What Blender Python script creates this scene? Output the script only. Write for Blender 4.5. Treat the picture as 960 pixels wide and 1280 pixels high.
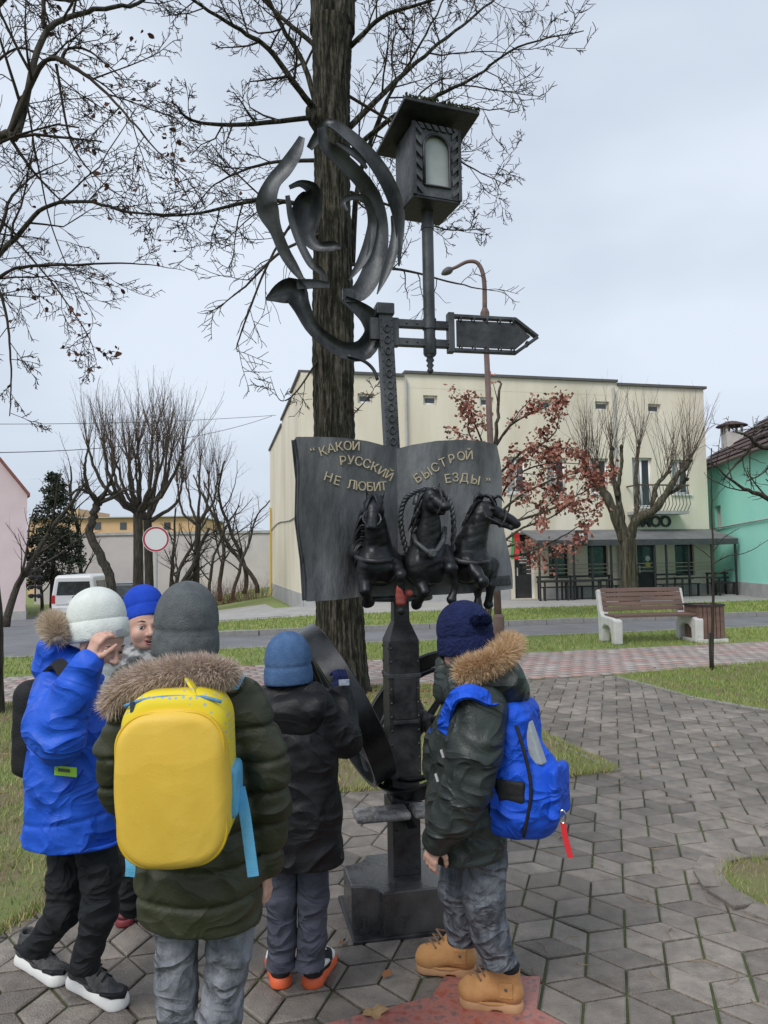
import bpy, bmesh, math, random
import numpy as np
from mathutils import Vector, Matrix
for o in list(bpy.data.objects): bpy.data.objects.remove(o)
scene = bpy.context.scene
C = scene.collection
R = math.radians
# ------------------------------------------------------------------ camera
FPX, CW, CH, CAMH = 925.0, 960.0, 1280.0, 1.55
PITCH, ROLL = math.atan(60/925.0), R(-0.9)
cam = bpy.data.cameras.new('camera'); cam_o = bpy.data.objects.new('camera', cam); C.objects.link(cam_o)
CAMM = Matrix.Rotation(R(90)+PITCH, 3, 'X') @ Matrix.Rotation(ROLL, 3, 'Z')
cam_o.matrix_world = Matrix.Translation((0, 0, CAMH)) @ CAMM.to_4x4()
cam.sensor_fit = 'VERTICAL'; cam.sensor_height = 36; cam.lens = FPX/CH*36
cam.clip_start = 0.05; cam.clip_end = 3000
scene.camera = cam_o
# ------------------------------------------------------------------ overcast sky, soft sun, exposure
SUN_EL, SUN_AZ = R(48), R(215)      # soft sun behind cloud, behind the photographer's left shoulder
world = bpy.data.worlds.new('World'); scene.world = world; world.use_nodes = True
wn = world.node_tree; wn.nodes.clear()
wo = wn.nodes.new('ShaderNodeOutputWorld'); bg = wn.nodes.new('ShaderNodeBackground')
sky = wn.nodes.new('ShaderNodeTexSky'); sky.sky_type = 'NISHITA'; sky.sun_disc = False
sky.sun_elevation = SUN_EL; sky.sun_rotation = SUN_AZ; sky.air_density = 1.0; sky.dust_density = 4.0; sky.ozone_density = 1.0
tc = wn.nodes.new('ShaderNodeTexCoord'); mp = wn.nodes.new('ShaderNodeMapping'); mp.inputs['Scale'].default_value = (1.0, 1.0, 2.2)
nz = wn.nodes.new('ShaderNodeTexNoise'); nz.inputs['Scale'].default_value = 1.7; nz.inputs['Detail'].default_value = 4; nz.inputs['Roughness'].default_value = 0.45
rp = wn.nodes.new('ShaderNodeValToRGB')
rp.color_ramp.elements[0].position = 0.34; rp.color_ramp.elements[0].color = (0.375, 0.43, 0.515, 1)
rp.color_ramp.elements[1].position = 0.66; rp.color_ramp.elements[1].color = (0.555, 0.61, 0.69, 1)
sc = wn.nodes.new('ShaderNodeVectorMath'); sc.operation = 'SCALE'; sc.inputs['Scale'].default_value = 10.0
mx = wn.nodes.new('ShaderNodeMix'); mx.data_type = 'RGBA'; mx.inputs['Factor'].default_value = 0.93
L = wn.links.new
L(tc.outputs['Generated'], mp.inputs['Vector']); L(mp.outputs[0], nz.inputs['Vector']); L(nz.outputs['Fac'], rp.inputs['Fac'])
L(rp.outputs['Color'], sc.inputs[0]); L(sky.outputs['Color'], mx.inputs[6]); L(sc.outputs[0], mx.inputs[7])
L(mx.outputs[2], bg.inputs['Color']); bg.inputs['Strength'].default_value = 0.098; L(bg.outputs[0], wo.inputs[0])
sun = bpy.data.lights.new('sun', 'SUN'); sun.energy = 1.45; sun.angle = R(24); sun.color = (1.0, 0.97, 0.93)
sun_o = bpy.data.objects.new('sun', sun); C.objects.link(sun_o)
sd = Vector((math.sin(SUN_AZ)*math.cos(SUN_EL), math.cos(SUN_AZ)*math.cos(SUN_EL), math.sin(SUN_EL)))
sun_o.rotation_euler = sd.to_track_quat('Z', 'Y').to_euler(); sun_o.location = (0, 0, 30)
scene.view_settings.view_transform = 'Standard'; scene.view_settings.look = 'None'
scene.view_settings.exposure = 0.56; scene.view_settings.gamma = 1; scene.view_settings.use_curve_mapping = False
scene.render.engine = 'CYCLES'; scene.render.resolution_x = 768; scene.render.resolution_y = 1024
scene.cycles.max_bounces = 6; scene.cycles.transparent_max_bounces = 6
# ------------------------------------------------------------------ survey helpers: turn a sighted direction into a place in the world
ORG = np.array((0, 0, CAMH)); CM = np.array(CAMM)
def ray(px, py): return CM @ np.array(((px-CW/2)/FPX, -(py-CH/2)/FPX, -1.0))
def P(px, py, d):
    r = ray(px, py); return ORG + r*(d/r[1])
def G(px, py, z=0.0):
    r = ray(px, py); return ORG + r*((z-CAMH)/r[2])
SA = R(13.0); SU = np.array((math.cos(SA), math.sin(SA), 0)); SV = np.array((-math.sin(SA), math.cos(SA), 0))
def S(u, v, z=0.0): return SU*u + SV*v + np.array((0, 0, z))
def uv_of(p): return float(np.dot(p, SU)), float(np.dot(p, SV))
def FV(px, py, v):                  # sighted point on the plane at street distance v -> (u, z)
    r = ray(px, py); t = (v - np.dot(ORG, SV))/np.dot(r, SV); p = ORG + r*t
    return float(np.dot(p, SU)), float(p[2])
def sstep(a, b, x): t = np.clip((x-a)/(b-a), 0, 1); return t*t*(3-2*t)
def H(u, v):                        # the side street falls gently away behind the road
    return -0.042*np.clip(v-17.0, 0, 24)*(1-sstep(-3.0, 4.5, u))
rng = random.Random(7); nrg = np.random.default_rng(7)
def nrm(v): v = np.asarray(v, float); return v/(np.linalg.norm(v)+1e-12)
# ------------------------------------------------------------------ object helpers
def tag(o, label=None, cat=None, group=None, kind=None):
    if label: o['label'] = label
    if cat: o['category'] = cat
    if group: o['group'] = group
    if kind: o['kind'] = kind
    return o
def wloc(o):
    l = np.zeros(3)
    while o is not None: l = l + np.array(o.location); o = o.parent
    return l
def empty(name, loc, label=None, cat=None, group=None):
    o = bpy.data.objects.new(name, None); o.empty_display_size = 0.1; C.objects.link(o); o.location = tuple(map(float, loc))
    return tag(o, label, cat, group)
def build(name, vf, mat, parent=None, smooth=False, kind=None, bevel=0, auto=None):
    v, f = vf; v = np.asarray(v, float).reshape(-1, 3)
    if parent is not None: v = v - wloc(parent)
    me = bpy.data.meshes.new(name)
    if isinstance(f, np.ndarray):
        me.vertices.add(len(v)); me.vertices.foreach_set('co', v.astype(np.float32).ravel())
        n, k = f.shape
        me.loops.add(n*k); me.loops.foreach_set('vertex_index', f.astype(np.int32).ravel())
        me.polygons.add(n); me.polygons.foreach_set('loop_start', np.arange(0, n*k, k, dtype=np.int32))
        me.update(calc_edges=True)
    else:
        me.from_pydata(v.tolist(), [], f); me.update()
    if mat: me.materials.append(mat)
    if smooth: me.polygons.foreach_set('use_smooth', [True]*len(me.polygons))
    o = bpy.data.objects.new(name, me); C.objects.link(o)
    if parent is not None: o.parent = parent
    if kind: o['kind'] = kind
    if bevel:
        m = o.modifiers.new('bevel', 'BEVEL'); m.width = bevel; m.segments = 2; m.limit_method = 'ANGLE'; m.angle_limit = R(40)
    if auto: me.set_sharp_from_angle(angle=R(auto))
    return o
def join(*parts):
    V = []; F = []; n = 0
    for v, f in parts:
        v = np.asarray(v, float).reshape(-1, 3)
        V.append(v); F += [tuple(int(i)+n for i in q) for q in f]; n += len(v)
    return np.concatenate(V), F
BF = [(0, 3, 2, 1), (4, 5, 6, 7), (0, 1, 5, 4), (1, 2, 6, 5), (2, 3, 7, 6), (3, 0, 4, 7)]
def hexa(p8): return np.asarray(p8, float), list(BF)
def box(c, s, ax=None):             # centre, full sizes, three axes
    c = np.asarray(c, float); hx, hy, hz = [t/2 for t in s]
    X, Y, Z = ax if ax is not None else np.eye(3)
    X, Y, Z = map(np.asarray, (X, Y, Z))
    return hexa([c+X*a*hx+Y*b*hy+Z*e*hz for e in (-1, 1) for a, b in ((-1, -1), (1, -1), (1, 1), (-1, 1))])
SAX = (SU, SV, np.array((0, 0, 1.0)))
def sbox(u0, u1, v0, v1, z0, z1):   # box in street coordinates
    return hexa([S(u, v, z) for z in (z0, z1) for u, v in ((u0, v0), (u1, v0), (u1, v1), (u0, v1))])
def tube(pts, rad, n=6, cap=True, flat=None):
    p = np.asarray(pts, float); m = len(p); r = np.broadcast_to(np.asarray(rad, float), (m,))
    t = np.gradient(p, axis=0); t /= (np.linalg.norm(t, axis=1, keepdims=True)+1e-12)
    a = np.array((0, 0, 1.0)) if abs(t[0][2]) < 0.9 else np.array((1.0, 0, 0))
    if n <= 4 and not cap:
        a = np.array((.83, .51, .22)); x = np.cross(a, t); x /= (np.linalg.norm(x, axis=1, keepdims=True)+1e-9); y = np.cross(t, x)
        an = (np.arange(n)*2*math.pi/n)[None, :, None]; V = (p[:, None]+r[:, None, None]*(np.cos(an)*x[:, None]+np.sin(an)*y[:, None])).reshape(-1, 3)
        i_ = (np.arange(m-1)*n)[:, None]; j_ = np.arange(n)[None]; k_ = (j_+1) % n
        return V, np.stack([i_+j_, i_+k_, i_+n+k_, i_+n+j_], -1).reshape(-1, 4)
    x = nrm(np.cross(a, t[0])); V = []
    ang = np.arange(n)*2*math.pi/n; ca = np.cos(ang)[:, None]; sa = np.sin(ang)[:, None]
    for i in range(m):
        x = nrm(x - t[i]*np.dot(x, t[i])); y = np.cross(t[i], x)
        V.append(p[i] + r[i]*(ca*x + sa*y))
    V = np.concatenate(V); i_ = (np.arange(m-1)*n)[:, None]; j_ = np.arange(n)[None]; k_ = (j_+1) % n
    F = np.stack([i_+j_, i_+k_, i_+n+k_, i_+n+j_], -1).reshape(-1, 4)
    if cap: F = [tuple(q) for q in F.tolist()]
    if cap: F.append(tuple(range(n-1, -1, -1))); F.append(tuple(range((m-1)*n, m*n)))
    return V, F
class MB:
    def __init__(s): s.v = []; s.f = []; s.n = 0
    def add(s, vf):
        v, f = vf; v = np.asarray(v, float).reshape(-1, 3); s.v.append(v); n = s.n
        if not isinstance(f, np.ndarray) and all(len(q) == 4 for q in f): f = np.array(f)
        s.f.append(f+n if isinstance(f, np.ndarray) else [tuple(int(i)+n for i in q) for q in f]); s.n += len(v); return s
    def get(s):
        if all(isinstance(f, np.ndarray) for f in s.f): return np.concatenate(s.v), np.concatenate(s.f)
        return np.concatenate(s.v), [tuple(q) for f in s.f for q in (f.tolist() if isinstance(f, np.ndarray) else f)]
def lathe(c, prof, n=16, axis=(0, 0, 1)):
    axis = nrm(axis); a = np.array((1.0, 0, 0)) if abs(axis[0]) < 0.9 else np.array((0, 1.0, 0))
    x = nrm(np.cross(axis, a)); y = np.cross(axis, x); V = []
    for r, h in prof:
        for j in range(n):
            t = 2*math.pi*j/n; V.append(np.asarray(c)+axis*h+r*(math.cos(t)*x+math.sin(t)*y))
    F = [(i*n+j, i*n+(j+1) % n, (i+1)*n+(j+1) % n, (i+1)*n+j) for i in range(len(prof)-1) for j in range(n)]
    F.append(tuple(range(n-1, -1, -1))); F.append(tuple(range((len(prof)-1)*n, len(prof)*n)))
    return np.array(V), F
def spline(pts, n):                 # Catmull-Rom through rows of any width
    p = np.asarray(pts, float); k = len(p); q = np.vstack([2*p[0]-p[1], p, 2*p[-1]-p[-2]])
    out = []
    for t in np.linspace(0, k-1-1e-9, n):
        i = int(t); f = t-i; a, b, c, d = q[i:i+4]
        out.append(0.5*((2*b)+(c-a)*f+(2*a-5*b+4*c-d)*f*f+(3*b-a-3*c+d)*f**3))
    return np.array(out)
# ------------------------------------------------------------------ materials
MATS = {}
def mat(name, c1, c2=None, scale=8, rough=0.7, bump=0.0, bscale=None, metal=0.0, detail=5, contrast=(0.35, 0.65), spec=0.5, coords='Object', stretch=(1, 1, 1), c3=None, sheen=0, rand=0, rough2=None, damp=None):
    if name in MATS: return MATS[name]
    m = bpy.data.materials.new(name); MATS[name] = m; m.use_nodes = True
    t = m.node_tree; b = t.nodes['Principled BSDF']; l = t.links.new
    b.inputs['Roughness'].default_value = rough; b.inputs['Metallic'].default_value = metal
    b.inputs['Specular IOR Level'].default_value = spec
    if sheen: b.inputs['Sheen Weight'].default_value = sheen; b.inputs['Sheen Roughness'].default_value = 0.6
    b.inputs['Base Color'].default_value = (*c1, 1)
    tc = t.nodes.new('ShaderNodeTexCoord'); mp = t.nodes.new('ShaderNodeMapping'); mp.inputs['Scale'].default_value = stretch
    if coords == 'World': l(t.nodes.new('ShaderNodeNewGeometry').outputs['Position'], mp.inputs['Vector'])
    else: l(tc.outputs[coords], mp.inputs['Vector'])
    n = t.nodes.new('ShaderNodeTexNoise'); n.inputs['Scale'].default_value = scale; n.inputs['Detail'].default_value = detail; n.inputs['Roughness'].default_value = 0.62
    l(mp.outputs[0], n.inputs['Vector'])
    col = None
    if c2 is not None:
        r = t.nodes.new('ShaderNodeValToRGB'); r.color_ramp.elements[0].position = contrast[0]; r.color_ramp.elements[1].position = contrast[1]
        r.color_ramp.elements[0].color = (*c1, 1); r.color_ramp.elements[1].color = (*c2, 1)
        if c3 is not None:
            e = r.color_ramp.elements.new(sum(contrast)/2); e.color = (*c3, 1)
        l(n.outputs['Fac'], r.inputs['Fac']); col = r.outputs['Color']
    if rand:
        oi = t.nodes.new('ShaderNodeObjectInfo'); ge = t.nodes.new('ShaderNodeNewGeometry')
        ad = t.nodes.new('ShaderNodeMath'); ad.operation = 'ADD'; fr = t.nodes.new('ShaderNodeMath'); fr.operation = 'FRACT'
        l(oi.outputs['Random'], ad.inputs[0]); l(ge.outputs['Random Per Island'], ad.inputs[1]); l(ad.outputs[0], fr.inputs[0])
        mr = t.nodes.new('ShaderNodeMapRange'); mr.inputs['To Min'].default_value = 1-rand; mr.inputs['To Max'].default_value = 1+rand
        l(fr.outputs[0], mr.inputs['Value'])
        vm = t.nodes.new('ShaderNodeVectorMath'); vm.operation = 'SCALE'
        if col is not None: l(col, vm.inputs[0])
        else: vm.inputs[0].default_value = c1
        l(mr.outputs[0], vm.inputs['Scale']); col = vm.outputs[0]
    if damp:
        n4 = t.nodes.new('ShaderNodeTexNoise'); n4.inputs['Scale'].default_value = damp[0]; n4.inputs['Detail'].default_value = 6; l(mp.outputs[0], n4.inputs['Vector'])
        r4 = t.nodes.new('ShaderNodeMapRange'); r4.inputs['From Min'].default_value = .36; r4.inputs['From Max'].default_value = .64; r4.inputs['To Min'].default_value = damp[1]; r4.inputs['To Max'].default_value = damp[2]; l(n4.outputs['Fac'], r4.inputs['Value'])
        v4 = t.nodes.new('ShaderNodeVectorMath'); v4.operation = 'SCALE'; l(r4.outputs[0], v4.inputs['Scale']); l(col, v4.inputs[0]); col = v4.outputs[0]
    if col is not None: l(col, b.inputs['Base Color'])
    if rough2 is not None:
        mr2 = t.nodes.new('ShaderNodeMapRange'); mr2.inputs['From Min'].default_value = 0.3; mr2.inputs['From Max'].default_value = 0.7
        mr2.inputs['To Min'].default_value = rough; mr2.inputs['To Max'].default_value = rough2
        l(n.outputs['Fac'], mr2.inputs['Value']); l(mr2.outputs[0], b.inputs['Roughness'])
    if bump:
        n2 = t.nodes.new('ShaderNodeTexNoise'); n2.inputs['Scale'].default_value = bscale or scale*4; n2.inputs['Detail'].default_value = 4
        l(mp.outputs[0], n2.inputs['Vector']); bp = t.nodes.new('ShaderNodeBump'); bp.inputs['Strength'].default_value = bump; bp.inputs['Distance'].default_value = 0.02
        l(n2.outputs['Fac'], bp.inputs['Height']); l(bp.outputs[0], b.inputs['Normal'])
    return m
def island_mat(name, cols, rough=0.8, spec=0.3, trans=0.0, bump=0):
    if name in MATS: return MATS[name]
    m = bpy.data.materials.new(name); MATS[name] = m; m.use_nodes = True
    t = m.node_tree; b = t.nodes['Principled BSDF']; l = t.links.new
    g = t.nodes.new('ShaderNodeNewGeometry'); r = t.nodes.new('ShaderNodeValToRGB')
    while len(r.color_ramp.elements) < len(cols): r.color_ramp.elements.new(0.5)
    for i, c in enumerate(cols):
        r.color_ramp.elements[i].position = i/(len(cols)-1); r.color_ramp.elements[i].color = (*c, 1)
    l(g.outputs['Random Per Island'], r.inputs['Fac']); l(r.outputs['Color'], b.inputs['Base Color'])
    b.inputs['Roughness'].default_value = rough; b.inputs['Specular IOR Level'].default_value = spec
    if trans: b.inputs['Transmission Weight'].default_value = trans
    return m
M_asph = mat('asphalt', (0.135, 0.135, 0.145), (0.19, 0.19, 0.20), 1.3, 0.8, 0.3, 120, coords='Object', detail=8)
M_soil = mat('lawn_soil', (0.17, 0.125, 0.08), (0.14, 0.18, 0.05), 1.5, 0.95, 0.6, 40, detail=8, contrast=(0.4, 0.6))
M_soilg = mat('grassy_ground', (0.16, 0.22, 0.055), (0.22, 0.24, 0.085), 0.9, 0.95, 0.6, 30, detail=8)
M_joint = mat('joint_sand_and_moss', (0.045, 0.042, 0.032), (0.075, 0.098, 0.032), 1.7, 0.95, 0.5, 80, detail=6, contrast=(0.36, 0.56))
M_paver = mat('concrete_paver', (0.145, 0.124, 0.106), (0.295, 0.258, 0.222), 14, 0.42, 0.5, 130, detail=12, rand=0.26, contrast=(0.28, 0.75), rough2=0.8, coords='World', damp=(1.1, .72, 1.12))
M_pink = island_mat('pink_grey_paver', [(0.30, 0.25, 0.23), (0.36, 0.31, 0.29), (0.38, 0.24, 0.21), (0.42, 0.37, 0.34), (0.33, 0.28, 0.26)], 0.75)
M_kerb = mat('kerb_concrete', (0.21, 0.205, 0.195), (0.30, 0.29, 0.275), 5, 0.85, 0.3, 70)
M_walk = mat('sidewalk_concrete', (0.30, 0.29, 0.28), (0.38, 0.37, 0.355), 1.2, 0.85, 0.2, 60)
M_grass = island_mat('grass_blade', [(0.11, 0.18, 0.03), (0.17, 0.26, 0.05), (0.23, 0.32, 0.07), (0.30, 0.34, 0.10), (0.44, 0.40, 0.19)], 0.6)
M_grassdry = island_mat('dry_grass_blade', [(0.15, 0.21, 0.045), (0.21, 0.29, 0.07), (0.29, 0.33, 0.10), (0.46, 0.40, 0.20), (0.32, 0.23, 0.12)], 0.7)
M_fallen = island_mat('fallen_leaf', [(0.14, 0.06, 0.025), (0.26, 0.12, 0.05), (0.33, 0.20, 0.09), (0.20, 0.10, 0.05)], 0.7)

def strip(name, rows, z, m, kind='structure', cols=14, dv=1.0, follow=True, thick=0):
    rows = np.array(rows, float); vs = np.arange(rows[0, 0], rows[-1, 0]+1e-6, dv) if len(rows) else []
    vs = np.unique(np.concatenate([vs, rows[:, 0]])); V = []; F = []
    for v in vs:
        a = np.interp(v, rows[:, 0], rows[:, 1]); b = np.interp(v, rows[:, 0], rows[:, 2])
        for u in np.linspace(a, b, cols): V.append(S(u, v, z+(H(u, v) if follow else 0)))
    for i in range(len(vs)-1):
        for j in range(cols-1): F.append((i*cols+j, i*cols+j+1, (i+1)*cols+j+1, (i+1)*cols+j))
    return build(name, (V, F), m, kind=kind, smooth=True)
def inpoly(x, y, poly):
    c = np.zeros(len(x), bool); n = len(poly)
    for i in range(n):
        x1, y1 = poly[i][:2]; x2, y2 = poly[(i+1) % n][:2]
        if y1 == y2: continue
        k = ((y1 > y) != (y2 > y)) & (x < (x2-x1)*(y-y1)/(y2-y1)+x1); c ^= k
    return c
def sheet_poly(name, poly, z, m, kind='structure'):
    V = [np.array((p[0], p[1], z)) for p in poly]; return build(name, (V, [tuple(range(len(V)))]), m, kind=kind)
def blades(name, poly, dens, h, w, m, z=0.0, follow=False, patch=0.5, seed=1, edge=0):
    r = np.random.default_rng(seed); p = np.array([q[:2] for q in poly]); lo = p.min(0); hi = p.max(0)
    n = int((hi-lo).prod()*dens); x = r.uniform(lo[0], hi[0], n); y = r.uniform(lo[1], hi[1], n); k = inpoly(x, y, p); x = x[k]; y = y[k]
    nn = np.sin(x*3.1+np.sin(y*2.3)*1.7)*np.cos(y*2.7+np.sin(x*1.9)*2)+0.5*np.sin(x*9+y*7)*np.cos(y*8-x*5)
    k = r.random(len(x)) < np.clip(1-patch+0.5*patch*(nn+0.8), 0.15, 1); x = x[k]; y = y[k]; n = len(x)
    zz = np.full(n, z, float)
    if follow:
        u = x*SU[0]+y*SU[1]; v = x*SV[0]+y*SV[1]; zz = zz+H(u, v)
    if edge:
        ex = []; ey = []
        for (x1, y1), (x2, y2) in zip(p, np.roll(p, -1, 0)):
            m_ = int(math.hypot(x2-x1, y2-y1)*edge); t = r.random(m_); o = r.normal(0, .022, (m_, 2)); ex.append(x1+(x2-x1)*t+o[:, 0]); ey.append(y1+(y2-y1)*t+o[:, 1])
        x = np.concatenate([x, *ex]); y = np.concatenate([y, *ey]); n = len(x); zz = np.full(n, z, float)
    a = r.uniform(0, 6.283, n); hh = h*r.uniform(0.35, 1.2, n); ln = r.uniform(0, 0.9, n)*hh; b = r.uniform(0, 6.283, n)
    base = np.stack([x, y, zz], 1); s = np.stack([np.cos(a), np.sin(a), a*0], 1)*(w/2)
    tip = base+np.stack([np.cos(b)*ln, np.sin(b)*ln, hh], 1)
    V = np.stack([base-s, base+s, tip], 1).reshape(-1, 3); F = np.arange(n*3).reshape(-1, 3)
    return build(name, (V, F), m, kind='stuff')
def leaf_quads(P0, size, r, droop=0.0):
    n = len(P0); a = r.normal(size=(n, 3)); a /= np.linalg.norm(a, axis=1)[:, None]; a[:, 2] -= droop; a /= np.linalg.norm(a, axis=1)[:, None]
    b = r.normal(size=(n, 3)); b -= a*(a*b).sum(1)[:, None]; b /= np.linalg.norm(b, axis=1)[:, None]
    s = size*r.uniform(0.6, 1.3, n)[:, None]; cc = np.cross(a, b)*s*0.12
    V = np.stack([P0, P0+a*s*0.35+b*s*0.34+cc, P0+a*s*0.75+b*s*0.22-cc, P0+a*s, P0+a*s*0.7-b*s*0.26+cc, P0+a*s*0.3-b*s*0.30-cc], 1).reshape(-1, 3)
    i = np.arange(n)[:, None]*6; F = np.concatenate([i+np.array([[0, 1, 2, 3]]), i+np.array([[0, 3, 4, 5]])])
    return V, F
# ------------------------------------------------------------------ ground
g = np.concatenate([-np.geomspace(900, 6, 26), np.linspace(-5, 5, 8), np.geomspace(6, 900, 26)])
gv = np.concatenate([-np.geomspace(300, 4, 8), np.linspace(0, 60, 41), np.geomspace(64, 1500, 18)])
V = [S(u, v, -0.16+float(H(u, v))) for v in gv for u in g]; n = len(g)
F = [(i*n+j, i*n+j+1, (i+1)*n+j+1, (i+1)*n+j) for i in range(len(gv)-1) for j in range(n-1)]
build('ground', (V, F), M_soilg, kind='structure', smooth=True)
strip('road', [(13.85, -60, 90), (17.0, -60, 90)], -0.10, M_asph, cols=40, dv=0.8)
strip('side_street', [(17.0, -40, -1.0), (22, -40, -2.2), (27, -40, -3.4), (36.5, -40, -4.3), (36.6, -9.0, -4.3), (60, -10, -5)], -0.10, M_asph, cols=30)
strip('far_lawn', [(17.15, 0.2, 90), (21.4, -1.1, 90)], 0.0, M_soilg, cols=60)
strip('far_sidewalk', [(21.4, -1.1, 90), (24.0, -2.2, 90), (26.6, -3.0, 90)], 0.004, M_walk, cols=60)
strip('back_yard', [(26.6, -3.0, 2.6), (40, -4.2, 2.6)], -0.004, M_soilg, cols=8)
# paved footway beside the yard wall seen left of the cream house
strip('footway', [(22.0, -1.6, 2.2), (30, -1.0, 2.0)], 0.012, M_walk, cols=6)
strip('near_lawn', [(11.4, -40, 60), (13.72, -40, 60)], 0.0, M_soilg, cols=60)
# kerbs: single stones
def kerb_line(name, u0, u1, v, z0, z1, w=0.14, step=1.0, mshare=M_kerb, label=None):
    root = empty(name, S(u0, v, 0), label, 'kerb')
    n = int((u1-u0)/step)
    me = None
    for i in range(n):
        if me is None:
            o = build('kerb_stone', sbox(u0+0.01, u0+step-0.01, v-w/2, v+w/2, z0, z1), mshare, root, bevel=0.015); me = o.data
        else:
            q = bpy.data.objects.new('kerb_stone', me); C.objects.link(q); q.parent = root
            d = SU*step*i; q.location = tuple(d + np.array((0, 0, rng.uniform(-0.006, 0.004))))
    return root
kerb_line('kerb', -12, 32, 13.79, -0.16, 0.012, label='near concrete kerb along the road beside the bench')
kerb_line('kerb', 0.0, 40, 17.08, -0.16, 0.025, label='far concrete kerb along the road on the house side')
# ------------------------------------------------------------------ foreground paving
gx = lambda *a: G(*a)
LAWN = [G(-260, 893), G(20, 880), G(300, 866), G(455, 860), G(556, 857), G(690, 925), G(770, 963), G(700, 971), G(560, 980), G(420, 990), G(250, 1040), G(120, 1098), G(0, 1166), G(-150, 1260), G(-500, 1260)]
RLAWN = [G(768, 846), G(850, 838), G(960, 829), G(1300, 806), G(1400, 960), G(960, 889), G(870, 873)]
cB = G(985, 1108); BR = 0.27
BLAWN = [np.array((cB[0]+BR*math.cos(t)*1.0, cB[1]+BR*math.sin(t)*1.15, 0)) for t in np.linspace(0, 6.283, 20)[:-1]]
sheet_poly('paving_bed', [S(-30, -4), S(30, -4), S(30, 9.1), S(-30, 9.1)], -0.012, M_joint)
def prism(poly, z0, z1):
    n = len(poly); V = [np.array((p[0], p[1], z0)) for p in poly]+[np.array((p[0], p[1], z1)) for p in poly]
    return V, [tuple(range(n-1, -1, -1)), tuple(range(n, 2*n))]+[(i, (i+1) % n, n+(i+1) % n, n+i) for i in range(n)]
for nm_, po_ in (('lawn_left', LAWN), ('lawn_right', RLAWN), ('lawn_corner', BLAWN)):
    dp = []          # wavering, trodden edge
    for a_, b_ in zip(po_, po_[1:]+po_[:1]):
        L_ = np.linalg.norm(b_-a_); n_ = max(1, min(60, int(L_/.07)))
        for i_ in range(n_): q_ = a_+(b_-a_)*i_/n_; dp.append(q_+np.array((rng.gauss(0, .016), rng.gauss(0, .016), 0)) if L_ < 7 else q_)
    build(nm_, prism(dp, -0.03, 0.006), M_soil, kind='structure')
A = 0.168; E0 = np.array((A, 0)); E1 = np.array((A*0.5, A*math.sqrt(3)/2)); E2 = E1-E0
def rhomb(a, b, z=0.0, gap=0.005, th=0.03, ch=0.006):
    c = (a+b)/2; pts = [np.zeros(2), a, a+b, b]; ins = []
    ua, ub = a/np.linalg.norm(a), b/np.linalg.norm(b)
    s = abs(ua[0]*ub[1]-ua[1]*ub[0])
    def inset(g): q = g/s; return [(ua+ub)*q, a-ua*q+ub*q, a+b-(ua+ub)*q, b+ua*q-ub*q]
    V = [np.array((*(p-c), z-th)) for p in inset(gap)] + [np.array((*(p-c), z-ch*0.7)) for p in inset(gap)] + [np.array((*(p-c), z)) for p in inset(gap+ch)]
    F = [(8, 9, 10, 11)]
    for i in range(4):
        j = (i+1) % 4; F += [(i, j, 4+j, 4+i), (4+i, 4+j, 8+j, 8+i)]
    return np.array(V), F, c
def s2w(v2): return SU[:2]*v2[0]+SV[:2]*v2[1]
kinds = []
for a, b in ((E0, E2), (E2, -E1), (-E1, E0)):
    if a[0]*b[1]-a[1]*b[0] < 0: a, b = b, a
    V, F, c = rhomb(a, b); V3 = np.array([S(v[0], v[1], v[2]) for v in V]); kinds.append((V3, F, c))
STAR = [G(396, 1284), G(540, 1247), G(556, 1222), G(676, 1222), G(671, 1263), G(730, 1295), G(720, 1380), G(560, 1420), G(430, 1380)]
stp = [p[:2] for p in STAR]
tiles = []
for i in range(-72, 73):
    for j in range(-72, 73):
        hc = (E0+E1)*i + (E1+E2)*j
        if hc[1] > 9.0 or hc[1] < 0.3 or abs(hc[0]) > 9: continue
        for k in range(3):
            c2 = hc+kinds[k][2]; w = s2w(c2)
            if w[1] < 1.9 or abs(w[0]) > 0.75*w[1]+0.6: continue
            tiles.append((w[1], w[0], k))
def keep(w0, w1, poly, marg=None): return inpoly(np.array([w0]), np.array([w1]), poly)[0]
lawnp = [p[:2] for p in LAWN]; rl = [p[:2] for p in RLAWN]; bl = [p[:2] for p in BLAWN]
# drop tiles wholly under a lawn
def hidden(w0, w1):
    for po in (lawnp, rl, bl, stp):
        if all(keep(w0+dx, w1+dy, po) for dx in (-.14, .14) for dy in (-.14, .14)): return True
    return False
tiles = [t for t in tiles if not hidden(t[1], t[0])]
def seen(t):
    q = CM.T @ (np.array((t[1], t[0], 0))-ORG); px = 480+FPX*q[0]/-q[2]; py = 640-FPX*q[1]/-q[2]
    return 0 < px < 960 and py < 1290
tiles.sort(key=lambda t: (not seen(t), t[0]))
pav = tag(build('pavement', (np.array([S(u, v, -0.04) for u, v in ((-9, 0), (9, 0), (9, 9), (-9, 9))]), [(0, 1, 2, 3)]), M_joint), kind='structure')
proto = [None]*3; rest = MB()
for idx, (y, x, k) in enumerate(tiles):
    z = rng.uniform(-0.004, 0.002); tx, ty = rng.gauss(0, 0.008), rng.gauss(0, 0.008)
    if idx < 300:
        if proto[k] is None: proto[k] = bpy.data.meshes.new('paver'); proto[k].from_pydata(kinds[k][0].tolist(), [], kinds[k][1]); proto[k].materials.append(M_paver)
        o = bpy.data.objects.new('paver', proto[k]); C.objects.link(o); o.parent = pav; o.location = (x, y, z); o.rotation_euler = (tx, ty, rng.gauss(0, 0.008))
    else:
        Vv = kinds[k][0].copy(); Vv[:, 2] += Vv[:, 0]*-ty+Vv[:, 1]*tx+z; rest.add((Vv+np.array((x, y, 0)), kinds[k][1]))
build('far_pavers', rest.get(), M_paver, pav, kind='stuff')
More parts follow.
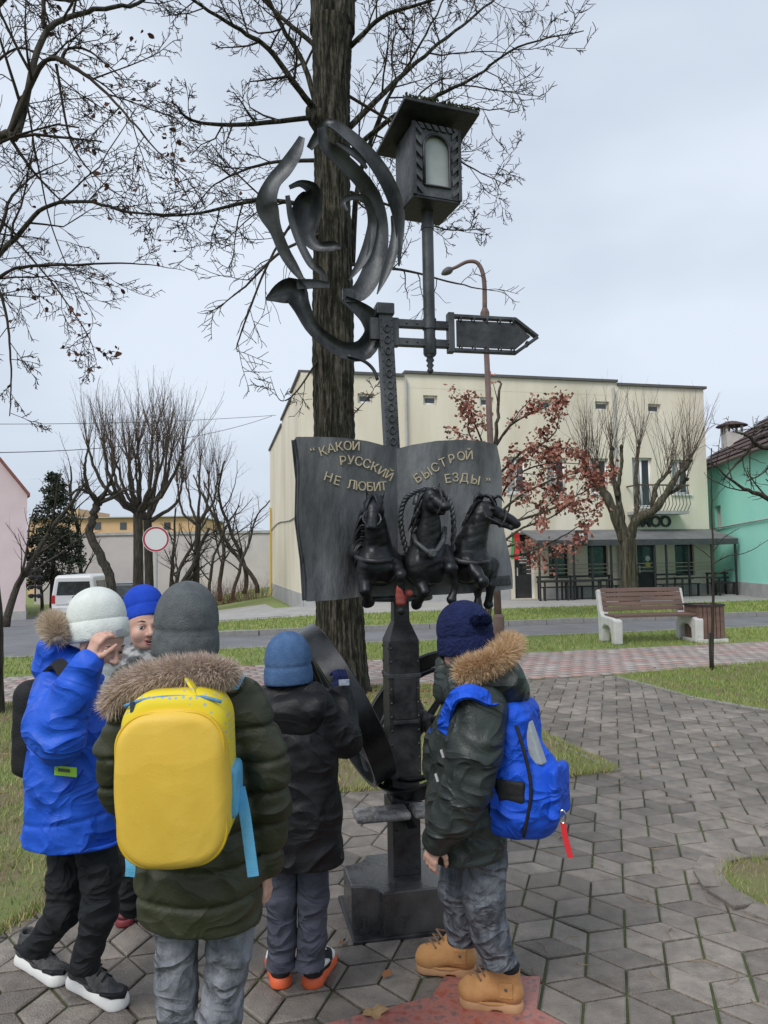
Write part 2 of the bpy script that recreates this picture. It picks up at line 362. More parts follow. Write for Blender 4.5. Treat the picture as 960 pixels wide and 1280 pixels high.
# red granite inlay in the paving
M_gran = mat('red_granite', (0.30, 0.075, 0.055), (0.16, 0.10, 0.095), 26, 0.28, 0.03, 200, detail=8, c3=(0.37, 0.15, 0.12), rough2=0.45)
tag(build('granite_star', prism(STAR, -0.03, 0.006), M_gran, bevel=0.002), 'red speckled granite star set into the paving under the tan boots', 'paving inlay')
# low edging round the corner lawn and along the lawn edges
def edging(name, poly, w, h, label, seg=0.5, m=M_kerb, closed=False, mgap=0.006):
    pts = [np.array((p[0], p[1])) for p in poly]
    if closed: pts.append(pts[0])
    root = empty(name, (*pts[0], 0), label, 'edging')
    for a, b in zip(pts[:-1], pts[1:]):
        Ls = np.linalg.norm(b-a); n = max(1, round(Ls/seg)); t = (b-a)/Ls; nn = np.array((-t[1], t[0]))
        for i in range(n):
            p = a+t*(Ls*i/n+mgap); q = a+t*(Ls*(i+1)/n-mgap); z = h+rng.uniform(-.004, .004)
            build('edging_stone', hexa([np.array((*(e+nn*s*w/2), zz)) for zz in (-0.04, z) for e, s in ((p, -1), (q, -1), (q, 1), (p, 1))]), m, root, bevel=0.006)
    return root
edging('lawn_edging', [G(540, 850), G(690, 925), G(772, 964)], 0.07, 0.014, 'flush concrete edging beside the grass wedge behind the blue backpack', 0.6)
edging('lawn_edging', [G(1100, 920), G(960, 889), G(870, 873), G(768, 846)], 0.07, 0.016, 'flush concrete edging along the right lawn by the sapling', 0.6)
edging('lawn_edging', [np.array((cB[0]+(BR+0.07)*math.cos(t), cB[1]+(BR+.07)*math.sin(t)*1.15, 0)) for t in np.linspace(1.2, 5.2, 9)], 0.13, 0.016, 'curved row of edging stones round the corner grass at the right edge', 0.3, M_paver)
edging('path_edging', [G(775, 967), G(860, 998), G(960, 1034), G(1080, 1080)], 0.05, 0.004, 'flush dark edging strip crossing the paving at the right', 0.5, M_paver)
# far footpath of small pinkish pavers
pm = MB(); per = 0.2
for i in range(-70, 80):
    for j in range(0, 13):
        u = i*per+(0.1 if j % 2 else 0); v = 9.0+j*per*0.93; z = rng.uniform(-.003, .003)
        pm.add(sbox(u+.004, u+per-.004, v+.004, v+per*0.93-.004, -.03, z))
tag(build('footpath', (np.array([S(u, v, -0.035) for u, v in ((-40, 8.98), (60, 8.98), (60, 11.45), (-40, 11.45))]), [(0, 1, 2, 3)]), M_joint), kind='structure')
build('small_pavers', pm.get(), M_pink, bpy.data.objects['footpath'], kind='stuff')
# ------------------------------------------------------------------ grass and fallen leaves
blades('lawn_grass_left', [p for p in LAWN], 3200, 0.045, 0.006, M_grassdry, 0.004, patch=0.55, seed=2, edge=900)
blades('lawn_grass_right', [p for p in RLAWN], 1900, 0.05, 0.008, M_grass, 0.004, patch=0.35, seed=3, edge=300)
blades('lawn_grass_corner', BLAWN, 4000, 0.035, 0.004, M_grassdry, 0.004, patch=0.7, seed=4, edge=500)
q = [S(-9, 11.42), S(17, 11.42), S(19, 13.7), S(-12, 13.7)]
blades('lawn_grass_strip', q, 700, 0.06, 0.012, M_grass, 0, patch=0.3, seed=5)
q = [S(0.2, 17.2), S(24, 17.2), S(28, 21.4), S(-1, 21.4)]
blades('lawn_grass_far', q, 260, 0.07, 0.022, M_grass, 0, True, patch=0.2, seed=6)
lr = np.random.default_rng(11)
pts = []
for poly, n in ((LAWN, 260), ([S(-9, 11.42), S(17, 11.42), S(19, 13.7), S(-12, 13.7)], 120), ([G(200, 1280), G(960, 1280), G(960, 800), G(500, 800)], 80), ([S(0, 17.2), S(24, 17.2), S(26, 21.4), S(0, 21.4)], 120), (RLAWN, 50)):
    p = np.array([a[:2] for a in poly]); x = lr.uniform(p[:, 0].min(), p[:, 0].max(), n); y = lr.uniform(p[:, 1].min(), p[:, 1].max(), n); k = inpoly(x, y, p)
    pts.append(np.stack([x[k], y[k], np.full(k.sum(), 0.02)], 1))
c = G(428, 866); pts.append(np.stack([lr.normal(c[0], .9, 700), lr.normal(c[1]-.1, .35, 700), np.full(700, .02)], 1))
c = G(262, 752, -0.3); pts.append(np.stack([lr.normal(c[0], .35, 240), lr.normal(c[1], .8, 240), -0.35+lr.uniform(0, .25, 240)], 1))
lv, lf = leaf_quads(np.concatenate(pts), 0.055, lr); lv[:, 2] = np.where(lv[:, 2] > -0.05, 0.012+np.abs(lv[:, 2]-0.02)*0.3, lv[:, 2])
build('fallen_leaves', (lv, lf), M_fallen, kind='stuff')
# thin fallen twigs on the paving
tw = MB()
for i in range(26):
    p = G(rng.uniform(660, 950), rng.uniform(960, 1260)); a = rng.uniform(0, 6.28); Lt = rng.uniform(.04, .12)
    tw.add(tube([p+np.array((0, 0, .006)), p+np.array((math.cos(a)*Lt*.5, math.sin(a)*Lt*.5, .009)), p+np.array((math.cos(a+.4)*Lt, math.sin(a+.4)*Lt, .006))], [.0022, .002, .001], 4))
build('fallen_twigs', tw.get(), mat('twig_straw', (0.28, 0.2, 0.12)), kind='stuff')
# one large maple leaf by the granite star
p = G(468, 1268); mv = [p+np.array((0, 0, .012))]
for i in range(20):
    t = 2*math.pi*i/20; rr = 0.05*(1.0 if i % 4 == 0 else (0.55 if i % 4 == 2 else 0.75)); mv.append(p+np.array((math.cos(t)*rr, math.sin(t)*rr, 0.012+0.008*math.sin(2*t+1))))
tag(build('maple_leaf', (mv, [(0, 1+i, 1+(i+1) % 20) for i in range(20)]), mat('dead_leaf', (0.42, 0.27, 0.13), (0.30, 0.17, 0.07), 40, 0.7)), 'large fallen maple leaf on the paving left of the granite star', 'leaf')
# ------------------------------------------------------------------ buildings
M_cream = mat('cream_render', (0.72, 0.65, 0.51), (0.82, 0.755, 0.62), 1.1, 0.9, 0.15, 25, detail=9, stretch=(1, 1, 0.22), damp=(.5, .9, 1.04))
M_white = mat('white_frame', (0.75, 0.75, 0.73), rough=0.5)
M_grey = mat('grey_plinth', (0.36, 0.36, 0.36), (0.46, 0.46, 0.45), 2, 0.9, .2, 30)
M_black = mat('black_steel', (0.018, 0.018, 0.02), (0.03, 0.03, 0.032), 10, 0.5)
M_roofm = mat('roof_flashing', (0.09, 0.085, 0.085), (0.12, 0.11, 0.11), 3, 0.6)
def glassm(name, c):
    m = mat(name, c, rough=0.06, spec=0.8); return m
M_glass = glassm('window_glass', (0.05, 0.06, 0.07)); M_curt = mat('net_curtain', (0.42, 0.43, 0.43), (0.25, 0.26, 0.27), 6, 0.9, stretch=(6, 6, 0.3))
M_dark = mat('dark_glazing', (0.012, 0.016, 0.018), (0.05, 0.06, 0.06), 3, 0.12, spec=0.7, contrast=(0.45, 0.8))
def wall_holes(u0, u1, z0, z1, v, holes, depth):
    us = sorted({u0, u1, *[h[0] for h in holes], *[h[1] for h in holes]}); zs = sorted({z0, z1, *[h[2] for h in holes], *[h[3] for h in holes]})
    V = []; F = []
    def q(*p): n = len(V); V.extend(p); F.append((n, n+1, n+2, n+3))
    for a, b in zip(us[:-1], us[1:]):
        for c, d in zip(zs[:-1], zs[1:]):
            mu, mz = (a+b)/2, (c+d)/2
            if any(h[0] < mu < h[1] and h[2] < mz < h[3] for h in holes): continue
            q(S(a, v, c), S(b, v, c), S(b, v, d), S(a, v, d))
    for a, b, c, d in holes:
        w = v+depth
        q(S(a, v, c), S(a, w, c), S(a, w, d), S(a, v, d)); q(S(b, w, c), S(b, v, c), S(b, v, d), S(b, w, d))
        q(S(a, v, d), S(a, w, d), S(b, w, d), S(b, v, d)); q(S(a, w, c), S(a, v, c), S(b, v, c), S(b, w, c))
    return V, F
VF = 26.0
U0, U1 = FV(377, 600, VF)[0], FV(884, 600, VF)[0]; ZT = FV(505, 471, VF)[1]
def hole(x0, x1, y0, y1, v=VF):
    xm = (x0+x1)/2; ym = (y0+y1)/2
    return [FV(x0, ym, v)[0], FV(x1, ym, v)[0], FV(xm, y1, v)[1], FV(xm, y0, v)[1]]
attic = [hole(*a) for a in ((447, 466, 491, 504), (529, 547, 494, 506), (600, 617, 497, 508), (672, 690, 500, 511), (744, 762, 502, 513), (810, 826, 504, 516))]
upper = [hole(*a) for a in ((560, 585, 571, 618), (634, 658, 572, 617), (684, 708, 572, 617), (738, 761, 573, 617), (840, 862, 575, 618))]
balc = [hole(791, 816, 572, 634)]
grd = [hole(*a) for a in ((686, 711, 674, 736), (735, 760, 674, 736), (844, 868, 674, 728))]
for h in attic: h[3] = h[2]+0.36
for h in upper: h[2], h[3] = upper[2][2], upper[2][3]
for h in grd: h[2], h[3] = 0.75, 2.45
doors = [hole(797, 821, 674, 750), hole(643, 668, 662, 752)]
for h in doors: h[2], h[3] = 0.03, 2.5
upper = [tuple(h) for h in upper]; attic = [tuple(h) for h in attic]
house = empty('cream_house', S((U0+U1)/2, VF, 0), 'long cream rendered two storey house with flat roof across the road', 'building')
allh = [tuple(h) for h in attic+upper+balc+grd+doors]
build('wall', wall_holes(U0, U1, -0.3, ZT, VF, allh, 0.22), M_cream, house)
BD = 15.0   # depth of the house
build('wall', sbox(U1-0.02, U1, VF+0.001, VF+8, -0.3, ZT-0.002), M_cream, house)
# left gable wall with stepped parapet
Vs = [VF+0.002]; segs = [(VF+0.002, VF+3.2, ZT, ZT-0.05), (VF+3.2, VF+7.5, ZT-0.28, ZT-0.33), (VF+7.5, VF+BD, ZT-0.55, ZT-0.62)]
for i, (a, b, za, zb) in enumerate(segs):
    build('wall', hexa([S(U0, a, -1.2), S(U0+.25, a, -1.2), S(U0+.25, b, -1.2), S(U0, b, -1.2), S(U0, a, za), S(U0+.25, a, za), S(U0+.25, b, zb), S(U0, b, zb)]), M_cream, house)
    build('roof_flashing', hexa([S(U0-.08, a, za+.002), S(U0+.33, a, za+.002), S(U0+.33, b-.01, zb+.002), S(U0-.08, b-.01, zb+.002), S(U0-.08, a, za+.1), S(U0+.33, a, za+.1), S(U0+.33, b-.01, zb+.1), S(U0-.08, b-.01, zb+.1)]), M_roofm, house)
us = FV(505, 471, VF)[0]; ud = FV(771, 480, VF)[0]
build('roof', sbox(U0+.26, U1-.03, VF+0.25, VF+8, ZT-0.5, ZT-0.3), M_roofm, house)
for a, b, z in ((U0+.34, us, ZT+0.0), (us, ud, ZT+.12), (ud, U1, ZT-0.12)):
    if z > ZT+.05: build('parapet', sbox(a, b, VF-0.005, VF+.3, ZT-.4, z), M_cream, house)
    build('roof_flashing', sbox(a, b+(.1 if b == U1 else 0), VF-.10, VF+.36, max(z, ZT)+.002, max(z, ZT)+.10), M_roofm, house)
build('plinth', sbox(U0-.03, U0+.02, VF-.03, VF+BD, -1.2, 0.42), M_grey, house)
build('plinth', sbox(U0+.03, doors[1][0]-.2, VF-.03, VF+.1, -.3, 0.45), M_grey, house)
build('plinth', sbox(doors[1][1]+.3, doors[0][0]-.05, VF-.03, VF+.1, -.3, 0.42), M_grey, house)
build('plinth', sbox(doors[0][1]+.05, U1, VF-.03, VF+.1, -.3, 0.42), M_grey, house)
# gas pipe down the left gable and cable along it
build('gas_pipe', tube([S(U0-.08, VF+13.5, -1.0), S(U0-.08, VF+13.5, 4.4)], .05, 6), mat('yellow_pipe', (0.55, 0.36, 0.04), rough=.5), house)
build('cable', tube([S(U0-.03, VF+z*2, 3.3-.1*math.sin(z)) for z in np.linspace(0, 7, 8)], .025, 4), M_grey, house)
def window(h, kind, par):
    a, b, c, d = h; w = VF+0.12; o = empty('window', S((a+b)/2, w, c)); o.parent = par; o.location = tuple(S((a+b)/2, w, c)-wloc(par))
    fw = 0.085; fm = M_white if kind != 'dark' else M_black
    fr = MB()
    fr.add(sbox(a, a+fw, w, w+.06, c, d)); fr.add(sbox(b-fw, b, w, w+.06, c, d)); fr.add(sbox(a+fw, b-fw, w+.001, w+.059, c, c+fw)); fr.add(sbox(a+fw, b-fw, w+.001, w+.059, d-fw, d))
    if kind == 'upper':
        m = a+(b-a)*.5; fr.add(sbox(m-.04, m+.04, w-.01, w+.055, c+fw, d-fw))
    build('frame', fr.get(), fm, o)
    if kind == 'vent':
        for k in range(4): build('slat', sbox(a+fw, b-fw, w+.02, w+.035, c+fw+k*.06, c+fw+.02+k*.06), M_roofm, o)
    halves = [(a+fw, b-fw)] if kind != 'upper' else [(a+fw, a+(b-a)*.5-.04), (a+(b-a)*.5+.04, b-fw)]
    for x0, x1 in halves: build('pane', sbox(x0, x1, w+.03, w+.04, c+fw, d-fw), M_glass if kind != 'dark' else M_dark, o)
    if kind == 'upper':
        build('curtain', sbox(a+fw, a+(b-a)*.42, w+.021, w+.028, c+fw, d-fw), M_curt, o)
        build('sill', sbox(a-.05, b+.05, VF-.08, w, c-.05, c), M_white, o)
    return o
for h in attic: window(h, 'vent', house)
for h in upper: window(h, 'upper', house)
for h in grd: window(tuple(h), 'dark', house)
window(tuple(balc[0]), 'upper', house)
# doors
for i, h in enumerate(doors):
    a, b, c, d = h; w = VF+.14
    dr = build('door', sbox(a+.07, b-.07, w, w+.05, c, d-.45), mat('door_dark', (0.03, 0.03, 0.032), (0.05, .05, .05), 4, .35), house)
    build('pane', sbox(a+.2, b-.2, w-.012, w-.001, c+.9, d-.6), M_dark, dr)
    build('handle', sbox(a+.14, a+.17, w-.06, w-.001, c+.85, c+1.15), M_white, dr)
    build('door_frame', join(sbox(a, a+.069, w-.02, w+.06, c, d), sbox(b-.069, b, w-.02, w+.06, c, d), sbox(a+.07, b-.07, w-.02, w+.06, d-.07, d)), M_white if i else M_black, house)
    build('transom_pane', sbox(a+.07, b-.07, w+.01, w+.03, d-.449, d-.071), M_dark, house)
def text_mesh(s, size, depth=0.004, off=0.0):
    cu = bpy.data.curves.new('t', 'FONT'); cu.body = s; cu.size = size; cu.extrude = depth; cu.align_x = 'CENTER'; cu.offset = off; cu.resolution_u = 3
    o = bpy.data.objects.new('t', cu); C.objects.link(o)
    dg = bpy.context.evaluated_depsgraph_get(); me = bpy.data.meshes.new_from_object(o.evaluated_get(dg))
    v = np.array([tuple(q.co) for q in me.vertices]); f = [tuple(p.vertices) for p in me.polygons]
    bpy.data.objects.remove(o); bpy.data.curves.remove(cu); bpy.data.meshes.remove(me)
    return v, f
def put_text(name, s, size, org, X, Y, m, par, depth=.004, off=0.0):
    v, f = text_mesh(s, size, depth, off); X = nrm(X); Y = nrm(Y); Z = np.cross(X, Y)
    return build(name, (np.asarray(org)+v[:, :1]*X+v[:, 1:2]*Y+v[:, 2:]*Z, f), m, par)
ZUP = np.array((0, 0, 1.0))
# cafe sign: the letters that show beside the tree
ua, za = FV(788, 659, VF); ub, zb = FV(837, 649, VF); hgt = (FV(810, 645, VF)[1]-FV(810, 659, VF)[1])
sign = empty('cafe_sign', S((ua+ub)/2, VF-.06, za), 'black raised letters of the cafe sign on the cream wall above the canopy', 'sign')
for i, ch in enumerate('OMOO'):
    uu = ua+(ub-ua)*(i+.5)/4; put_text('letter', ch, hgt*1.38, S(uu, VF-.06, FV(812, 658.5, VF)[1]), SU, ZUP, M_black, sign, .03, .012)
# small plates and sign by the entrance
zz = hole(697, 704, 680, 687)
pl = tag(build('cafe_plate', sbox(zz[0]-.12, zz[1]+.12, VF-1.7, VF-1.66, 2.05, 2.5), M_black), 'small black hanging plate with white mark under the canopy', 'sign')
build('mark', join(sbox(zz[0]+.02, zz[1]-.02, VF-1.712, VF-1.7005, 2.14, 2.2), hexa([S(zz[0]+.06, VF-1.712, 2.24), S(zz[1]-.06, VF-1.712, 2.24), S(zz[1]-.06, VF-1.7005, 2.24), S(zz[0]+.06, VF-1.7005, 2.24), S(zz[0]-.0, VF-1.712, 2.4), S(zz[1]+.0, VF-1.712, 2.4), S(zz[1], VF-1.7005, 2.4), S(zz[0], VF-1.7005, 2.4)])), M_white, pl)
dd = doors[1]; put_text('notice', '', .1, S(0, 0, 0), SU, ZUP, M_white, house) if False else None
lm = MB()
for k, (wd, zc) in enumerate(((.10, 1.72), (.34, 1.56), (.38, 1.46), (.28, 1.34))): lm.add(sbox((dd[0]+dd[1])/2-wd/2, (dd[0]+dd[1])/2+wd/2, VF+.122, VF+.127, zc, zc+.05))
tag(build('door_notice', lm.get(), M_white), 'white printed notice on the dark entrance door left of the terrace', 'notice')
d0 = doors[0]
for zc, m, lb in ((1.45, mat('sticker_white', (.7, .7, .66)), 'round white sticker on the cafe door'), (1.2, mat('sticker_yellow', (.7, .6, .12)), 'round yellow sticker on the cafe door below the white one')):
    tag(build('sticker', lathe(S(d0[1]-.3, VF+.127, zc), [(.11, -.003), (.11, .003)], 14, SV), m), lb, 'sticker')
# flag by the entrance
fu = doors[1][0]-.25
fl = empty('small_flag', S(fu, VF-.1, 1.7), 'small red and green flag on a bracket beside the entrance door', 'flag')
build('staff', tube([S(fu-.1, VF, 1.6), S(fu, VF-.35, 2.6)], .015, 5), M_white, fl)
def wav(a, b, m, nm):
    V = []; 
    for i in range(6):
        for j in (0, 1):
            t = i/5; V.append(S(fu+.03+(a+(b-a)*j)+.05*math.sin(t*5), VF-.3+.06*math.sin(t*4+j), 2.5-1.0*t))
    build(nm, (V, [(i*2, i*2+1, i*2+3, i*2+2) for i in range(5)]), m, fl)
wav(.0, .1, mat('flag_green', (.03, .2, .06)), 'green_band'); wav(.1, .32, mat('flag_red', (.55, .03, .03)), 'red_band')
# balcony
ba, bb = FV(783, 620, VF)[0], FV(846, 620, VF)[0]; bz = FV(812, 640, VF)[1]; bt = FV(812, 608, VF)[1]
bal = empty('balcony', S((ba+bb)/2, VF, bz), 'small iron balcony with bulging bars above the cafe sign', 'balcony')
build('slab', sbox(ba, bb, VF-.75, VF-.002, bz-.12, bz), M_grey, bal)
build('handrail', join(sbox(ba, bb, VF-.82, VF-.74, bt-.05, bt), sbox(ba, ba+.06, VF-.739, VF-.01, bt-.05, bt), sbox(bb-.06, bb, VF-.739, VF-.01, bt-.05, bt)), mat('rust_rail', (.09, .06, .045)), bal)
for i in range(15):
    uu = ba+.05+(bb-ba-.1)*i/14; hh = bt-.05-bz
    build('bar', tube([S(uu, VF-.72, bz), S(uu, VF-.92, bz+hh*.25), S(uu, VF-.88, bz+hh*.5), S(uu, VF-.76, bz+hh)], .014, 5), M_black, bal)
# terrace canopy
VT = 24.5
ca, cb = FV(672, 668, VT)[0], FV(921, 668, VT)[0]; zf = FV(800, 676, VT)[1]; zbk = zf+.42
can = empty('terrace_canopy', S((ca+cb)/2, VT, 0), 'grey sloping terrace canopy on thin black posts along the cafe front', 'canopy')
M_can = mat('canopy_felt', (.13, .13, .135), (.18, .18, .185), 2, .8); M_can2 = mat('canopy_fascia', (.045, .045, .05), (.07, .07, .075), 3, .6)
build('roof', hexa([S(ca, VT, zf), S(cb, VT, zf), S(cb, VF-.002, zbk), S(ca, VF-.002, zbk), S(ca, VT, zf+.06), S(cb, VT, zf+.06), S(cb, VF-.002, zbk+.06), S(ca, VF-.002, zbk+.06)]), M_can, can)
build('fascia', sbox(ca-.02, cb+.02, VT-.04, VT-.002, zf-.16, zf+.05), M_can2, can)
build('fascia', hexa([S(cb+.002, VT, zf-.16), S(cb+.04, VT, zf-.16), S(cb+.04, VF, zf-.16), S(cb+.002, VF, zf-.16), S(cb+.002, VT, zf+.05), S(cb+.04, VT, zf+.05), S(cb+.04, VF, zbk+.05), S(cb+.002, VF, zbk+.05)]), M_can2, can)
for px in (674, 696, 718, 741, 765, 790, 819, 834, 862, 891, 922):
    uu = min(max(FV(px, 700, VT)[0], ca+.06), cb-.06); build('post', sbox(uu-.032, uu+.032, VT+.02, VT+.085, 0, zf+.04), M_black, can)
for zr in (.95, 1.1, 1.25):
    build('rail', sbox(ca+.1, cb-.1, VF-.26, VF-.22, zr, zr+.03), mat('pale_rail', (.5, .42, .32)), can)
# terrace furniture
def terrace_bench(px, w, lab):
    u = FV(px, 735, 25.1)[0]; r = empty('terrace_bench', S(u, 25.1, 0), lab, 'bench', 'black benches under the cafe canopy')
    for k in range(3): build('seat_slat', sbox(u-w/2, u+w/2, 25.0+k*.14, 25.12+k*.14, .44, .475), M_black, r)
    for k in range(2): build('back_slat', sbox(u-w/2, u+w/2, 25.44+.03*k, 25.475+.03*k, .62+.17*k, .69+.17*k), M_black, r)
    for s in (-1, 1):
        build('leg', sbox(u+s*(w/2-.1)-.03, u+s*(w/2-.1)+.03, 25.01, 25.07, 0, .439), M_black, r); build('leg', sbox(u+s*(w/2-.1)-.03, u+s*(w/2-.1)+.03, 25.5, 25.56, 0, .87), M_black, r)
for px, w, lb in ((700, 1.5, 'black slatted terrace bench nearest the entrance door'), (748, 1.6, 'black slatted terrace bench left of the pollarded tree trunk'), (850, 1.7, 'black slatted terrace bench right of the cafe door'), (905, 1.0, 'short black terrace bench at the right end of the canopy')): terrace_bench(px, w, lb)
def terrace_table(px, w, lab):
    v = 24.65; u = FV(px, 735, v)[0]; r = empty('terrace_table', S(u, v, 0), lab, 'table', 'black tables under the cafe canopy')
    build('table_top', sbox(u-w/2, u+w/2, v-.3, v+.25, .68, .73), M_black, r)
    for s in (-1, 1):
        for q in (-.25, .2): build('leg', sbox(u+s*(w/2-.06)-.025, u+s*(w/2-.06)+.025, v+q, v+q+.05, 0, .679), M_black, r)
for px, w, lb in ((692, 1.0, 'black terrace table by the canopy left corner post'), (728, 1.2, 'black terrace table second from the entrance door'), (770, 1.1, 'black terrace table just left of the pollarded tree trunk'), (872, 1.7, 'long black terrace table right of the cafe door')): terrace_table(px, w, lb)
# ------------------------------------------------------------------ teal house at the right
M_teal = mat('teal_render', (0.35, 0.83, 0.69), (0.41, 0.87, 0.74), 0.6, 0.9, .1, 20, detail=7)
M_tile = mat('roof_tiles', (0.055, 0.035, 0.035), (0.10, 0.06, 0.055), 4, 0.8, .5, 30)
A2 = np.array((14.15, 33.6)); B2 = np.array((12.7, 20.0)); tv = (B2-A2)/np.linalg.norm(B2-A2); tn = np.array((-tv[1], tv[0]))   # tn points right
th = empty('teal_house', (*A2, 0), 'turquoise rendered house with dark tiled roof right of the cafe', 'building')
def T3(a, b, z): p = A2+tv*a+tn*b; return np.array((p[0], p[1], z))
LT = np.linalg.norm(B2-A2); EV = 5.3
hw = (3.9, 4.5, 1.9, 3.35)
def tq(h, z0, z1): pass
V = []; F = []
def q4(*p): n = len(V); V.extend(p); F.append((n, n+1, n+2, n+3))
r0 = ray(901, 600); 
def on_teal(px, py):
    r = ray(px, py); M2 = np.array([[r[0], -tv[0]], [r[1], -tv[1]]]); t, a = np.linalg.solve(M2, A2-ORG[:2]); return a, ORG[2]+r[2]*t
wa, wz1 = on_teal(893, 633); wb, wz0 = on_teal(902, 661)
for a0, a1, z0, z1 in ((0, wa, -.3, EV), (wb, LT, -.3, EV), (wa, wb, -.3, wz0), (wa, wb, wz1, EV)): q4(T3(a0, 0, z0), T3(a1, 0, z0), T3(a1, 0, z1), T3(a0, 0, z1))
for a in (0, LT):
    n = len(V); V += [T3(a, 0, -.3), T3(a, 9, -.3), T3(a, 9, EV), T3(a, 4.5, EV+3.0), T3(a, 0, EV)]; F.append((n, n+1, n+2, n+3, n+4))
for a in (wa, wb): q4(T3(a, 0, wz0), T3(a, .25, wz0), T3(a, .25, wz1), T3(a, 0, wz1))
build('wall', (V, F), M_teal, th)
tw_ = empty('window', (0, 0, 0)); tw_.parent = th
build('pane', (np.array([T3(wa, .2, wz0), T3(wb, .2, wz0), T3(wb, .2, wz1), T3(wa, .2, wz1)]), [(0, 1, 2, 3)]), M_glass, tw_)
tw_.location = (0, 0, 0)
build('frame', join(*[hexa([T3(x0, y, z) for z in (z0, z1) for x0, y in ((p, .1), (q, .1), (q, .19), (p, .19))]) for p, q, z0, z1 in ((wa, wa+.1, wz0, wz1), (wb-.1, wb, wz0, wz1), ((wa+wb)/2-.05, (wa+wb)/2+.05, wz0, wz1))]), M_white, tw_)
build('plinth', hexa([T3(a, b, z) for z in (-.3, .5) for a, b in ((-.02, -.04), (LT, -.04), (LT, .1), (-.02, .1))]), M_grey, th)
rf = build('roof', hexa([T3(a, b, z+dz) for dz in (0, .14) for a, b, z in ((-.4, -.35, EV-.2), (LT+.4, -.35, EV-.2), (LT+.4, 4.5, EV+3.05), (-.4, 4.5, EV+3.05))]), M_tile, th)
build('roof', hexa([T3(a, b, z+dz) for dz in (0, .14) for a, b, z in ((-.4, 4.5, EV+3.05), (LT+.4, 4.5, EV+3.05), (LT+.4, 9.35, EV-.2), (-.4, 9.35, EV-.2))]), M_tile, th)
for i in range(9):
    b0 = -.3+i*.52; z0 = EV-.2+.14+(b0+.35)*(3.25/4.85)
    build('tile_course', hexa([T3(a, b, z) for z in (0, 1) for a, b in ((-.42, b0), (LT+.42, b0), (LT+.42, b0+.5), (-.42, b0+.5))]), M_tile, rf) if False else None
    build('tile_course', hexa([T3(a, b, z0+(b-b0)*(3.25/4.85)+dz+(0.05 if b == b0 else 0.002)*(dz > 0)) for dz in (0.001, .02) for a, b in ((-.42, b0), (LT+.42, b0), (LT+.42, b0+.5), (-.42, b0+.5))]), M_tile, rf)
build('gutter', tube([T3(-.4, -.4, EV-.16), T3(LT+.4, -.4, EV-.16)], .07, 6), mat('gutter', (.12, .09, .08)), th)
build('cable', tube([T3(a, -.05, 2.6+.02*a) for a in np.linspace(0, LT, 8)], .03, 4), M_grey, th)
def chimney(a, b, zt, w, par):
    zb_ = EV-.2+(b+.35)*(3.25/4.85); c = build('chimney', hexa([T3(a+i, b+j, z) for z in (zb_-.3, zt) for i, j in ((0, 0), (w, 0), (w, w), (0, w))]), mat('chimney_white', (.62, .6, .58), (.5, .48, .46), 3), par)
    for i, j in ((0, 0), (w, 0), (w, w), (0, w), (w/2, 0), (0, w/2)): build('cap_post', box(T3(a+i*.9+.03, b+j*.9+.03, zt+.14), (.08, .08, .28)), MATS['chimney_white'], c)
    build('cap', lathe(T3(a+w/2, b+w/2, zt+.281), [(w*.95, 0), (w*.9, .05), (w*.35, .2), (.05, .24)], 12), M_tile, c)
chimney(LT*.30, 2.2, 8.1, .75, rf); chimney(LT*.06, 1.0, 6.9, .7, rf)
# lean-to between the houses
tag(build('back_shed', hexa([S(u, v, z) for z in (-.3, 1) for u, v in ((U1+.05, 31), (U1+4, 31), (U1+4, 34), (U1+.05, 34))][:4]+[S(U1+.05, 31, 6.4), S(U1+4, 31, 4.6), S(U1+4, 34, 4.6), S(U1+.05, 34, 6.4)]), mat('shed_pink', (.55, .42, .38), (.5, .38, .34), 2)), 'pale pink gable end between the cream house and the turquoise house', 'building')
# ------------------------------------------------------------------ pink house at the left
pc = P(33, 700, 35.0); pu, pv = uv_of(pc); zg = float(H(pu, pv))-.1
M_pinkh = mat('pink_render', (0.64, 0.52, 0.53), (0.70, 0.58, 0.59), .8, .9, .1, 20)
ph = empty('pink_house', S(pu, pv, zg), 'pale pink house with red tiled gable roof at the left edge', 'building')
ze = FV(33, 615, pv)[1]; zr = FV(0, 573, pv)[1]; ul = FV(0, 573, pv)[0]; sl = (zr-ze)/(pu-ul); um = pu-4.5; zt = ze+sl*4.5
V = [S(pu, pv, zg-.3), S(pu-9, pv, zg-.3), S(pu-9, pv, ze), S(um, pv, zt), S(pu, pv, ze)]; PD = nrm((-.62, 1, 0)); V += [p+PD*10 for p in V]
build('wall', (V, [(0, 1, 2, 3, 4), (9, 8, 7, 6, 5), (0, 4, 9, 5), (1, 6, 7, 2)]), M_pinkh, ph)
M_red = mat('red_tiles', (.20, .07, .05), (.28, .10, .07), 5, .8, .4, 30)
for sgn in (1, -1):
    e = um+sgn*4.7; zed = ze-sl*.2
    build('roof', hexa([S(a, b, z+dz) for dz in (0.01, .16) for a, b, z in ((um, 0, zt), (e, 0, zed), (e, 1, zed), (um, 1, zt))][:0]+[S(a, pv-.35, z+dz)+PD*b for dz in (.01, .16) for a, b, z in ((um, 0, zt), (e, 0, zed), (e, 10.5, zed), (um, 10.5, zt))]), M_red, ph)
build('plinth', sbox(pu-9, pu+.03, pv-.03, pv+.2, zg-.3, zg+.4), M_grey, ph)
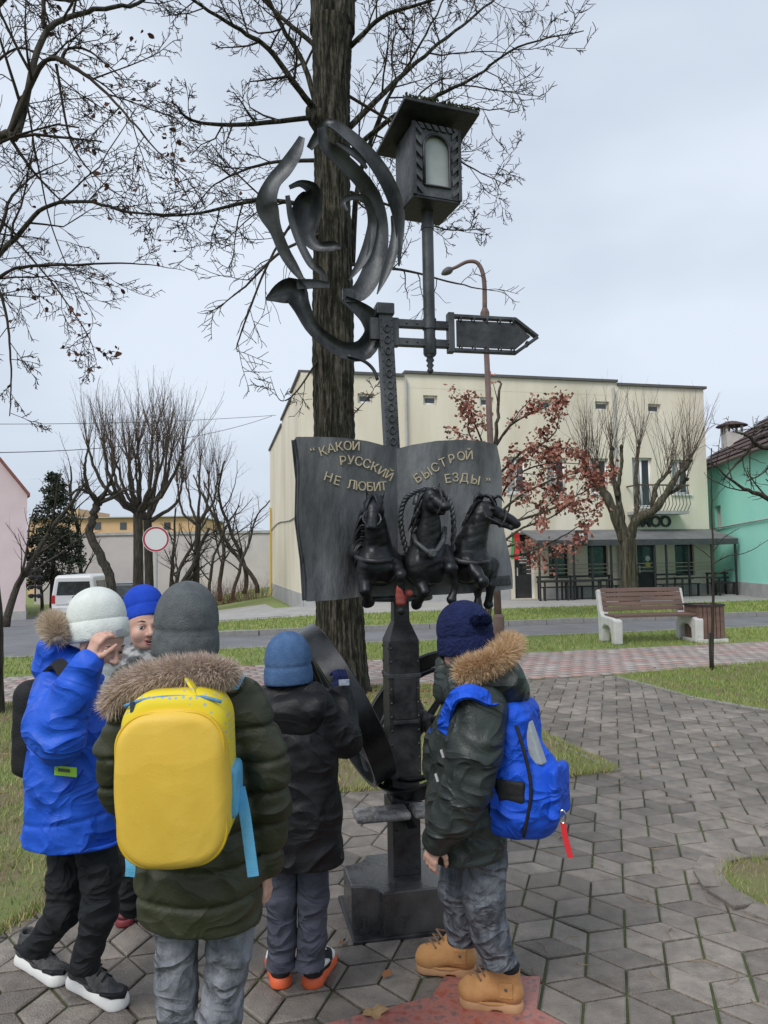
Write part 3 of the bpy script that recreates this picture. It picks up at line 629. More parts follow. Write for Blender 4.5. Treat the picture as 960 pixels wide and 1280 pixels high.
# ------------------------------------------------------------------ low buildings far behind
M_or = mat('orange_render', (.62, .40, .22), (.66, .45, .27), .5, .9); M_gw = mat('grey_wall', (.52, .48, .47), (.60, .56, .54), .5, .9, .2, 8)
ob = empty('orange_building', P(230, 700, 70), 'low orange rendered building far behind the bare trees', 'building')
def fb(px0, px1, py0, py1, d, dep, m, nm, par, zb=-1.3):
    a = P(px0, py0, d); b = P(px1, py0, d); z1 = (a[2]+b[2])/2
    return build(nm, hexa([np.array((x, y, z)) for z in (zb, z1) for x, y in ((a[0], d), (b[0], d), (b[0], d+dep), (a[0], d+dep))]), m, par)
fb(36, 245, 648, 700, 70, 12, M_or, 'wall', ob); fb(84, 98, 636, 700, 69.9, 8, M_or, 'chimney', ob); fb(35, 247, 646, 648, 69.6, 13, M_grey, 'roof', ob, P(100, 648, 70)[2]-.02)
for px in (118, 150, 205): fb(px, px+8, 653, 662, 69.95, .1, M_glass, 'window', ob, zb=P(px, 662, 70)[2])
gw = empty('garden_wall', P(200, 740, 52), 'long grey rendered wall behind the white van', 'wall')
fb(44, 345, 668, 740, 52, .4, M_gw, 'panel', gw, -1.4); fb(43, 346, 665, 668, 51.9, .6, M_grey, 'coping', gw, P(200, 668, 52)[2]-.02)
# tiered planter stack beside the pink house
tp = empty('tiered_planter', P(44, 740, 34.5), 'stack of dark round planters beside the pink house', 'planter')
for i, y in enumerate((745, 734, 722, 713)):
    for dx in (-5, 5): build('pot', lathe(P(44+dx, y, 34.5), [(.06, -.1), (.13, -.04), (.15, .05), (.07, .1)], 10), M_black, tp)
build('pole', tube([P(44, 752, 34.5), P(44, 706, 34.5)], .04, 6), M_black, tp)

# rainwater pipe and weather stains' source: gutters on the cream house
for pxd in (508, 768): 
    ud_ = FV(pxd, 560, VF)[0]; build('downpipe', tube([S(ud_, VF-.09, .3), S(ud_, VF-.09, ZT-.1)], .05, 8), M_grey, house)
# ------------------------------------------------------------------ trees
def bark(name, c1, c2, moss=None, sc=30, st=(1, 1, 0.09), bump=1.0):
    m = mat(name, c1, c2, sc, 0.9, bump, sc*1.6, stretch=st, detail=7, contrast=(0.38, 0.62), spec=0.2, c3=moss)
    return m
M_barkd = bark('dark_bark', (0.022, 0.019, 0.016), (0.085, 0.075, 0.06))
M_barkm = bark('mossy_bark', (0.007, 0.006, 0.005), (0.088, 0.078, 0.062), (0.028, 0.027, 0.018))
M_barkg = bark('grey_bark', (0.030, 0.025, 0.020), (0.115, 0.10, 0.082), (0.062, 0.058, 0.036), 16)
M_twig = mat('twig', (0.035, 0.028, 0.022), (0.06, 0.048, 0.038), 6, 0.9, spec=0.2)
M_twigl = mat('pale_twig', (0.085, 0.065, 0.05), (0.13, 0.10, 0.08), 6, 0.9, spec=0.2)
class Tree:
    def __init__(s, seed): s.r = random.Random(seed); s.big = MB(); s.fine = MB(); s.tips = []
    def rv(s): return np.array((s.r.gauss(0, 1), s.r.gauss(0, 1), s.r.gauss(0, 1)))
    def put(s, pts, rad):
        r0 = rad[0]
        if r0 > 0.03: s.big.add(tube(pts, rad, 8 if r0 < .1 else 14))
        else: s.fine.add(tube(pts, rad, 4 if r0 > .008 else 3, cap=False))
    def grow(s, p, d, L, r, lvl, o):
        """one branch and its side branches; o: jit, trop, n, ang, ratio, rr, seg"""
        seg = o['seg'][min(lvl, len(o['seg'])-1)]; n = max(3, int(L/seg)); p = np.asarray(p, float); d = nrm(d); pts = [p]; rad = [r]
        end = max(r*o.get('tip', .35), o.get('rmin', .0022)*.7)
        for i in range(n):
            d = nrm(d + s.rv()*o['jit'] + np.array((0, 0, o['trop'][min(lvl, len(o['trop'])-1)]))/n)
            p = p+d*L/n; pts.append(p); rad.append(r+(end-r)*(i+1)/n)
        s.put(pts, rad); s.side(pts, rad, L, lvl, o)
        return pts
    def side(s, pts, rad, L, lvl, o, t0=0.2):
        if lvl <= 0: s.tips.append(pts[-1]); return
        k = o['n'][min(lvl, len(o['n'])-1)]; pts = np.asarray(pts); m = len(pts)-1
        for i in range(k):
            t = t0+(1-t0)*(i+s.r.random())/k; j = min(int(t*m), m-1); f = t*m-j
            p = pts[j]*(1-f)+pts[j+1]*f; dd = nrm(pts[j+1]-pts[j]); rr = rad[j]*(1-f)+rad[j+1]*f
            ax = nrm(np.cross(dd, s.rv())); an = R(s.r.gauss(o['ang'], o['ang']*.25)); nd = dd*math.cos(an)+ax*math.sin(an)
            ll = L*o['ratio']*s.r.uniform(.55, 1.15)*(1.15-.6*t); s.grow(p, nd, ll, max(min(rr*o['rr'], rr*.9), o.get('rmin', .0022)), lvl-1, o)
    def guided(s, pix, ds, r0, r1, lvl, o, n=None, t0=0.15):
        pp = np.array([P(x, y, dd) for (x, y), dd in zip(pix, ds)]); k = n or len(pix)*5
        pts = spline(pp, k); pts = pts+np.array([s.rv() for _ in range(k)])*np.linspace(.2, 1, k)[:, None]*r0*.18
        rad = np.linspace(r0, r1, k); s.put(pts, list(rad)); Lg = np.linalg.norm(np.diff(pts, axis=0), axis=1).sum()
        s.side(pts, list(rad), Lg*o.get('gscale', 1), lvl, o, t0); return pts
    def finish(s, name, base, label, group, mb, mf, cat='tree', leaves=None):
        root = empty(name, base, label, cat, group)
        if s.big.n: build('trunk', s.big.get(), mb, root, smooth=True)
        if s.fine.n: build('crown', s.fine.get(), mf, root, smooth=True)
        if leaves is not None: build('leaves', leaves[0], leaves[1], root, kind=None)
        return root
def rough_trunk(pts, rads, nside, amp, seed, flare=0.0):
    rr = np.random.default_rng(seed); pts = np.asarray(pts); m = len(pts); V = []; ph = rr.uniform(0, 6.28, 12)
    for i in range(m):
        for j in range(nside):
            t = 2*math.pi*j/nside; z = pts[i][2]
            tw = t+0.10*math.sin(z*1.3)+0.05*math.sin(z*5.1+3*t)
            rid = abs(math.sin(tw*13+ph[0]+.7*math.sin(z*2.2+ph[1])))*.6+abs(math.sin(tw*21+ph[2]+1.1*math.sin(z*3.7+ph[3])))*.4
            lump = math.sin(t*3+z*.9+ph[4])*.35+math.sin(t*2-z*1.7+ph[5])*.35
            r = rads[i]+amp*(rid-.5)+amp*1.2*lump+amp*.5*math.sin(z*17+t*9+ph[6])*math.sin(z*29-t*5)
            r += flare*math.exp(-(z-pts[0][2])/.25)*(1+.4*math.sin(t*5+ph[7]))
            V.append((pts[i][0]+r*math.cos(t), pts[i][1]+r*math.sin(t), z))
    F = [(i*nside+j, i*nside+(j+1) % nside, (i+1)*nside+(j+1) % nside, (i+1)*nside+j) for i in range(m-1) for j in range(nside)]
    return V, F
OPT = dict(jit=.19, trop=[.1, .12, .12, .1], n=[0, 4, 5, 6, 8], ang=50, ratio=.48, rr=.5, seg=[.06, .09, .18, .3], tip=.4)
# --- big tree behind the monument
D0 = 8.8
T = Tree(3)
base = G(425, 866); cen = [(426, 866), (425, 800), (422, 700), (419, 600), (417, 500), (417, 400), (416, 300), (415, 200), (414, 100), (415, 30)]
ctr = np.array([P(x, y, D0) for x, y in cen]); ctr[0, 2] = -.05; w = np.array([31, 29, 27, 26, 25, 25, 24, 23, 23, 26])*D0/925
zz = np.linspace(ctr[0, 2], ctr[-1, 2], 220); pts = np.stack([np.interp(zz, ctr[:, 2], ctr[:, i]) for i in range(3)], 1); rads = np.interp(zz, ctr[:, 2], w)
T.big.add(rough_trunk(pts, rads, 64, .016, 5, .07))
for pix, ds, r0, r1 in ((((404, 40), (398, -60), (380, -220)), (8.8, 8.8, 8.7), .17, .10), (((428, 40), (436, -60), (460, -220)), (8.8, 8.9, 9.0), .16, .10)):
    T.guided(pix, ds, r0, r1, 2, OPT)
o2 = dict(OPT); o2['gscale'] = .7; o2['n'] = [0, 6, 7, 10]; o2['ratio'] = .52; o2['ang'] = 50; o2['rmin'] = .0048
for pix, ds, r0, r1, lv in (
    (((400, 146), (296, 156), (240, 150), (214, 126)), (8.7, 8.3, 8.0, 7.8), .05, .012, 2),
    (((396, 140), (372, 110), (338, 64), (297, 35), (240, 0), (200, -40)), (8.7, 8.4, 8.2, 8.0, 7.8, 7.7), .065, .015, 2),
    (((397, 138), (378, 76), (350, 30), (334, -10), (310, -80)), (8.8, 9.0, 9.2, 9.4, 9.5), .06, .02, 2),
    (((436, 160), (484, 112), (530, 70), (588, 24), (640, -20)), (8.8, 9.1, 9.4, 9.7, 10), .06, .016, 2),
    (((440, 330), (446, 240), (462, 180), (490, 112), (520, 66), (560, -10)), (8.9, 9.2, 9.3, 9.5, 9.6, 9.8), .06, .018, 2),
    (((438, 190), (500, 140), (545, 120), (590, 98), (650, 58), (730, 38)), (8.8, 8.4, 8.2, 8.1, 8.0, 7.9), .05, .009, 2),
    (((405, 262), (330, 250), (240, 268), (180, 270)), (8.7, 8.3, 7.9, 7.6), .05, .009, 2),
    (((405, 290), (350, 316), (302, 362), (262, 391)), (8.7, 8.3, 8.1, 8.0), .035, .007, 1),
    (((436, 330), (505, 338), (577, 356), (630, 366)), (8.8, 9.1, 9.4, 9.6), .04, .007, 1),
    (((438, 240), (500, 262), (553, 286), (612, 286)), (8.8, 9.1, 9.4, 9.6), .04, .007, 2),
    (((436, 120), (520, 170), (590, 210), (640, 235)), (8.8, 9.2, 9.5, 9.8), .04, .008, 2),
    (((404, 200), (330, 205), (270, 230), (236, 268)), (8.8, 9.2, 9.5, 9.7), .04, .008, 2),
    (((404, 220), (340, 320), (300, 420), (296, 440)), (8.8, 8.5, 8.3, 8.2), .03, .006, 1),
    (((398, 60), (350, 20), (300, -30), (260, -80)), (8.8, 8.9, 9, 9), .05, .012, 2),
    (((436, 60), (480, 20), (540, 0), (610, -30)), (8.8, 8.6, 8.4, 8.2), .05, .012, 2),
    (((404, 440), (370, 490), (350, 500), (338, 472)), (8.7, 8.5, 8.4, 8.4), .02, .005, 1),
    (((440, 520), (462, 495), (470, 480)), (8.7, 8.5, 8.4), .012, .004, 1)):
    T.guided(pix, ds, r0*.66, r1*.6, lv+1, o2)
# branch collar knot
T.big.add(tube(spline(np.array([P(412, 162, 8.78), P(400, 150, 8.72), P(392, 141, 8.7), P(387, 132, 8.68)]), 9), [.13, .15, .15, .14, .13, .11, .10, .08, .05], 14))
T.finish('bare_tree', base, 'big bare tree with thick mossy trunk standing right behind the monument', None, M_barkm, M_twig)
# --- tree off the left edge whose limbs hang into the sky
T = Tree(9); ol = dict(jit=.17, trop=[-.15, -.10, 0, .1], n=[0, 5, 7, 10], ang=46, ratio=.46, rr=.5, seg=[.06, .09, .16, .3], tip=.35, gscale=.8, rmin=.0036)
lim = ((((-90, 260), (0, 172), (22, 165), (54, 38+8), (104, 16), (166, 6), (200, -14)), (6.2, 6.2, 6.2, 6.3, 6.4, 6.5, 6.6), .075, .02, 3),
    (((10, 170), (54, 79), (92, 84), (133, 117), (167, 154), (196, 188), (232, 222)), (6.2, 6.1, 6.0, 6.0, 5.9, 5.9, 5.8), .05, .007, 3),
    (((-80, 420), (0, 317), (22, 296), (54, 260), (108, 252), (166, 266), (217, 267), (260, 268)), (6.8, 6.8, 6.8, 6.7, 6.6, 6.5, 6.4, 6.4), .055, .006, 3),
    (((-70, 400), (0, 346), (34, 333), (96, 331), (166, 329), (233, 338)), (7.2, 7.2, 7.2, 7.3, 7.4, 7.5), .045, .005, 3),
    (((-40, 350), (0, 288), (12, 250), (42, 220), (84, 200)), (7.6, 7.6, 7.6, 7.7, 7.8), .045, .008, 3),
    (((-30, 300), (0, 366), (10, 410), (14, 470), (12, 520)), (6.6, 6.6, 6.6, 6.6, 6.6), .03, .008, 2),
    (((52, -60), (54, 0), (54, 36)), (6.3, 6.3, 6.3), .04, .03, 2),
    (((76, 79), (84, 62), (108, 62), (142, 88), (176, 122)), (6.1, 6.1, 6.0, 5.9, 5.9), .03, .006, 3),
    (((10, 165), (30, 120), (46, 200), (70, 300), (120, 400)), (6.2, 6.3, 6.5, 6.7, 6.8), .022, .006, 3),
    (((70, 80), (90, 180), (130, 230), (160, 250)), (6.1, 6.2, 6.2, 6.2), .022, .005, 3),
    (((20, 300), (70, 360), (110, 420), (122, 460)), (7.0, 7.0, 7.0, 7.0), .02, .004, 3),
    (((-30, -40), (30, -10), (90, 0), (160, -20)), (6.9, 6.9, 7.0, 7.1), .04, .012, 3),
    (((-20, 90), (30, 60), (90, 110), (150, 150)), (7.4, 7.4, 7.4, 7.4), .03, .006, 3))
for pix, ds, r0, r1, lv in lim: T.guided(pix, ds, r0*.56, r1*.55, 3, ol, t0=.05)
tb = G(-22, 892); tp_ = spline(np.array([tb+np.array((0, 0, -.1)), tb+np.array((-.02, 0, 1.2)), tb+np.array((-.25, -.2, 2.8)), tb+np.array((-.35, -.8, 4.2)), tb+np.array((-.1, -1.4, 6.0))]), 40)
T.big.add(rough_trunk(tp_, np.linspace(.19, .12, 40), 24, .010, 4, .05))
for k, (px, py, dd) in enumerate(((-90, 260, 6.2), (-80, 420, 6.8), (-70, 400, 7.2), (-40, 350, 7.6), (-30, 300, 6.6), (52, -60, 6.3), (-30, -40, 6.9), (-20, 90, 7.4))):
    e = P(px, py, dd); i = int(np.argmin(np.abs(tp_[:, 2]-(e[2]-.5)))); T.big.add(tube(spline(np.array([tp_[i], (tp_[i]+e)/2+np.array((0, 0, -.1)), e]), 8), np.linspace(.07, .04, 8), 8))
tips = np.array(T.tips); sel = tips[np.random.default_rng(2).random(len(tips)) < .035]
cl = np.array([P(x, y, 6.1) for x, y in ((170, 128), (58, 165), (58, 377), (98, 392), (208, 190), (215, 195), (130, 215), (212, 170), (178, 40), (140, 437), (210, 222))])
lr = np.random.default_rng(21); cl = np.repeat(cl, 5, 0)+lr.normal(0, .05, (55, 3))
T.finish('overhanging_tree', tb, 'bare tree at the left edge whose long limbs hang into the sky', None, M_barkd, M_twig, leaves=(leaf_quads(np.concatenate([sel, cl]), .055, lr, .4), island_mat('withered_leaf', [(.07, .028, .018), (.13, .05, .03), (.10, .045, .03)], .8)))
# --- pollarded trees
def pollard(name, base, knobs, r0, hs, seed, label, mb, mf, shoots=14, sh=2.2, fork=None, srad=.016, spread=.35, lean=0.0, group=None, trop=.5):
    """trunk to fork, limbs to knobs, straight shoots from every knob"""
    t = Tree(seed); base = np.asarray(base, float); fork = np.asarray(fork if fork is not None else base+np.array((0, 0, 1.6)))
    k = 30; tpts = spline(np.array([base-np.array((0, 0, .1)), base*.6+fork*.4+t.rv()*np.array((.05, .05, 0)), fork]), k)
    t.big.add(rough_trunk(tpts, np.linspace(r0*1.1, r0*.85, k), 20, r0*.07, seed, r0*.4))
    o = dict(jit=.05, trop=[.12, trop, .5], n=[0, 4, 4], ang=28, ratio=.4, rr=.5, seg=[.12, .2, .3], tip=.3)
    for kp in knobs:
        kp = np.asarray(kp, float); mid = (fork+kp)/2; mid = mid+np.array(((kp-fork)[0]*.18, (kp-fork)[1]*.18, -.1*np.linalg.norm(kp-fork)))+t.rv()*.06
        rk = r0*.5; pts = spline(np.array([fork-np.array((0, 0, r0*.4)), mid, kp]), 12); pts = pts+np.array([t.rv() for _ in range(12)])*.02
        t.big.add(tube(pts, np.linspace(rk, rk*.45, 12), 9)); dk = nrm(pts[-1]-pts[-3])
        t.big.add(tube([kp-dk*rk*.5, kp, kp+dk*rk*.5], [rk*.5, rk*.75, rk*.3], 8))
        for i in range(shoots):
            q = pts[-1-int(t.r.random()**2*7)] if i % 2 else kp
            d = nrm(dk*.5+np.array((t.r.gauss(0, spread), t.r.gauss(0, spread), 1.0))); t.grow(q, d, sh*t.r.uniform(.5, 1.1), srad*t.r.uniform(.7, 1.2), 1, o)
    return t.finish(name, base, label, group, mb, mf)
# right pollard in front of the cafe (its place is the far grass strip)
dR = 23.4; bR = P(787, 757, dR); bR[2] = 0
T = Tree(12); opr = dict(jit=.06, trop=[.12, .5, .5], n=[0, 4, 4], ang=28, ratio=.4, rr=.5, seg=[.12, .2, .3], tip=.3)
kt = spline(np.array([bR-np.array((0, 0, .1)), P(786, 720, dR), P(784, 672, dR)]), 26); T.big.add(rough_trunk(kt, np.linspace(.275, .245, 26), 22, .022, 12, .10))
for pix, dz, r0, r1, ns in ((((784, 680), (771, 650), (758, 622), (748, 602), (745, 582)), -.2, .19, .09, 12), (((760, 628), (744, 606), (734, 590), (731, 576)), -.5, .10, .06, 10), (((784, 676), (777, 648), (770, 612), (766, 585), (764, 562)), .4, .13, .06, 10), (((772, 620), (776, 590), (777, 560)), .1, .07, .05, 2), (((785, 678), (797, 650), (818, 638), (832, 618), (844, 597), (862, 578)), -.1, .17, .07, 14), (((816, 640), (818, 615), (824, 602), (836, 590)), .4, .09, .05, 10), (((792, 662), (797, 620), (795, 590), (799, 560)), .7, .09, .045, 9), (((832, 618), (846, 612), (858, 600)), .2, .07, .04, 7)):
    pp = spline(np.array([P(x, y, dR+dz*k/(len(pix)-1)) for k, (x, y) in enumerate(pix)]), 16); pp = pp+np.array([T.rv() for _ in range(16)])*.02; rr_ = np.linspace(r0, r1, 16)*(1+.12*np.sin(np.arange(16)*1.9)); T.big.add(tube(pp, rr_, 10)); T.big.add(tube([pp[-1]-nrm(pp[-1]-pp[-2])*.03, pp[-1]+nrm(pp[-1]-pp[-2])*.05, pp[-1]+nrm(pp[-1]-pp[-2])*.11], [r1*1.1, r1*1.4, r1*.4], 8))
    for i in range(ns*2):
        q_ = pp[-1-int(T.r.random()**2*6)]; T.grow(q_, nrm(nrm(pp[-1]-pp[-3])*.5+np.array((T.r.gauss(0, .36), T.r.gauss(0, .36), 1.0))), 2.3*T.r.uniform(.4, 1.1), .015*T.r.uniform(.6, 1.2), 1, opr)
T.finish('pollarded_tree', bR, 'pollarded tree with thick forked trunk in front of the cafe canopy', None, M_barkg, M_twigl)
# left group of pollards by the side street
def lp(px, d, ktop, n, width, fork_y, seed, r0, label, shoots=12, sh=2.6, base_y=None, ybase=748):
    b = P(px, ybase, d); u, v = uv_of(b); b[2] = float(H(u, v))-.1
    rr = random.Random(seed); kn = []
    for i in range(n):
        x = px+(i-(n-1)/2)/(max(n-1, 1)/2+1e-6)*width+rr.uniform(-4, 4); y = ktop+rr.uniform(-14, 34)+abs(x-px)*.35; kn.append(P(x, y, d+rr.uniform(-1, 1)))
    pollard('pollarded_tree', b, kn, r0, None, seed, label, M_barkd, M_twigl, int(shoots*1.5), sh, P(px+rr.uniform(-3, 3), fork_y, d), .013, .40, trop=.25, group='pollarded trees by the side street')
lp(172, 27, 550, 9, 58, 640, 31, .19, 'tallest pollarded tree with a wide fan of shoots left of the round sign', 15, 2.6)
lp(186, 28, 560, 7, 40, 650, 32, .17, 'pollarded tree just behind the round traffic sign', 14, 2.4)
lp(247, 31, 580, 5, 26, 655, 33, .14, 'slim pollarded tree standing alone right of the round sign', 13, 2.0)
# crooked tree beside the van
dC = 24.5; T = Tree(41); bc = P(141, 765, dC); bc[2] = -.35
oc = dict(jit=.14, trop=[.3, .3, .3], n=[0, 5, 6, 6], ang=45, ratio=.5, rr=.55, seg=[.15, .2, .3], tip=.35, gscale=.7)
T.guided(((141, 768), (138, 725), (128, 700), (113, 668), (118, 640), (124, 626)), (dC,)*6, .16, .12, 0, oc)
for pix in (((121, 632), (116, 618), (100, 612), (84, 620)), ((124, 628), (132, 615), (142, 590), (150, 570)), ((122, 630), (110, 610), (106, 585), (110, 560)), ((124, 628), (140, 622), (156, 612), (170, 615))):
    T.guided(pix, (dC, dC-.3, dC-.5, dC-.6), .085, .025, 2, oc)
T.finish('crooked_tree', bc, 'dark crooked tree with bent trunk right of the white van', None, M_barkd, M_twig)
# smaller bare trees of the background thicket
def small_tree(px, ybase, d, h, r0, seed, label, name='bare_tree', mb=None, mf=None, n=None, trop=.25, sp=.45, lvl=3, group='bare trees behind the side street'):
    b = P(px, ybase, d); u, v = uv_of(b); b[2] = float(H(u, v))-.12; t = Tree(seed)
    o = dict(jit=.13, trop=[.1, .15, trop, trop], n=[0, 4, 5, 9], ang=42, ratio=sp, rr=.5, seg=[.15, .25, .35, .4], tip=.3)
    t.grow(b, (t.r.gauss(0, .08), t.r.gauss(0, .08), 1), h, r0, lvl, o)
    return t.finish(name, b, label, group, mb or M_barkd, mf or M_twig)
small_tree(206, 745, 30, 4.2, .16, 51, 'leaning dark bare tree between the round sign and the slim pollard', sp=.55)
small_tree(224, 742, 38, 5.5, .12, 53, 'tangled dark bare tree left of the slim pollard')
small_tree(275, 740, 44, 8.0, .14, 52, 'tall thin bare tree right of the slim pollard')
small_tree(305, 738, 46, 9.0, .15, 55, 'tall bare tree second from the cream house gable')
small_tree(262, 740, 40, 6.0, .10, 61, 'thin bare tree between the slim pollard and the bushes', mf=M_twigl)
small_tree(290, 740, 42, 6.5, .11, 62, 'bare tree behind the row of reddish bushes', mf=M_twigl)
small_tree(214, 742, 34, 5.0, .12, 63, 'dark bare tree crowding the slim pollard on its left', sp=.55)
small_tree(322, 738, 44, 8.5, .14, 56, 'tall bare tree closest to the cream house gable')
small_tree(90, 738, 46, 9.0, .15, 57, 'bare tree rising behind the white van')
small_tree(30, 738, 48, 10.0, .17, 58, 'tall pale bare tree rising beside the pink house', mf=M_twigl)
small_tree(52, 738, 40, 4.5, .1, 59, 'low spreading bare tree between pink house and van', sp=.6)
small_tree(8, 750, 26, 6.0, .14, 60, 'bare tree in front of the pink house wall', sp=.5)
for i, (px, lb) in enumerate(((262, 'reddish bare bush by the footway below the slim pollard'), (283, 'round reddish bare bush in the middle of the row'), (302, 'bare bush second from the cream house gable'), (322, 'bare bush nearest the cream house gable'))):
    b = P(px, 748, 36); b[2] = -.9; t = Tree(70+i); o = dict(jit=.1, trop=[.1, .3], n=[0, 6], ang=30, ratio=.5, rr=.6, seg=[.12, .2], tip=.4)
    for k in range(46):
        t.grow(b+np.array((t.r.gauss(0, .25), t.r.gauss(0, .25), 0)), (t.r.gauss(0, .45), t.r.gauss(0, .45), 1), t.r.uniform(.8, 1.9), .011, 1, o)
    t.finish('bare_bush', b, lb, 'bare bushes beside the gable', M_twig, mat('red_twig', (.13, .065, .05), (.17, .09, .07), 5), 'bush')
# conifer by the pink house
t = Tree(80); cb_ = P(66, 738, 44); cb_[2] = -1.1; top = P(68, 596, 44); hh = top[2]-cb_[2]
cr = empty('conifer_tree', cb_, 'dark green conifer behind the van beside the pink house', 'tree'); build('trunk', tube([cb_, top], [.2, .03], 8), M_barkd, cr)
bm = MB(); lr = np.random.default_rng(5); ndl = []
for i in range(150):
    f = .22+.78*lr.random(); zc = cb_[2]+hh*f; Lb = (1-f)**.75*2.3+.25; a = lr.uniform(0, 6.28); e = np.array((math.cos(a)*Lb, math.sin(a)*Lb, -.25*Lb+.15)); p0 = np.array((cb_[0], cb_[1], zc)); bm.add(tube([p0, p0+e*.6+np.array((0, 0, .08)), p0+e], [.03, .02, .008], 4, cap=False))
    for k in range(60):
        s_ = lr.random()**.6; ndl.append(p0+e*s_+np.array((0, 0, .08*math.sin(s_*3)))+lr.normal(0, .10, 3))
build('branches', bm.get(), M_barkd, cr); build('needles', leaf_quads(np.array(ndl), .16, lr, .5), island_mat('conifer_needle', [(.035, .05, .035), (.055, .072, .05), (.075, .09, .06)], .8), cr)
# oak sapling with rust-red leaves in front of the house
dO = 19.5; T = Tree(90); bo = P(608, 775, dO); bo[2] = 0
oo = dict(jit=.12, trop=[0, .0, .15], n=[0, 5, 7], ang=42, ratio=.42, rr=.55, seg=[.12, .18, .25], tip=.35, gscale=.7)
T.guided(((609, 778), (612, 740), (615, 660), (618, 580), (622, 520), (626, 480)), (dO,)*6, .10, .03, 1, oo)
for pix in (((614, 690), (650, 662), (700, 640), (738, 596)), ((615, 650), (650, 620), (690, 600), (745, 585)), ((616, 620), (650, 575), (690, 545), (700, 520)), ((617, 600), (605, 560), (590, 520), (580, 492)), ((618, 560), (640, 530), (680, 510), (695, 500)), ((616, 640), (640, 600), (680, 580), (740, 580)), ((614, 700), (660, 690), (700, 672), (736, 650)), ((616, 610), (596, 560), (585, 535), (590, 500)), ((615, 660), (680, 640), (720, 620), (755, 600)), ((616, 600), (660, 560), (690, 560), (720, 560))):
    T.guided(pix, (dO, dO-.3, dO-.5, dO-.7), .04, .008, 2, oo)
tips = np.array(T.tips); lr = np.random.default_rng(8)
q = (CM.T @ (tips-ORG).T).T; px = 480+FPX*q[:, 0]/-q[:, 2]; py = 640-FPX*q[:, 1]/-q[:, 2]
cl_, cn = [], 0
for tpt, x, y in zip(tips, px, py):
    pr = .92 if y > 545 else .6
    if lr.random() < pr:
        n = int(lr.integers(7, 16)); cl_.append(tpt+lr.normal(0, .085, (n, 3)))
T.finish('oak_tree', bo, 'young oak holding rust red dead leaves right of the monument book', None, M_barkg, M_twig, leaves=(leaf_quads(np.concatenate(cl_), .115, lr, .5), island_mat('rust_leaf', [(.18, .065, .05), (.30, .11, .08), (.40, .17, .125), (.46, .23, .17), (.25, .09, .07)], .7)))
# thin sapling on the right lawn
T = Tree(95); bs = G(890, 838); dS = bs[1]
os_ = dict(jit=.08, trop=[.1, .2], n=[0, 4, 5], ang=50, ratio=.45, rr=.6, seg=[.08, .12], tip=.4, gscale=.4)
T.guided(((890, 838), (891, 760), (891, 700), (890, 640), (889, 560)), (dS,)*5, .026, .008, 0, os_)
for pix in (((891, 705), (910, 695), (935, 690), (965, 672)), ((891, 700), (880, 690), (868, 682), (860, 678)), ((891, 690), (905, 672), (925, 660)), ((891, 720), (900, 716), (915, 712), (922, 716))): T.guided(pix, (dS,)*len(pix), .009, .003, 1, os_)
T.big.add(tube([bs-np.array((0, 0, .05)), bs+np.array((.0, 0, .5))], [.032, .029], 8))
T.finish('sapling', bs, 'thin bare sapling standing on the right lawn in front of the bin', None, M_barkd, M_twig)
# tree off the right edge
T = Tree(97); br = G(1110, 880); orr = dict(rmin=.0035, jit=.15, trop=[.1, .15, .15], n=[0, 5, 6], ang=48, ratio=.45, rr=.55, seg=[.08, .12, .2], tip=.35, gscale=.8)
rt = spline(np.array([br-np.array((0, 0, .1)), br+np.array((0, 0, 1.5)), br+np.array((-.1, .1, 3.6))]), 24); T.big.add(rough_trunk(rt, np.linspace(.16, .11, 24), 18, .01, 9, .05))
for pix, ds in ((((1105, 700), (1030, 670), (960, 624), (925, 608), (885, 575)), (7.9, 7.9, 7.8, 7.7, 7.6)), (((1105, 640), (1040, 600), (960, 545), (930, 570), (905, 600)), (8, 8, 8.1, 8.2, 8.2)), (((1105, 560), (1030, 540), (960, 560), (935, 545), (918, 540)), (7.8, 7.7, 7.6, 7.5, 7.5)), (((1100, 480), (1030, 500), (960, 530), (940, 545)), (7.8, 7.7, 7.6, 7.5))):
    T.guided(pix, ds, .045, .006, 2, orr)
T.finish('bare_tree', br, 'bare tree off the right edge whose branches reach over the turquoise house', None, M_barkd, M_twig)
# ------------------------------------------------------------------ street furniture and vehicles
# street lamp
M_rust = mat('rusty_pole', (.12, .075, .065), (.19, .125, .11), 5, .7, .2, 30)
lb_ = P(624, 800, 13.4); lb_[2] = 0; lt = P(606, 392, 13.4)
lamp = empty('street_lamp', lb_, 'rust brown street lamp with curved arm behind the arrow sign', 'street lamp')
build('pole', tube([lb_, lb_*.5+lt*.5, lt], [.070, .060, .048], 12), M_rust, lamp, smooth=True)
build('base_sleeve', lathe(lb_, [(.10, -.05), (.10, .5), (.075, .55)], 12), M_rust, lamp)
arm = spline(np.array([lt, P(605, 350, 13.4), P(598, 330, 13.4), P(585, 327, 13.4), P(570, 334, 13.4), P(560, 338, 13.4)]), 24)
build('arm', tube(arm, np.linspace(.045, .03, 24), 8), M_rust, lamp, smooth=True)
build('collar', lathe(lt-np.array((0, 0, .12)), [(.06, 0), (.085, .04), (.085, .14), (.05, .22)], 10), M_rust, lamp)
hd = P(566, 336, 13.4); build('lamp_head', tube(spline(np.array([hd, P(560, 338.5, 13.4), P(552, 343, 13.4)]), 6), [.03, .06, .075, .075, .06, .02], 8), M_roofm, lamp, smooth=True)
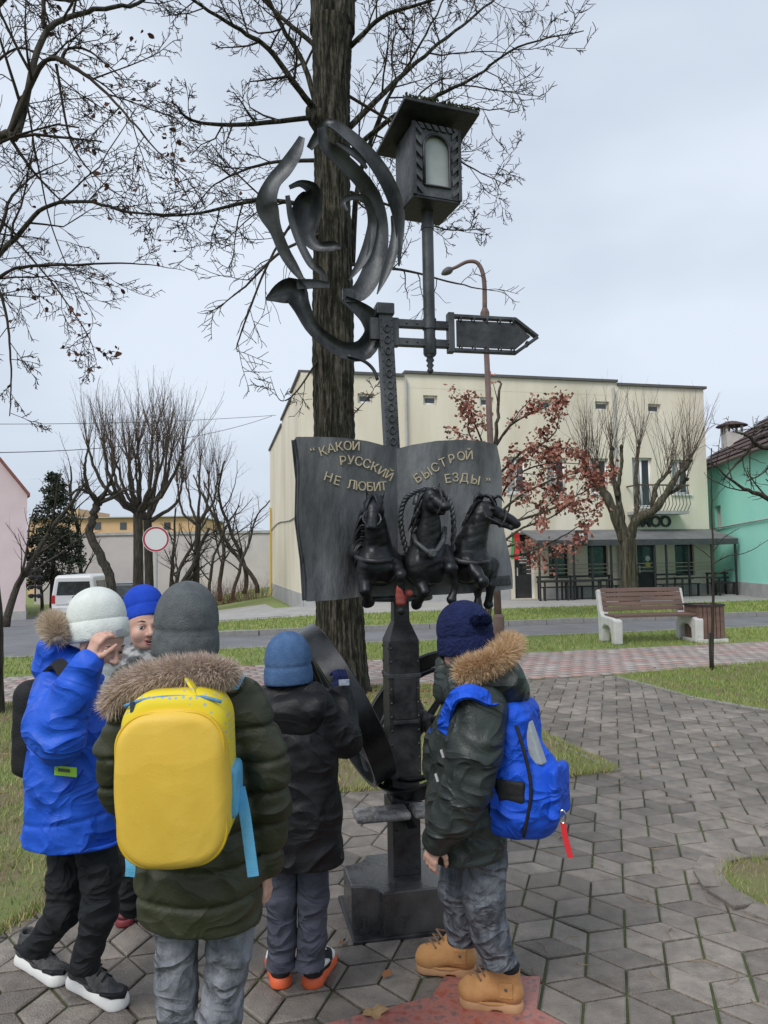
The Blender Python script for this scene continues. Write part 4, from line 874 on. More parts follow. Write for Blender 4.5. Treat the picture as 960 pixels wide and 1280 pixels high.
# round no-entry-for-vehicles sign: white disc with red rim
dS_ = 20.0; scn = P(195, 674, dS_); rs = 16.2*dS_/925; u, v = uv_of(scn); sb = np.array((scn[0], scn[1], float(H(u, v))-.1))
rs_ = empty('round_traffic_sign', sb, 'round white traffic sign with red rim on a grey post', 'traffic sign')
build('post', tube([sb, scn+np.array((0, .05, .2))], .04, 8), mat('zinc_post', (.42, .43, .43), (.5, .5, .5), 6, .5, metal=.5), rs_)
fd = nrm(ORG-scn); fd[2] = 0; fd = nrm(fd)
build('plate', lathe(scn, [(rs, -.012), (rs, 0.0)], 40, fd), M_roofm, rs_)
def ring(c, r0, r1, ax, off, m, nm, par, n=40):
    ax = nrm(ax); x = nrm(np.cross(ax, ZUP)); y = np.cross(x, ax); V = []
    for i in range(n):
        t = 2*math.pi*i/n; e = math.cos(t)*x+math.sin(t)*y; V += [c+ax*off+e*r0, c+ax*off+e*r1]
    return build(nm, (V, [(2*i, 2*i+1, 2*((i+1) % n)+1, 2*((i+1) % n)) for i in range(n)]), m, par)
ring(scn, 0.0, rs*.82, fd, .004, mat('sign_white', (.74, .74, .74), rough=.4), 'white_disc', rs_)
ring(scn, rs*.82, rs*.96, fd, .005, mat('sign_red', (.42, .03, .06), rough=.4), 'red_rim', rs_); ring(scn, rs*.96, rs*.998, fd, .005, MATS['sign_white'], 'white_edge', rs_)
# bench
M_conc = mat('bench_concrete', (.52, .51, .49), (.64, .63, .60), 6, .85, .3, 50); M_wood = mat('bench_wood', (.11, .065, .05), (.18, .11, .085), 5, .6, .2, 40, stretch=(.2, 1, 1))
bl_ = G(772, 806); br_ = G(873, 803); bx = nrm(br_-bl_); by = np.array((-bx[1], bx[0], 0)); bl_ = bl_+by*.3; br_ = br_+by*.3
bench = empty('park_bench', (bl_+br_)/2, 'park bench with brown slats and white concrete ends beside the path', 'bench'); Lb = np.linalg.norm(br_-bl_)
def B(a, b, z): return bl_+bx*a+by*b+ZUP*z
prof = [(-.36, 0), (-.22, 0), (-.20, .24), (-.10, .31), (.10, .31), (.17, .24), (.20, 0), (.34, 0), (.36, .50), (.44, .92), (.34, .95), (.24, .56), (.18, .48), (-.26, .46), (-.38, .42)]
for a0 in (-.08, Lb-.08):
    n = len(prof); V = [B(a0, b, z) for b, z in prof]+[B(a0+.16, b, z) for b, z in prof]
    build('end_frame', (V, [tuple(range(n-1, -1, -1)), tuple(range(n, 2*n))]+[(i, (i+1) % n, n+(i+1) % n, n+i) for i in range(n)]), M_conc, bench, bevel=.025)
for k in range(5):
    b0 = -.30+k*.105; build('seat_slat', hexa([B(a, b, z) for z in (.47, .51) for a, b in ((-.02, b0), (Lb+.02, b0), (Lb+.02, b0+.085), (-.02, b0+.085))]), M_wood, bench, bevel=.006)
for k in range(5):
    z0 = .56+k*.083; b0 = .23+k*.028; build('back_slat', hexa([B(a, b, z) for z in (z0, z0+.07) for a, b in ((-.02, b0+(z-z0)*.3-.03), (Lb+.02, b0+(z-z0)*.3-.03), (Lb+.02, b0+.01+(z-z0)*.3), (-.02, b0+.01+(z-z0)*.3))]), M_wood, bench, bevel=.006)
# litter bin
c0 = G(891, 803)+by*.25; bn = empty('litter_bin', c0, 'square litter bin clad in vertical wooden slats right of the bench', 'litter bin'); w = .24
build('base', box(c0+ZUP*.03, (.56, .56, .06), (bx, by, ZUP)), M_conc, bn); build('liner', box(c0+ZUP*.34, (.40, .40, .54), (bx, by, ZUP)), M_black, bn)
for s, (ax, ay) in enumerate(((bx, by), (by, -bx), (-bx, -by), (-by, bx))):
    for k in range(6): build('slat', box(c0+ax*(-.2+k*.08)-ay*.235+ZUP*.36, (.066, .03, .58), (ax, ay, ZUP)), M_wood, bn, bevel=.005)
build('rim', join(*[box(c0+ax*0-ay*.262+ZUP*.655, (.49, .02, .03), (ax, ay, ZUP)) for ax, ay in ((bx, by), (by, -bx), (-bx, -by), (-by, bx))]), M_black, bn)
# white van
M_vw = mat('white_car_paint', (.62, .63, .64), rough=.3, spec=.6); M_tyre = mat('tyre', (.015, .015, .015), rough=.8); M_lamp = mat('red_lamp', (.38, .015, .015), rough=.2)
dv_ = 33.0; vc = P(92, 768, dv_); uu, vv = uv_of(vc); zg_ = float(H(uu, vv))-.10; vc[2] = zg_
hd_ = nrm(np.array((-.12, 1.0, 0))); vx = np.array((hd_[1], -hd_[0], 0))      # forward, right
def Vn(a, b, z): return vc+vx*a+hd_*b+ZUP*z
van = empty('white_van', vc, 'white van seen from behind parked in the side street', 'van')
secs = []     # (forward, halfwidth bottom, halfwidth belt, halfwidth roof, belt z, roof z)
for b, hb, hm, hr, zm, zr in ((0, .88, .94, .80, 1.0, 1.86), (.1, .92, .97, .83, 1.02, 1.96), (3.3, .92, .97, .83, 1.02, 1.98), (3.9, .92, .96, .72, 1.05, 1.62), (4.8, .88, .9, .75, .98, 1.0)):
    secs.append([Vn(s*h, b, z) for s, pr in ((-1, ((hb, .28), (hm, .62), (hm, zm), (hr, zr-.07), (hr-.12, zr))), (1, ((hr-.12, zr), (hr, zr-.07), (hm, zm), (hm, .62), (hb, .28)))) for h, z in pr])
V = [p for s_ in secs for p in s_]; k = 10
F = [(i*k+j, i*k+(j+1) % k, (i+1)*k+(j+1) % k, (i+1)*k+j) for i in range(len(secs)-1) for j in range(k)]+[tuple(range(k-1, -1, -1)), tuple(range((len(secs)-1)*k, len(secs)*k))]
build('body', (V, F), M_vw, van, bevel=.05)
build('rear_window', hexa([Vn(a, b, z) for b in (-.012, .03) for a, z in ((-.74, 1.08), (.74, 1.08), (.66, 1.68), (-.66, 1.68))][:4]+[Vn(a, b, z) for b in (.03,) for a, z in ((-.74, 1.08), (.74, 1.08), (.66, 1.68), (-.66, 1.68))]), M_dark, van)
for s in (-1, 1):
    build('tail_light', hexa([Vn(s*a, b, z) for z in (.72, 1.08) for a, b in ((.80, -.02), (.96, .0), (.985, .12), (.80, .10))]), M_lamp, van)
    for b in (.75, 3.75):
        wh = build('wheel', lathe(Vn(s*.86, b, .33), [(.33, -.11), (.34, -.08), (.34, .08), (.33, .11)], 20, vx*s), M_tyre, van); build('rim', lathe(Vn(s*.86, b, .33), [(.2, .111), (.2, .12)], 14, vx*s), M_vw, wh)
    for b0, b1 in ((.35, 1.5), (1.6, 2.6), (2.7, 3.5)):
        build('side_window', hexa([Vn(s*(a), b, z) for z, a0, a1 in ((1.12, .955, .972), (1.7, .862, .882)) for b, a in ((b0, a0), (b1, a0), (b1, a1), (b0, a1))]), M_dark, van)
build('bumper', hexa([Vn(a, b, z) for z in (.3, .58) for a, b in ((-.9, -.09), (.9, -.09), (.93, .05), (-.93, .05))]), M_vw, van, bevel=.03)
build('number_plate', box(Vn(0, -.02, .78), (.52, .02, .11), (vx, hd_, ZUP)), M_white, van); build('badge', lathe(Vn(0, -.01, .97), [(.07, 0), (.06, .015)], 14, -hd_), M_roofm, van)
build('door_seam', box(Vn(0, -.004, .66), (1.5, .012, .015), (vx, hd_, ZUP)), M_roofm, van)
for s in (-1, 1): build('wing_mirror', box(Vn(s*1.08, 3.55, 1.18), (.16, .1, .22), (vx, hd_, ZUP)), M_black, van, bevel=.03)
# two parked cars beyond
def car(px, d, m, lab, hdg=(-.2, 1)):
    c = P(px, 750, d); u, v = uv_of(c); c[2] = float(H(u, v))-.1; f = nrm((*hdg, 0)); r = np.array((f[1], -f[0], 0)); o = empty('parked_car', c, lab, 'car', 'cars parked beyond the van')
    K = lambda a, b, z: c+r*a+f*b+ZUP*z; rows = []
    for b, z in ((0, .95), (.15, 1.0), (.9, 1.02), (3.0, .98), (4.1, .78), (4.2, .6)): rows.append([K(s*w, b, zz) for s, pr in ((-1, ((.8, .25), (.86, .6), (.78, z))), (1, ((.78, z), (.86, .6), (.8, .25)))) for w, zz in pr])
    n = 6; build('body', ([p for q in rows for p in q], [(i*n+j, i*n+(j+1) % n, (i+1)*n+(j+1) % n, (i+1)*n+j) for i in range(5) for j in range(n)]+[tuple(range(n-1, -1, -1)), tuple(range(5*n, 6*n))]), m, o, bevel=.04)
    build('cabin', hexa([K(a, b, z) for z, w, b0, b1 in ((.99, .74, .2, 3.0), (1.46, .58, .7, 2.3)) for a, b in ((-w, b0), (w, b0), (w, b1), (-w, b1))]), M_dark, o, bevel=.05)
    build('roof', hexa([K(a, b, z) for z, w, b0, b1 in ((1.462, .57, .72, 2.28), (1.49, .52, .8, 2.2)) for a, b in ((-w, b0), (w, b0), (w, b1), (-w, b1))]), m, o)
    for s in (-1, 1):
        build('tail_light', box(K(s*.66, -.01, .82), (.22, .06, .14), (r, f, ZUP)), M_lamp, o)
        for b in (.75, 3.4): build('wheel', lathe(K(s*.78, b, .31), [(.3, -.1), (.31, 0), (.3, .1)], 16, r*s), M_tyre, o)
car(148, 36, mat('dark_car_paint', (.03, .03, .035), rough=.3), 'dark car parked right of the white van'); car(155, 46, mat('silver_car_paint', (.42, .44, .46), rough=.3, metal=.3), 'pale car parked farther off between the bare trunks')
# overhead cables
for pa, pb, lb2, sag in (((-40, 566, 20), (340, 520, 40), 'thin overhead cable from the left edge to the cream house', .5), ((-40, 530, 30), (345, 519, 42), 'upper thin overhead cable behind the pollarded trees', .15)):
    a, b = P(*pa), P(*pb); tag(build('overhead_cable', tube([a*(1-t)+b*t-ZUP*sag*4*t*(1-t) for t in np.linspace(0, 1, 20)], .012, 4), M_black), lb2, 'cable')
for px in (498, 527, 541): 
    pass
# ------------------------------------------------------------------ organic shapes: signed distance fields meshed with surface nets
def snoise(p, sc, seed, n=5):
    r = np.random.default_rng(seed); o = np.zeros(p.shape[:-1])
    for i in range(n):
        k = r.normal(size=3)*np.asarray(sc); o += np.sin(p @ k + r.uniform(0, 6.28))/n
    return o
def cone(a, b, ra, rb, k=.02, flat=None):     # rounded tapered limb; flat=(axis, factor>1) thins it along axis
    return ('c', np.asarray(a, float), np.asarray(b, float), ra, rb, k, flat)
def ball(c, r, k=.02, ax=None): return ('e', np.asarray(c, float), np.broadcast_to(np.asarray(r, float), (3,)), np.eye(3) if ax is None else np.asarray(ax, float), k, None, None)
def rbox(c, h, rd, ax=None, k=.01): return ('b', np.asarray(c, float), np.asarray(h, float), np.eye(3) if ax is None else np.asarray(ax, float), rd, k, None)
def pillow(c, h, rd, r2, ax, k=.01): return ('p', np.asarray(c, float), np.asarray(h, float), np.asarray(ax, float), rd, k, r2)
def pd(pr, p):
    if pr[0] == 'c':
        _, a, b, ra, rb, k, fl = pr; ba = b-a; h = np.clip(((p-a) @ ba)/(ba @ ba+1e-12), 0, 1); q = p-a-h[..., None]*ba; r = ra+(rb-ra)*h
        if fl is not None:
            ax, s = nrm(fl[0]), fl[1]; q = q+(q @ ax)[..., None]*ax*(s-1); return (np.sqrt((q*q).sum(-1))-r)/(1+(s-1)*.5)
        return np.sqrt((q*q).sum(-1))-r
    if pr[0] == 'e':
        _, c, r, ax, k = pr[:5]; q = (p-c) @ ax.T; k0 = np.sqrt(((q/r)**2).sum(-1)); k1 = np.sqrt(((q/(r*r))**2).sum(-1))+1e-9; return k0*(k0-1)/k1
    if pr[0] == 'p':
        _, c, h, ax, rd, k, r2 = pr; q = np.abs((p-c) @ ax.T); a = np.stack([q[..., 0], q[..., 2]], -1)-np.array((h[0], h[2]))+r2; d2 = np.sqrt((np.maximum(a, 0)**2).sum(-1))+np.minimum(a.max(-1), 0)-r2
        w = np.stack([d2+rd, q[..., 1]-h[1]+rd], -1); return np.sqrt((np.maximum(w, 0)**2).sum(-1))+np.minimum(w.max(-1), 0)-rd
    _, c, h, ax, rd, k = pr[:6]; q = np.abs((p-c) @ ax.T)-h+rd; return np.sqrt((np.maximum(q, 0)**2).sum(-1))+np.minimum(q.max(-1), 0)-rd
def pbb(pr):
    if pr[0] == 'c': r = max(pr[3], pr[4]); return np.minimum(pr[1], pr[2])-r, np.maximum(pr[1], pr[2])+r
    r = np.linalg.norm(pr[2]) if pr[0] in 'bp' else pr[2].max(); return pr[1]-r, pr[1]+r
def sdf(prims, res, cuts=(), subs=(), disp=None, smooth=1, shell=None):
    bb = [pbb(q) for q in prims]; lo = np.min([b[0] for b in bb], 0)-res*3; hi = np.max([b[1] for b in bb], 0)+res*3
    n = np.ceil((hi-lo)/res).astype(int)+1; ax = [lo[i]+np.arange(n[i])*res for i in range(3)]
    p = np.stack(np.meshgrid(*ax, indexing='ij'), -1); D = np.full(n, 1.0)
    for q, (l, h) in zip(prims, bb):
        m = .06+q[5 if q[0] != 'e' else 4]; i0 = np.maximum(np.floor((l-m-lo)/res).astype(int), 0); i1 = np.minimum(np.ceil((h+m-lo)/res).astype(int)+1, n); sl = tuple(slice(a, b) for a, b in zip(i0, i1))
        d = pd(q, p[sl]); k = q[5] if q[0] != 'e' else q[4]; e = D[sl]; t = np.maximum(k-np.abs(d-e), 0)/max(k, 1e-6); D[sl] = np.minimum(d, e)-t*t*k*.25
    if disp is not None:
        nb = np.abs(D) < .035; D[nb] += disp(p[nb])
    for q, k in subs:
        d = -pd(q, p); t = np.maximum(k-np.abs(d-D), 0)/max(k, 1e-6); D = np.maximum(d, D)+t*t*k*.25
    for c, nv in cuts: D = np.maximum(D, (p-np.asarray(c)) @ nrm(nv))
    return nets(D, lo, res, smooth)
def nets(D, lo, res, smooth=1):
    s = D < 0; nx, ny, nz_ = D.shape; cnt = np.zeros((nx-1, ny-1, nz_-1), np.int32); acc = np.zeros((nx-1, ny-1, nz_-1, 3))
    cor = [(i, j, k) for i in (0, 1) for j in (0, 1) for k in (0, 1)]
    cut = lambda A, c: A[c[0]:c[0]+nx-1, c[1]:c[1]+ny-1, c[2]:c[2]+nz_-1]
    for a in cor:
        for d in range(3):
            if a[d] == 0:
                b = list(a); b[d] = 1; b = tuple(b); A, B_ = cut(D, a), cut(D, b); m = (A < 0) != (B_ < 0)
                t = A[m]/(A[m]-B_[m]); pos = np.tile(np.array(a, float), (len(t), 1)); pos[:, d] += t; acc[m] += pos; cnt[m] += 1
    on = cnt > 0; idx = np.full(cnt.shape, -1, np.int64); idx[on] = np.arange(on.sum()); cell = np.argwhere(on)
    V = lo+(cell+acc[on]/cnt[on][:, None])*res; F = []
    for d in range(3):
        a = [slice(None)]*3; b = [slice(None)]*3; a[d] = slice(0, -1); b[d] = slice(1, None)
        A, B_ = s[tuple(a)], s[tuple(b)]; e = np.argwhere(A != B_); u, v = (d+1) % 3, (d+2) % 3
        ok = (e[:, u] > 0) & (e[:, v] > 0) & (e[:, u] < D.shape[u]-1) & (e[:, v] < D.shape[v]-1); e = e[ok]; inside = A[tuple(e.T)]
        def cid(du, dv): c = e.copy(); c[:, u] += du; c[:, v] += dv; return idx[tuple(c.T)]
        q = np.stack([cid(-1, -1), cid(0, -1), cid(0, 0), cid(-1, 0)], 1); q[~inside] = q[~inside][:, ::-1]; F.append(q)
    F = np.concatenate(F)
    for _ in range(smooth):
        S_ = np.zeros_like(V); Nn = np.zeros(len(V))
        for i in range(4):
            j = (i+1) % 4; np.add.at(S_, F[:, i], V[F[:, j]]); np.add.at(S_, F[:, j], V[F[:, i]]); np.add.at(Nn, F[:, i], 1); np.add.at(Nn, F[:, j], 1)
        V = V*.5+.5*S_/np.maximum(Nn, 1)[:, None]
    return V, F
# ------------------------------------------------------------------ the monument
MO = np.array((0.065, 3.36, 0)); MA = R(12); MX = np.array((math.cos(MA), math.sin(MA), 0)); MY = np.array((-math.sin(MA), math.cos(MA), 0))
def ML(x, y, z): return MO+MX*x+MY*y+ZUP*z
def MP(px, py, y):
    r = ray(px, py); t = (y-np.dot(ORG-MO, MY))/np.dot(r, MY); return ORG+r*t
def mloc(p): q = np.asarray(p)-MO; return float(q @ MX), float(q @ MY), float(q[2])
def MZ(py, y=-.07, px=492): return float(MP(px, py, y)[2])
MAX = (MX, MY, ZUP)
def mbox(x0, x1, y0, y1, z0, z1): return hexa([ML(x, y, z) for z in (z0, z1) for x, y in ((x0, y0), (x1, y0), (x1, y1), (x0, y1))])
M_iron = mat('forged_iron', (0.018, 0.018, 0.020), (0.085, 0.087, 0.092), 9, 0.34, .12, 45, metal=.35, contrast=(.35, .72), detail=8, rough2=.6)
M_irong = mat('weathered_bronze', (0.028, 0.031, 0.034), (0.125, 0.132, 0.14), 7, 0.36, .12, 60, metal=.45, contrast=(.38, .72), detail=8, stretch=(1, 1, .5), rough2=.62)
M_page = mat('bronze_page', (0.036, 0.039, 0.043), (0.29, 0.30, 0.31), 7, 0.36, .25, 50, metal=.4, contrast=(.30, .82), detail=12, stretch=(1, 1, .28), rough2=.65, damp=(3, .65, 1.25))
M_ironp = mat('polished_iron', (0.022, 0.023, 0.025), (0.045, 0.047, 0.05), 6, 0.22, .03, 20, metal=.7, rough2=.35)
M_horse = mat('dark_bronze', (0.010, 0.011, 0.013), (0.032, 0.034, 0.037), 14, 0.32, .10, 70, metal=.55, detail=7, rough2=.52)
M_gold = mat('gilt_edge', (0.40, 0.33, 0.21), (0.58, 0.50, 0.35), 60, .45, metal=.3)
mon = empty('monument', MO, 'black metal monument with open book, three horses, lantern and arrow sign on a post', 'monument')
# base block with notched corners
hb, nr, hz = .255, .115, .185; ysc = .80; prof = []
for sx, sy, st in ((1, -1, 90), (1, 1, 180), (-1, 1, 270), (-1, -1, 0)):
    angs = np.linspace(0, 90, 9); 
    c = np.array((sx*hb, sy*hb)); a0 = {(1, -1): 180, (1, 1): 270, (-1, 1): 0, (-1, -1): 90}[(sx, sy)]
    arc = [(c[0]+nr*math.cos(R(a0+(-a if True else a))), c[1]+nr*math.sin(R(a0-a))) for a in angs]
    prof.append(arc)
bp = []
for arc, (sx, sy) in zip(prof, ((1, -1), (1, 1), (-1, 1), (-1, -1))):
    # order so that the outline runs counter-clockwise
    arc = sorted(arc, key=lambda q: math.atan2(q[1], q[0]) % (2*math.pi) if (sx, sy) != (1, -1) else math.atan2(q[1], q[0])); bp += arc
bp = sorted(bp, key=lambda q: math.atan2(q[1], q[0]))
poly = [ML(x, y*ysc, 0) for x, y in bp]
build('base', prism(poly, 0.004, hz), mat('base_steel', (.05, .05, .052), (.15, .15, .152), 5, .18, .06, 40, metal=.5, detail=8, rough2=.4), mon, bevel=.006)
build('base_plate', mbox(-.265, .265, -.215, .215, -.01, .012), M_iron, mon, bevel=.004)
for sx in (-1, 1):
    for sy in (-1, 1):
        b = build('bolt', lathe(ML(sx*.21, sy*.165, .012), [(.022, 0), (.022, .018), (.010, .0181), (.010, .06)], 6), M_iron, mon)
# post
zl, zm0, zm1, zn, zk = hz, MZ(975), MZ(802), MZ(778), MZ(740); ztop = MZ(380, -.03, 482)
build('shaft', mbox(-.062, .062, -.062, .062, zl-.001, zm0), M_iron, mon, bevel=.004)
build('shaft_collar', mbox(-.072, .072, -.072, .072, MZ(1022), MZ(1004)), M_iron, mon, bevel=.004)
mid = build('post_casing', mbox(-.069, .069, -.069, .069, zm0-.002, zm1), M_iron, mon, bevel=.004)
V = [ML(x*h, y*h, z) for z, h in ((zm1, .069), (zn, .036), (zk, .034)) for x, y in ((-1, -1), (1, -1), (1, 1), (-1, 1))]
build('post_shoulder', (V, [(0, 1, 5, 4), (1, 2, 6, 5), (2, 3, 7, 6), (3, 0, 4, 7), (4, 5, 9, 8), (5, 6, 10, 9), (6, 7, 11, 10), (7, 4, 8, 11), (8, 9, 10, 11)]), M_iron, mon, bevel=.003)
XTOP = mloc(MP(481.5, 385, -.03))[0]          # the post leans a little to the left
def xo(z): return XTOP*(z-zk)/(ztop-zk)
build('upper_post', hexa([ML(x+xo(z), y, z) for z in (zk, ztop) for x, y in ((-.032, -.033), (.032, -.033), (.032, .033), (-.032, .033))]), M_irong, mon, bevel=.003)
build('post_cap', mbox(XTOP-.042, XTOP+.042, -.042, .042, ztop-.05, ztop+.005), M_irong, mon, bevel=.006)
build('panel', mbox(-.050, .050, -.076, -.0695, MZ(900), MZ(848)), M_iron, mid, bevel=.002)
build('panel_sill', mbox(-.057, .057, -.086, -.0695, MZ(905), MZ(900.5)), M_irong, mid, bevel=.002)
build('strap', mbox(-.074, .074, -.074, .074, MZ(848), MZ(843)), M_irong, mid, bevel=.002)
def rivet(p, n, r, par): 
    return lathe(p, [(r, 0), (r*.8, r*.5), (r*.3, r*.8)], 6, n)
def rivets(pts, n, r, par, name='rivet'):
    first = None
    for p in pts:
        if first is None: first = build(name, rivet(p, n, r, par), M_irong, par); p0 = np.asarray(p)
        else:
            o = bpy.data.objects.new(name, first.data); C.objects.link(o); o.parent = par; o.location = tuple(np.asarray(p)-p0)
for x in (-.060, .060): rivets([ML(x, -.0695, z) for z in np.linspace(zm0+.03, zm1-.03, 10)], -MY, .0055, mid)
rivets([ML(-.0695, y, z) for y in (-.057, .057) for z in np.linspace(zm0+.03, zm1-.03, 9)], -MX, .0055, mid)
rivets([ML(x, -.0625, z) for x in (-.045, 0, .045) for z in (hz+.03, MZ(1040))], -MY, .0055, mon)
up = bpy.data.objects['upper_post']
for x in (-.026, .026): rivets([ML(x+xo(z), -.0335, z) for z in np.arange(MZ(556, -.03), ztop-.06, .032)], -MY, .004, up)
for z in np.arange(MZ(552, -.03), ztop-.08, .052):
    cc = ML(xo(z), -.036, z); build('chain_link', tube([cc+MX*.013*math.cos(t)+ZUP*.017*math.sin(t) for t in np.linspace(0, 6.283, 13)], .0035, 5, cap=False), M_irong, up)
# petals of worn stone-like plates round the shaft
for x, y, s in ((-.15, -.03, 0), (-.09, -.15, 0), (.15, .05, 1), (.075, -.15, 1), (.09, .15, 0), (-.08, .15, 0)):
    zc = MZ(1016, y); ax = (nrm(MX+.12*ZUP*(1 if x < 0 else -1)*0), MY, ZUP)
    build('petal', box(ML(x, y, zc), (.15, .135, .032), ax), mat('petal_iron', (.12, .12, .122), (.36, .36, .36), 22, .5, .5, 60, metal=.3, detail=7), mon, bevel=.012)
build('petal_bracket', join(mbox(-.2, .2, -.02, .02, MZ(1032), MZ(1026)), mbox(-.02, .02, -.18, -.0625, MZ(1032), MZ(1026)), mbox(-.02, .02, .0625, .18, MZ(1032), MZ(1026))), M_iron, mon)
# ring under the book
cr_ = ML(0, -.01, MZ(748)); build('ring', tube([cr_+MX*.135*math.cos(t)+MY*.10*math.sin(t) for t in np.linspace(0, 2*math.pi, 41)], .014, 8, cap=False), M_irong, mon, smooth=True)
build('ring_strut', join(tube([cr_-MX*.13, cr_+MX*.13], .009, 6), tube([cr_-MY*.1, cr_+MY*.1], .009, 6)), M_irong, mon)
# two cart wheels standing aslant on the casing
def wheel(cp, ax, rad, wid, name, up_dir):
    ax = nrm(ax); x = nrm(np.cross(ax, up_dir)); y = np.cross(ax, x); n = 56; V = []
    for i in range(n):
        t = 2*math.pi*i/n; e = math.cos(t)*x+math.sin(t)*y
        for r, a in ((rad, -wid), (rad, wid), (rad-.02, wid), (rad-.02, -wid)): V.append(cp+e*r+ax*a)
    F = [(4*i+j, 4*i+(j+1) % 4, 4*((i+1) % n)+(j+1) % 4, 4*((i+1) % n)+j) for i in range(n) for j in range(4)]
    w = build('wheel', (V, F), M_ironp, mon, bevel=.004, smooth=True); w.data.set_sharp_from_angle(angle=R(35))
    build('inner_hoop', tube([cp+(math.cos(t)*x+math.sin(t)*y)*(rad-.075)+ax*.0 for t in np.linspace(0, 2*math.pi, 49)], .012, 8, cap=False), M_ironp, w, smooth=True)
    hub = lathe(cp, [(.03, -wid*1.2), (.04, -wid*.8), (.045, 0), (.04, wid*.8), (.03, wid*1.2)], 16, ax); build('hub', hub, M_iron, w, smooth=True)
    for k in range(6):
        t = 2*math.pi*k/6+.3; e = math.cos(t)*x+math.sin(t)*y; build('spoke', tube([cp+e*.04, cp+e*(rad*.5), cp+e*(rad-.015)], [.018, .012, .016], 8), M_iron, w, smooth=True)
    return w
# wheel centres are sighted; axes follow the tilt seen in the photograph
wheel(MP(426, 880, -.02), np.array((-.85, -.28, -.447)), .37, .052, 'wheel', np.array((0, 1, 0)))
wheel(MP(532, 902, .02), np.array((-.60, -.52, .60)), .35, .045, 'wheel', np.array((0, 1, 0)))
# ---- the open book
TOPL = np.array([(0, 546), (.2, 546), (.45, 547), (.7, 551), (.88, 557), (1, 561)]); BOTL = np.array([(0, 752), (.3, 750), (.6, 746), (1, 745)])
TOPR = np.array([(0, 561), (.15, 556), (.4, 551), (.65, 549.5), (.85, 551), (1, 556)]); BOTR = np.array([(0, 745), (.3, 744), (.6, 742), (.85, 739), (1, 736)])
def bul(s): return .055*math.sin(min(max(s, 0), 1)*math.pi*.62)**.8 if s > 0 else 0
def page(left, s, t):             # s from gutter 0..1, t from top 0..1
    q = 1-s if left else s
    if left: xt, xb = 370+(496-370)*q, 383+(498-383)*q; yt = np.interp(q, TOPL[:, 0], TOPL[:, 1]); yb = np.interp(q, BOTL[:, 0], BOTL[:, 1])
    else: xt, xb = 496+(621-496)*q, 498+(640-498)*q; yt = np.interp(q, TOPR[:, 0], TOPR[:, 1]); yb = np.interp(q, BOTR[:, 0], BOTR[:, 1])
    fl = .03*max(0, t-.8)/.2*(s > .3)*s
    xx = xt+(xb-xt)*t+(2.5*math.sin(t*9)*(s > .95)); yy = yt+(yb-yt)*t
    return MP(xx, yy, -.085-bul(s)-fl)
def page_at(px, py):              # depth of the page at a sighted spot
    if px < 496: s = (496-px)/(496-376)
    else: s = (px-496)/(632-496)
    return -.085-bul(s)
bk = empty('book', MP(497, 745, -.06)); bk.parent = mon; bk.location = tuple(MP(497, 745, -.06)-wloc(mon))
for left in (True, False):
    ns, nt = 26, 24; Fv = [page(left, i/(ns-1), j/(nt-1)) for j in range(nt) for i in range(ns)]; Bv = [p+MY*(.045+.03*(1-0)) for p in Fv]; N = ns*nt; F = []
    for j in range(nt-1):
        for i in range(ns-1):
            a, b, c, d = j*ns+i, j*ns+i+1, (j+1)*ns+i+1, (j+1)*ns+i; F += [(a, d, c, b) if not left else (a, b, c, d), (N+a, N+b, N+c, N+d) if not left else (N+a, N+d, N+c, N+b)]
    bd = [i for i in range(ns)]+[j*ns+ns-1 for j in range(1, nt)]+[(nt-1)*ns+i for i in range(ns-2, -1, -1)]+[j*ns for j in range(nt-2, 0, -1)]
    for a, b in zip(bd, bd[1:]+bd[:1]): F.append((a, b, N+b, N+a))
    o = build('page', (Fv+Bv, F), M_page, bk, smooth=True); o.data.set_sharp_from_angle(angle=R(50))
    # cover board behind the page
    Cv = [page(left, s, t)+MY*(.085)+ (MX*(-.012 if left else .012)*(s > .5)) for t in (0, .25, .5, .75, 1) for s in (0, .25, .5, .75, 1.0)]; Cb = [p+MY*.014 for p in Cv]; F = []
    for j in range(4):
        for i in range(4): a = j*5+i; F += [(a, a+1, a+6, a+5), (25+a, 25+a+5, 25+a+6, 25+a+1)]
    bd = [0, 1, 2, 3, 4, 9, 14, 19, 24, 23, 22, 21, 20, 15, 10, 5]
    for a, b in zip(bd, bd[1:]+bd[:1]): F.append((a, b, 25+b, 25+a))
    build('cover_board', (Cv+Cb, F), M_iron, bk)
    for k in range(4):   # leaves of the block showing at the outer edge
        build('page_edge', tube([page(left, 1.0, t)+MY*(.012+.014*k)+MX*(-.004 if left else .004)*(k % 2) for t in np.linspace(.01, .99, 10)], .0035, 4), M_irong, bk)
Zs = 3.556
words = ((370, 540, [('К', 118, 85, 16), ('А', 155, 72, 10), ('К', 191, 64, 5), ('О', 229, 61, 0), ('Й', 266, 62, -4)]),
 (370, 540, [('Р', 208, 127, 4), ('У', 243, 125, -6), ('С', 278, 130, -12), ('С', 314, 141, -18), ('К', 348, 156, -24), ('И', 382, 176, -28), ('Й', 413, 194, -30)]),
 (370, 540, [('Н', 144, 200, -18), ('Е', 183, 216, -16), ('Л', 246, 233, -8), ('Ю', 287, 240, -5), ('Б', 327, 243, -2), ('И', 359, 243, 2), ('Т', 388, 240, 4)]),
 (370, 540, [('Б', 540, 205, 34), ('Ы', 580, 183, 32), ('С', 618, 157, 28), ('Т', 652, 136, 22), ('Р', 691, 119, 14), ('О', 733, 107, 8), ('Й', 769, 103, 2)]),
 (370, 540, [('Е', 674, 207, 10), ('З', 708, 201, 4), ('Д', 747, 203, -4), ('Ы', 797, 213, -12)]),
 (370, 540, [('“', 72, 76, 10), ('”', 853, 212, -8)]))
